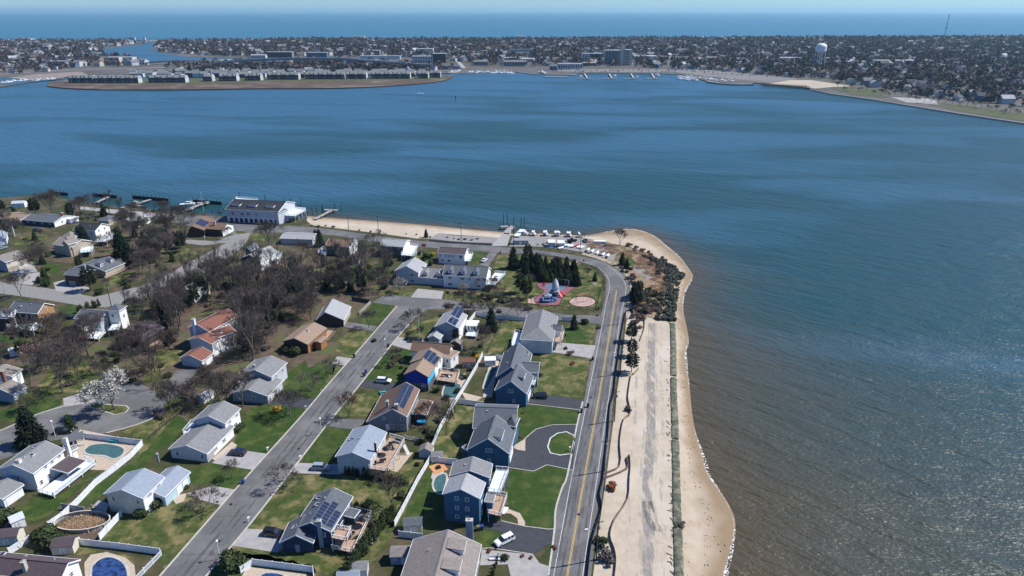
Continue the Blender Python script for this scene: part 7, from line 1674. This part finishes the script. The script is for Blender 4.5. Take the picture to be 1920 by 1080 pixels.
# ================================================================ THE TOWN ACROSS THE BAY
random.seed(11)
FM = dict(
 fwhite=pm('far_white_wall', (.56, .57, .58), (.40, .42, .44), .1), fgrey=pm('far_grey_wall', (.22, .23, .25), (.16, .17, .19), .1), ftan=pm('far_tan_wall', (.52, .48, .42), (.42, .39, .34), .1),
 fblue=pm('far_blue_wall', (.08, .16, .26), (.06, .12, .2), .1), fdark=pm('far_dark_wall', (.045, .05, .06), (.03, .035, .045), .1), fcyan=pm('far_cyan_wall', (.05, .30, .50), None, .1),
 frg=pm('far_grey_roof', (.17, .185, .20), (.12, .13, .15), .1), frd=pm('far_dark_roof', (.08, .085, .10), (.055, .06, .07), .1), frb=pm('far_brown_roof', (.17, .125, .105), (.12, .09, .08), .1), frw=pm('far_pale_roof', (.40, .42, .44), (.30, .32, .34), .1),
 fshade=pm('town_house_shaded_wall', (.045, .065, .095), (.03, .045, .07), .3), froof=pm('town_house_roof', (.20, .215, .215), (.15, .16, .165), .3),  # dark walls: the shade on the fronts is part of this colour
 ft1=pm('far_bare_crown', (.085, .068, .072), (.050, .042, .046), .12, c3=(.11, .08, .08), scale3=.01), ft2=pm('far_evergreen_crown', (.022, .036, .026), (.014, .022, .017), .12), ft3=pm('far_reddish_crown', (.13, .07, .07), (.09, .05, .05), .12))
M.update(FM)
def cam_pix(x, y, z):
    dz = z - CH; dep = y * _cp - dz * _sp; up = y * _sp + dz * _cp; return 960 + 1280 * x / dep, 540 - 1280 * up / dep
def ztop(px, py0, py1):
    g = at(px, py0); lo, hi = 0, 400
    for _ in range(40):
        m = (lo + hi) / 2
        if cam_pix(g.x, g.y, m)[1] > py1: lo = m
        else: hi = m
    return lo
EXCL = []
def fbuild(label, x0, x1, y0, y1, depth=25, wall='fwhite', roof='frw', rows=0, cols=0, gable=False, name='far_building', cat='building', rz=0.0, extra=None, dark_face=None):
    a, b = at(x0, y0), at(x1, y0); h = ztop((x0 + x1) / 2, y0, y1); c = (a + b) / 2; w = (b - a).length
    t_ = thing(name, label, cat, c, rz); mb = MB(); W_ = w / 2
    q = [(-W_, 0), (W_, 0), (W_, depth), (-W_, depth)]
    hw = h if not gable else h * .68
    for i in range(4):
        p, r_ = q[i], q[(i + 1) % 4]; mb.poly([(p[0], p[1], 0), (r_[0], r_[1], 0), (r_[0], r_[1], hw), (p[0], p[1], hw)], M[dark_face if dark_face and i == 0 else wall])
    if gable:
        for x in (-W_, W_): mb.poly([(x, 0, hw), (x, depth, hw), (x, depth / 2, h)], M[wall])
    mb.build('wall', t_); mb = MB()
    if gable:
        for y in (-.6, depth + .6): mb.poly([(-W_ - .5, y, hw - .2), (W_ + .5, y, hw - .2), (W_ + .5, depth / 2, h + .1), (-W_ - .5, depth / 2, h + .1)], M[roof])
    else: mb.prism([(x * 1.01, y + (.4 if y else -.4)) for x, y in q], h, h + .8, M[roof])
    mb.build('roof', t_)
    if rows and cols:
        mb = MB(); ww, wh = w / cols * .55, h / rows * .45; mb.box((0, 0, 0), (ww, .3, wh), M['glass']); me_ = mb.mesh('window')
        for i in range(cols):
            for j in range(rows): inst('window', me_, (-W_ + w * (i + .5) / cols, -.05, h * (j + .55) / rows), t_)
    EXCL.append((c.x - W_ - 6, c.x + W_ + 6, c.y - 6, c.y + depth + 6))
    return t_, h, w
t_, h, w = fbuild('tall cream apartment tower above the far marina', 1163, 1184, 123, 94, 22, 'ftan', 'frw', 9, 1)
t2, h2, w2 = fbuild('darker striped left half of the tall apartment tower', 1134, 1162, 121, 95, 22, 'ftan', 'frw', 9, 5, dark_face='fgrey')
mb = MB(); mb.box((w * -.3, 8, h + 3.5), (9, 8, 6), M['ftan']); mb.build('lift_house', t_)
fbuild('blue glass fronted office block left of the apartment tower', 1108, 1130, 116, 101, 20, 'fblue', 'frw', 4, 4); fbuild('white striped wing beside the blue office block', 1091, 1107, 116, 101, 20, 'fwhite', 'frw', 4, 3)
fbuild('dark twin block office near the end of the viaduct', 812, 836, 118, 101, 20, 'fdark', 'frw', 5, 6); fbuild('cream stepped building left of the dark office', 780, 812, 104, 92, 25, 'ftan', 'frw'); fbuild('long low white building in front of the cream one', 773, 812, 118, 106, 20, 'fwhite', 'frw', 2, 8)
fbuild('long white apartment row right of the main street', 955, 1000, 105, 93, 18, 'fwhite', 'frg', 3, 10); fbuild('building with bright blue upper block', 895, 915, 103, 96, 14, 'fcyan', 'frw'); fbuild('pale low block left of the bright blue one', 880, 898, 110, 102, 15, 'fwhite', 'frw', 2, 6)
fbuild('low club building with hipped roof by the marina', 888, 915, 123, 113, 20, 'fgrey', 'frg', 1, 8, True); fbuild('marina hall with pyramid roofs', 945, 985, 124, 113, 20, 'fgrey', 'frg', 1, 8, True)
fbuild('long white restaurant with green trim on the far quay', 1046, 1092, 130, 120, 18, 'fwhite', 'frw', 1, 10); fbuild('blue gabled hut beside the white restaurant', 1031, 1044, 132, 121, 12, 'fblue', 'frg', 1, 2, True)
fbuild('long low school right of the apartment tower', 1191, 1233, 112, 106, 40, 'ftan', 'frw', 1, 14); fbuild('second low school wing with brown roof', 1240, 1320, 114, 107, 30, 'fgrey', 'frb', 1, 14)
fbuild('white round roofed tank building by the green park', 1326, 1346, 118, 108, 20, 'fwhite', 'frw'); fbuild('very long white roofed hall below the water tower', 1433, 1506, 115, 109, 30, 'fblue', 'frw', 1, 20); fbuild('long pale warehouse behind the white roofed hall', 1403, 1470, 108, 103.5, 30, 'ftan', 'frw')
fbuild('long white strip building right of the water tower', 1572, 1632, 122, 116, 25, 'fwhite', 'frw'); fbuild('long brown and white shed right of the strip building', 1640, 1750, 121, 114, 25, 'ftan', 'frw'); fbuild('block of flats on the far ocean front at right', 1590, 1622, 73, 67, 25, 'fgrey', 'frd', 3, 10)
fbuild('grey hangar at the left edge of the town', 92, 128, 125, 116, 40, 'fgrey', 'frg'); fbuild('paler hangar beside the grey one', 128, 150, 125, 116, 40, 'fwhite', 'frg'); fbuild('cream industrial building left of the spit', 197, 225, 122, 108, 22, 'ftan', 'frw', 2, 5)
fbuild('white many windowed inn by the river', 228, 250, 121, 108, 20, 'fwhite', 'frw', 3, 5); fbuild('cluster of white riverside cottages', 252, 272, 122, 111, 20, 'fwhite', 'frg', 2, 4, True); fbuild('long dark condominium with white balconies behind the viaduct', 500, 548, 108, 98, 18, 'fgrey', 'frw', 3, 12, dark_face='fdark')
fbuild('blue glassy condominium behind the viaduct', 575, 613, 108, 99, 18, 'fblue', 'frw', 3, 9); fbuild('white waterside row left of the dark condominium', 470, 498, 109, 102, 14, 'fwhite', 'frw', 2, 8, True); fbuild('ocean front dark hall', 586, 604, 74.5, 70.5, 40, 'fdark', 'frd')
fbuild('pale ocean front pavilion at centre', 660, 684, 74, 68.5, 30, 'fwhite', 'frw'); fbuild('pale ocean front building right of centre', 970, 985, 73, 67, 30, 'fwhite', 'frw'); fbuild('long pale ocean front hotel at the far left', 29, 57, 79, 73, 30, 'fwhite', 'frw', 2, 8); fbuild('pale ocean front house row left of the inlet', 62, 80, 79, 75, 30, 'fwhite', 'frw')
fbuild('grey block building left of the tan apartments', 680, 712, 104, 95, 20, 'fgrey', 'frw', 2, 6); fbuild('white strip shops behind the viaduct end', 675, 750, 111, 105, 14, 'fwhite', 'frw'); fbuild('small white octagon hut on the far quay', 1385, 1405, 108, 100, 20, 'ftan', 'frb', 0, 0, True)
# town houses on the spit
for i in range(44):
    x = random.uniform(300, 1560); y = random.uniform(96, 124 if x > 880 else 106); g0 = at(x, y)
    if any(a - 8 < g0.x < b + 8 and c - 8 < g0.y < d + 8 for a, b, c, d in EXCL) or inpoly(g0.x, g0.y, W([(186,70),(300,70),(345,100),(520,111),(186,120)])): continue
    w_ = random.uniform(9, 26); f_ = fbuild('low flat roofed commercial block, ' + place_words(g0.x, g0.y, True), x - w_ / 2, x + w_ / 2, y, y - random.uniform(3.2, 6.5), random.uniform(14, 30), random.choice(['fwhite', 'ftan', 'fwhite', 'fgrey']), random.choice(['frw', 'frw', 'frg']), 1, int(w_ / 2.5)); f_[0]['group'] = 'low commercial blocks of the far town'
for i, (x0, x1, yb, n) in enumerate([(129,175,156,6),(177,260,156.3,10),(279,348,155.5,6),(381,398,153,1),(411,444,152.5,4),(459,489,151.5,4),(502,560,149.8,7),(572,647,149,9),(648,687,148.5,5),(696,769,148,9),(784,803,147.5,3),(806,826,146,3)]):
    a, b = at(x0, yb), at(x1, yb); w = (b - a).length; ang = math.atan2(b.y - a.y, b.x - a.x); u = w / n
    t_ = thing('town_house_row', 'row of %d shaded town houses on the spit, %s' % (n, ['leftmost', 'second from the left', 'third from the left', 'single block after the gap', 'fifth from the left', 'sixth from the left', 'seventh from the left', 'eighth, the longest middle row', 'short row before the park lawn end', 'long row near the right end', 'second last at the right end', 'last at the sandy tip'][i]), 'town houses', a, ang)
    for k in range(n):
        hh = 8.5 + (k % 2) * .5; x = u * k; off = (k % 2) * 1.2; mb = MB(); q = [(x + .1, off), (x + u - .1, off), (x + u - .1, 14), (x + .1, 14)]
        mb.prism(q, 0, hh, M['fshade']); mb.poly([(x + u - .1, off, hh), (x + u - .1, 14, hh), (x + u - .1, 7, hh + 3.6)], M['fwhite']); mb.poly([(x + .1, off, hh), (x + .1, 14, hh), (x + .1, 7, hh + 3.6)], M['fshade'])  # dark fronts, white right gable: shade and sun put into the colours
        mb.build('wall', t_); mb = MB(); mb.poly([(x, off - .4, hh - .1), (x + u, off - .4, hh - .1), (x + u, 7, hh + 3.7), (x, 7, hh + 3.7)], M['froof']); mb.poly([(x, 14.4, hh - .1), (x + u, 14.4, hh - .1), (x + u, 7, hh + 3.7), (x, 7, hh + 3.7)], M['froof']); mb.build('roof', t_)
        mb = MB(); mb.box((x + u * .1, off + 1.0, hh + 1.4), (1.1, 1.2, 2.8), M['fshade']); mb.build('chimney', t_)
        mb = MB(); mb.box((x + u / 2, off - .05, 0), (u * .5, .2, 1.5), M['glass']); me_ = mb.mesh('window')
        for z in (1.8, 4.6, 7.0): inst('window', me_, (0, 0, z), t_)
        mb = MB(); mb.box((x + u / 2, off - .8, 3.2), (u * .7, 1.5, .15), M['fwhite']); mb.build('balcony', t_)
    mb = MB(); mb.box((w - .05, 7, 4.2), (.2, 13.5, 8.3), M['fwhite']); mb.build('end_wall', t_)  # white on the right end only: sunlight painted as wall colour
for i in range(64):   # second line of roofs on the spit
    x = 250 + (i % 32) * 17.5 + random.uniform(-5, 5); p = at(x, random.uniform(143.2, 146.2) if i < 32 else random.uniform(138.8, 142))
    t_ = thing('far_house', 'grey roofed house behind the town house rows on the spit', 'house', p, random.uniform(-.3, .3), 'houses behind the town house rows'); s = random.uniform(.9, 1.2)
    mb = MB(); mb.prism([(-7, -5), (7, -5), (7, 5), (-7, 5)], 0, 7, M['fwhite'] if i % 3 else M['fshade']); mb.build('wall', t_); mb = MB()
    for sg in (-1, 1): mb.poly([(-7.4, sg * 5.4, 6.8), (7.4, sg * 5.4, 6.8), (7.4, 0, 10.5), (-7.4, 0, 10.5)], M['froof'])
    mb.build('roof', t_)
# water tower
p = at(1534, 126); z0 = ztop(1534, 126, 81); t_ = thing('water_tower', 'white water tower on many legs standing over the far town', 'water tower', p); r_ = 11
mb = MB(); pts_ = [(z0 * .62, r_ * .75), (z0 * .68, r_), (z0 * .88, r_), (z0 * .95, r_ * .8), (z0 * .99, r_ * .4), (z0, .1)]
for (a, ra), (b, rb_) in zip(pts_, pts_[1:]): mb.tube((0, 0, a), (0, 0, b), ra, rb_, M['white'], 18, cap=False)
mb.tube((0, 0, z0 * .56), (0, 0, z0 * .62), r_ * .2, r_ * .75, M['white'], 18, cap=False); mb.build('tank', t_); mb = MB(); mb.tube((0, 0, 0), (0, 0, z0 * .6), 1.6, 1.6, M['fwhite'], 8); mb.build('riser_pipe', t_)
for k in range(8):
    a = k * PI / 4; mb = MB(); mb.tube((r_ * 1.15 * math.cos(a), r_ * 1.15 * math.sin(a), 0), (r_ * .9 * math.cos(a), r_ * .9 * math.sin(a), z0 * .66), .8, .7, M['fwhite'], 6); mb.build('leg', t_)
p = at(1770, 72); z0 = ztop(1770, 72, 27); t_ = thing('radio_mast', 'tall thin lattice radio mast rising above the horizon at right', 'radio mast', p); mb = MB()
for a in range(3):
    for k in range(12):
        q0, q1 = z0 * k / 12, z0 * (k + 1) / 12; c = lambda a_, z_: ((2.6 * (1 - .5 * z_ / z0)) * math.cos(a_ * 2.094), (2.6 * (1 - .5 * z_ / z0)) * math.sin(a_ * 2.094), z_)
        mb.tube(c(a, q0), c(a, q1), .45, .45, M['fgrey'], 3, cap=False); mb.tube(c(a, q0), c(a + 1, q1), .3, .3, M['fgrey'], 3, cap=False)
mb.build('lattice', t_); mb = MB(); mb.box((0, 0, z0 * .45), (5, 5, z0 * .03), M['fdark']); mb.build('platform', t_)
# viaduct and bridges
def bridge(label, pts, w=17, th=3.0, piers=45, name='viaduct', pw=6):
    L_ = smooth_line([tuple(at(x, y, z)) for x, y, z in pts], 5); L_ = [Vector(q) for q in L_]; o = Vector((L_[0].x, L_[0].y, 0)); t_ = thing(name, label, 'bridge', o); mb = MB()
    for a, b in zip(L_, L_[1:]): mb.beam(a - o, b - o + (b - a) * .01, w, th, M['fgrey'])
    mb.build('deck', t_); mb = MB(); m2 = MB(); acc = 0
    for a, b in zip(L_, L_[1:]):
        d = (b - a).normalized(); s = Vector((-d.y, d.x, 0)) * w / 2; u = Vector((0, 0, th / 2 + .5))
        for sg, mm in ((-1, mb), (1, m2)): mm.beam(a - o + s * sg + u, b - o + s * sg + u, .6, 1.3, M['frw'])
        acc += (b - a).length
        if acc > piers and a.z > 3: acc = 0; pb = MB(); pb.box((a.x - o.x, a.y - o.y, (a.z - th) / 2 - 1), (pw, 3, a.z - th + 2), M['fgrey'], math.atan2(d.y, d.x) + PI / 2); pb.build('bridge_pier', t_)
    mb.build('parapet', t_); m2.build('parapet', t_)
bridge('long pale road viaduct curving behind the town house spit', [(352,128,4),(380,124,9),(410,119,14),(450,114.5,18),(500,112,20),(560,110.5,21),(640,111,20),(700,115,17),(750,119,13),(805,122.5,8),(862,127,2.5)])
bridge('low arched road bridge over the river mouth left of the viaduct', [(272,119,3),(300,116,6),(345,114.5,7),(400,114,6),(440,113,3)], 10, 1.8, 50); bridge('lower railway bridge under the viaduct', [(505,122,4),(560,124,5),(640,124,5),(720,122,4)], 8, 1.5, 35)
bridge('distant bascule bridge across the inlet near the ocean', [(238,78,6),(252,77,8),(272,76.6,9),(298,77,6)], 14, 3, 70, 'bascule_bridge')
for x in (253, 272): p = at(x, 78.3); t_ = thing('bridge_tower', 'small control tower on the %s side of the bascule bridge' % ('left' if x == 253 else 'right'), 'tower', p); mb = MB(); mb.box((0, 0, 8), (7, 7, 16), M['fwhite']); mb.build('wall', t_); mb = MB(); mb.tube((0, 0, 16), (0, 0, 20), 5.5, .5, M['frg'], 4); mb.build('roof', t_)
# far marinas
NB = 0
def fboats(pts, n, lab, grp, jx=3, jy=1.2, L_=(12, 19), masts=.25, zz=WZ):
    for i in range(n):
        t_ = i / max(1, n - 1) * (len(pts) - 1); k = min(int(t_), len(pts) - 2); f = t_ - k; x = pts[k][0] + (pts[k + 1][0] - pts[k][0]) * f; y = pts[k][1] + (pts[k + 1][1] - pts[k][1]) * f
        boat(lab, at(x + random.uniform(-jx, jx), y + random.uniform(-jy, jy), WZ), random.uniform(1.2, 1.9), random.uniform(*L_), 'motor boat', grp, mast=12 if random.random() < masts else 0, z=zz)
fboats([(845,136),(860,134.5)], 9, 'white yacht moored at the marina behind the sandy tip', 'yachts behind the sandy tip'); fboats([(880,135.5),(930,136.5),(962,137.5)], 24, 'white motor boat in the long marina row along the far quay', 'boats along the far quay', 2)
fboats([(1270,147),(1306,149)], 22, 'white boat in the dense cluster at the end of the finger docks', 'dense cluster of white boats', 4, 2.5, masts=.5); fboats([(1310,147),(1370,152)], 8, 'small boat along the outer basin quay', 'boats at the outer basin', 3)
fboats([(0,157),(40,153),(100,149)], 12, 'white boat in the creek at the far left', 'boats in the left creek', 4); boat('blue hulled boat at the first finger dock', at(1089, 144, WZ), 1.5, 14, hull='hullblue'); boat('large white yacht on the quay end', at(1016, 139, WZ), 2.2, 20, z=1)
boat('white yacht at the second finger dock', at(1153, 143, WZ), 1.5, 15); boat('white yacht at the fourth finger dock', at(1233, 142, WZ), 1.8, 16); boat('white boat at the third finger dock', at(1195, 144.5, WZ), 1.6, 12)
for i, x in enumerate((1097, 1143, 1184, 1223)):
    pier('far finger dock with outer cross beam, %s of four' % ['first', 'second', 'third', 'fourth'][i], [((x - 1, 138), (x + 4, 146)), ((x - 14, 146.8), (x + 14, 146.8))], 3.2, .6, 'kerb', True)
pier('pale far quay jetty sticking out left of the finger docks', [((1022, 143), (1064, 143.5))], 6, .6, 'kerb', True)
ox = thing('piling_pier', 'long pier of closely set piles beside the far sand beach', 'pier', at(1432, 163, WZ)); pm_ = MB(); pm_.tube((0, 0, -2), (0, 0, 5), .5, .45, M['darkwood'], 5); me_ = pm_.mesh('pile')
for i in range(34): a = at(1432 + i * 2.6, 162.5 + i * .16, WZ) - ox.location; inst('pile', me_, a, ox); inst('pile', me_, a + Vector((0, 12, 0)), ox)
mb = MB(); mb.beam(Vector((0, 0, 2)), at(1518, 168, WZ) - ox.location + Vector((0, 0, 2)), 1.5, .5, M['wood']); mb.build('walkway', ox)
t_ = thing('basin_mole', 'dark walled mole round the small far basin', 'breakwater', at(1326, 153)); o_ = t_.location
ribbon('wall', [tuple(q - o_) for q in gl([(1326,153.5),(1350,157),(1380,159),(1412,158.5)])], 5, M['fgrey'], 1.0, th=3, parent=t_); ribbon('cap', [tuple(q - o_) for q in gl([(1326,153.2),(1350,156.7),(1380,158.7),(1412,158.2)])], 3, M['kerb'], 1.3, th=.2, parent=t_)

# ---- masses of houses and trees, the largest 300 of each as things of their own
def W_at(x, y): p = at(x, y); return (p.x, p.y)
LANDS = [ # polygon px, houses per ha weight, tree weight
 [(-200,145),(60,138),(150,126),(250,124),(265,117),(190,101),(190,92),(260,80),(240,78.5),(0,79),(-400,80)],
 [(300,80),(345,79),(600,76.5),(1000,75),(1500,73),(1920,71),(2300,71),(2300,120),(1920,200),(1800,190),(1700,180),(1620,160),(1560,152),(1450,142),(1330,131),(1200,127),(1190,124),(1020,125),(900,123),(830,112),(700,106),(520,106),(420,106),(345,101),(300,97),(288,90)],
 [(120,143),(270,141),(420,139),(640,138),(800,137),(780,131),(560,132),(440,131),(380,128),(350,140)],
 [(300,128),(420,121.5),(640,118),(860,129),(800,135),(640,133),(440,133)]]
riv = W([(275,79),(292,82),(283,92),(300,99),(345,106),(400,109),(520,111),(520,122),(300,117),(250,111),(205,107),(186,98),(195,90),(225,86),(262,82)])
POL = [[W_at(*q) for q in L_] for L_ in LANDS]
def ok(x, y): return not any(a < x < b and c < y < d for a, b, c, d in EXCL) and not inpoly(x, y, riv)
streets = [W([(866,127),(874,127),(851,104),(833,86),(829,86),(845,104)]), W([(686,120),(694,120),(738,96),(752,86),(748,86),(732,96)])]
hs, ts = [], []
def samp(poly, n):
    x0 = min(q[0] for q in poly); x1 = max(q[0] for q in poly); y0 = min(q[1] for q in poly); y1 = max(q[1] for q in poly); out = []
    while len(out) < n:
        X = rng.uniform(x0, x1, n * 2); Y = rng.uniform(y0, y1, n * 2)
        for x, y in zip(X, Y):
            if inpoly(x, y, poly) and ok(x, y) and not any(inpoly(x, y, s) for s in streets): out.append((float(x), float(y)))
            if len(out) >= n: break
    return out
for P_, nh, nt_ in zip(POL, (900, 3600, 50, 70), (1900, 13500, 300, 260)): hs += samp(P_, nh); ts += samp(P_, nt_)
hs.sort(key=lambda q: q[0] ** 2 + q[1] ** 2); ts.sort(key=lambda q: q[0] ** 2 + q[1] ** 2)
hk = []
for wl_, rf_ in (('fwhite', 'frg'), ('fwhite', 'frd'), ('fgrey', 'frg'), ('ftan', 'frb'), ('fwhite', 'frw'), ('fblue', 'frd')):
    mb = MB(); mb.prism([(-6, -4.5), (6, -4.5), (6, 4.5), (-6, 4.5)], 0, 5.5, M[wl_])
    for x in (-6, 6): mb.poly([(x, -4.5, 5.5), (x, 4.5, 5.5), (x, 0, 8.4)], M[wl_])
    mr_ = MB()
    for sg in (-1, 1): mr_.poly([(-6.4, sg * 5, 5.2), (6.4, sg * 5, 5.2), (6.4, 0, 8.6), (-6.4, 0, 8.6)], M[rf_])
    hk.append((wl_, rf_, mb, mr_, mb.mesh('wall'), mr_.mesh('roof')))
nmw = dict(fwhite='white', fgrey='grey', ftan='tan', fblue='blue'); nmr = dict(frg='grey', frd='dark', frb='brown', frw='pale')
HV = [np.array(k[2].v + k[3].v) for k in hk]
for i, (x, y) in enumerate(hs[:290]):
    k = hk[rng.choice(6, p=[.26, .22, .18, .16, .10, .08])]; t_ = thing('far_house', 'small far %s house with %s roof, %s' % (nmw[k[0]], nmr[k[1]], place_words(x, y, True)), 'house', (x, y, 0), float(rng.uniform(0, PI)), 'far %s houses with %s roofs' % (nmw[k[0]], nmr[k[1]]))
    s = float(rng.uniform(.8, 1.35)); t_.scale = (s, s, s); inst('wall', k[4], parent=t_); inst('roof', k[5], parent=t_)
def mass(name, pts, protos, scl):
    """protos: list of (verts Nx3, faces list, mats list) ; one mesh"""
    V, Lp, Ls, Mi = [], [], [], []; mats = []; base = 0
    for (x, y) in pts:
        k = int(rng.integers(len(protos))) if not isinstance(protos, tuple) else 0
        v, f, mm = protos[k]; a = rng.uniform(0, 6.28); s = rng.uniform(*scl); ca, sa = math.cos(a) * s, math.sin(a) * s; hz = s * rng.uniform(.85, 1.15)
        V.append(np.stack([x + v[:, 0] * ca - v[:, 1] * sa, y + v[:, 0] * sa + v[:, 1] * ca, v[:, 2] * hz], 1))
        for q, m_ in zip(f, mm):
            Lp.extend([base + j for j in q]); Ls.append(len(q))
            if m_ not in mats: mats.append(m_)
            Mi.append(mats.index(m_))
        base += len(v)
    V = np.concatenate(V).astype(np.float32); me_ = bpy.data.meshes.new(name); me_.vertices.add(len(V)); me_.vertices.foreach_set('co', V.ravel())
    me_.loops.add(len(Lp)); me_.loops.foreach_set('vertex_index', np.array(Lp, dtype=np.int32)); Ls = np.array(Ls, dtype=np.int32); me_.polygons.add(len(Ls))
    me_.polygons.foreach_set('loop_start', np.concatenate([[0], np.cumsum(Ls)[:-1]]).astype(np.int32)); me_.polygons.foreach_set('loop_total', Ls)
    for m_ in mats: me_.materials.append(m_)
    me_.polygons.foreach_set('material_index', np.array(Mi, dtype=np.int32)); me_.update(calc_edges=True)
    return tag(link(bpy.data.objects.new(name, me_)), kind='stuff')
HP = []
for wl_, rf_, a, b, _, _ in [hk[i] for i in (0, 0, 1, 1, 2, 3, 4, 5)]:
    n = len(a.v); HP.append((np.array(a.v + b.v), a.f + [tuple(n + j for j in f) for f in b.f], [a.mats[i] for i in a.m] + [b.mats[i] for i in b.m]))
mass('far_houses', hs[290:], HP, (.8, 1.5))
def blob(seed, mat, r_, h_, n, conic=False):
    rd = random.Random(seed); mb = MB(); mi = mb.mi(M[mat])
    for i in range(n):
        z = rd.uniform(.2, 1); rad = r_ * ((1 - z) * 1.1 if conic else math.sqrt(max(0.02, 1 - (2 * (z - .2) / .8 - .9) ** 2))) * rd.uniform(.35, 1.0); a = rd.uniform(0, 6.28)
        c = Vector((math.cos(a) * rad, math.sin(a) * rad, z * h_)); s = r_ * rd.uniform(.22, .42); k = len(mb.v)
        for j in range(3): mb.v.append(tuple(c + Vector((rd.gauss(0, s), rd.gauss(0, s), rd.gauss(0, s * .9)))))
        mb.f.append((k, k + 1, k + 2)); mb.m.append(mi)
    t_ = MB(); t_.tube((0, 0, 0), (0, 0, h_ * .5), .35, .2, M['bark'], 3, cap=False); return mb, t_
TP = []
for i in range(9):
    mt = ['ft1', 'ft1', 'ft1', 'ft1', 'ft2', 'ft2', 'ft1', 'ft3', 'ft1'][i]; con = mt == 'ft2' and i == 5
    a, b = blob(i, mt, 3.2 if con else 5.2, 12 if con else 11, 44, con); n = len(a.v)
    TP.append((np.array(a.v + b.v), a.f + [tuple(n + j for j in f) for f in b.f], [a.mats[q] for q in a.m] + [b.mats[q] for q in b.m], a.mesh('crown'), b.mesh('trunk'), mt, con))
for x, y in ts[:290]:
    k = TP[int(rng.integers(9))]; nm = {'ft1': 'bare purplish', 'ft2': 'dark evergreen', 'ft3': 'reddish budding'}[k[5]]
    t_ = thing('far_tree', 'small far %s tree across the bay, %s' % (nm, place_words(x, y, True)), 'tree', (x, y, 0), float(rng.uniform(0, 6.28)), 'far %s trees' % nm); s = float(rng.uniform(.8, 1.3)); t_.scale = (s, s, s); inst('crown', k[3], parent=t_); inst('trunk', k[4], parent=t_)
mass('far_trees', ts[290:], [k[:3] for k in TP], (.75, 1.35))
# park trees along the seawall
for i in range(26):
    x = 1570 + i * 13.5; y = np.interp(x, [1570, 1700, 1920], [171, 190, 222]) - random.uniform(1, 8); tree('small%d' % (i % 2), x, y, random.uniform(1.5, 2.3), 'small bare tree in the row on the green seawall park', 'bare trees of the seawall park', z=.25)
for i in range(110):
    x = random.uniform(1010, 1500); y = random.uniform(130.5, 136) + max(0, (x - 1300) * .06); c = random.choice([BK, WH, SV, NV, (.4, .03, .03)])
    p = at(x, y); t_ = thing('far_car', 'tiny %s car parked on the far quay' % {BK: 'black', WH: 'white', SV: 'silver', NV: 'navy'}.get(c, 'red'), 'car', (p.x, p.y, .25), random.uniform(-.2, .2) + PI / 2, 'cars parked on the far quay')
    nm = 'car_paint_' + '_'.join('%03d' % int(q * 255) for q in c)
    if nm not in MATS: pm(nm, c, tuple(q * .9 for q in c), 3, .25, spec=.7)
    mb = MB(); L_, W2, low, cab = car_mesh('suv'); extr(mb, low, .92, .86, 1.1, MATS[nm], .4); mb.build('body', t_); mb = MB(); extr(mb, cab, .84, .64, 1.68, M['glass'], 1.06); mb.build('cabin_glass', t_)
# ================================================================ AIR
hz = bpy.data.materials.new('sea_haze'); hz.use_nodes = True; t = hz.node_tree; t.nodes.remove(t.nodes['Principled BSDF'])
pv = t.nodes.new('ShaderNodeVolumePrincipled'); pv.inputs['Color'].default_value = (.50, .84, 1.0, 1); pv.inputs['Density'].default_value = 4.2e-5; pv.inputs['Anisotropy'].default_value = .2
t.links.new(pv.outputs[0], t.nodes['Material Output'].inputs['Volume'])
mb = MB(); mb.box((0, 0, 98), (190000, 190000, 206), None) if False else None
X = 95000.0; z0_, z1_ = -6.0, 200.0
mb = MB(); n_ = [(-X, -X, z0_), (X, -X, z0_), (X, X, z0_), (-X, X, z0_), (-X, -X, z1_), (X, -X, z1_), (X, X, z1_), (-X, X, z1_)]
mb.hexa(n_, hz); tag(mb.build('haze'), kind='stuff')
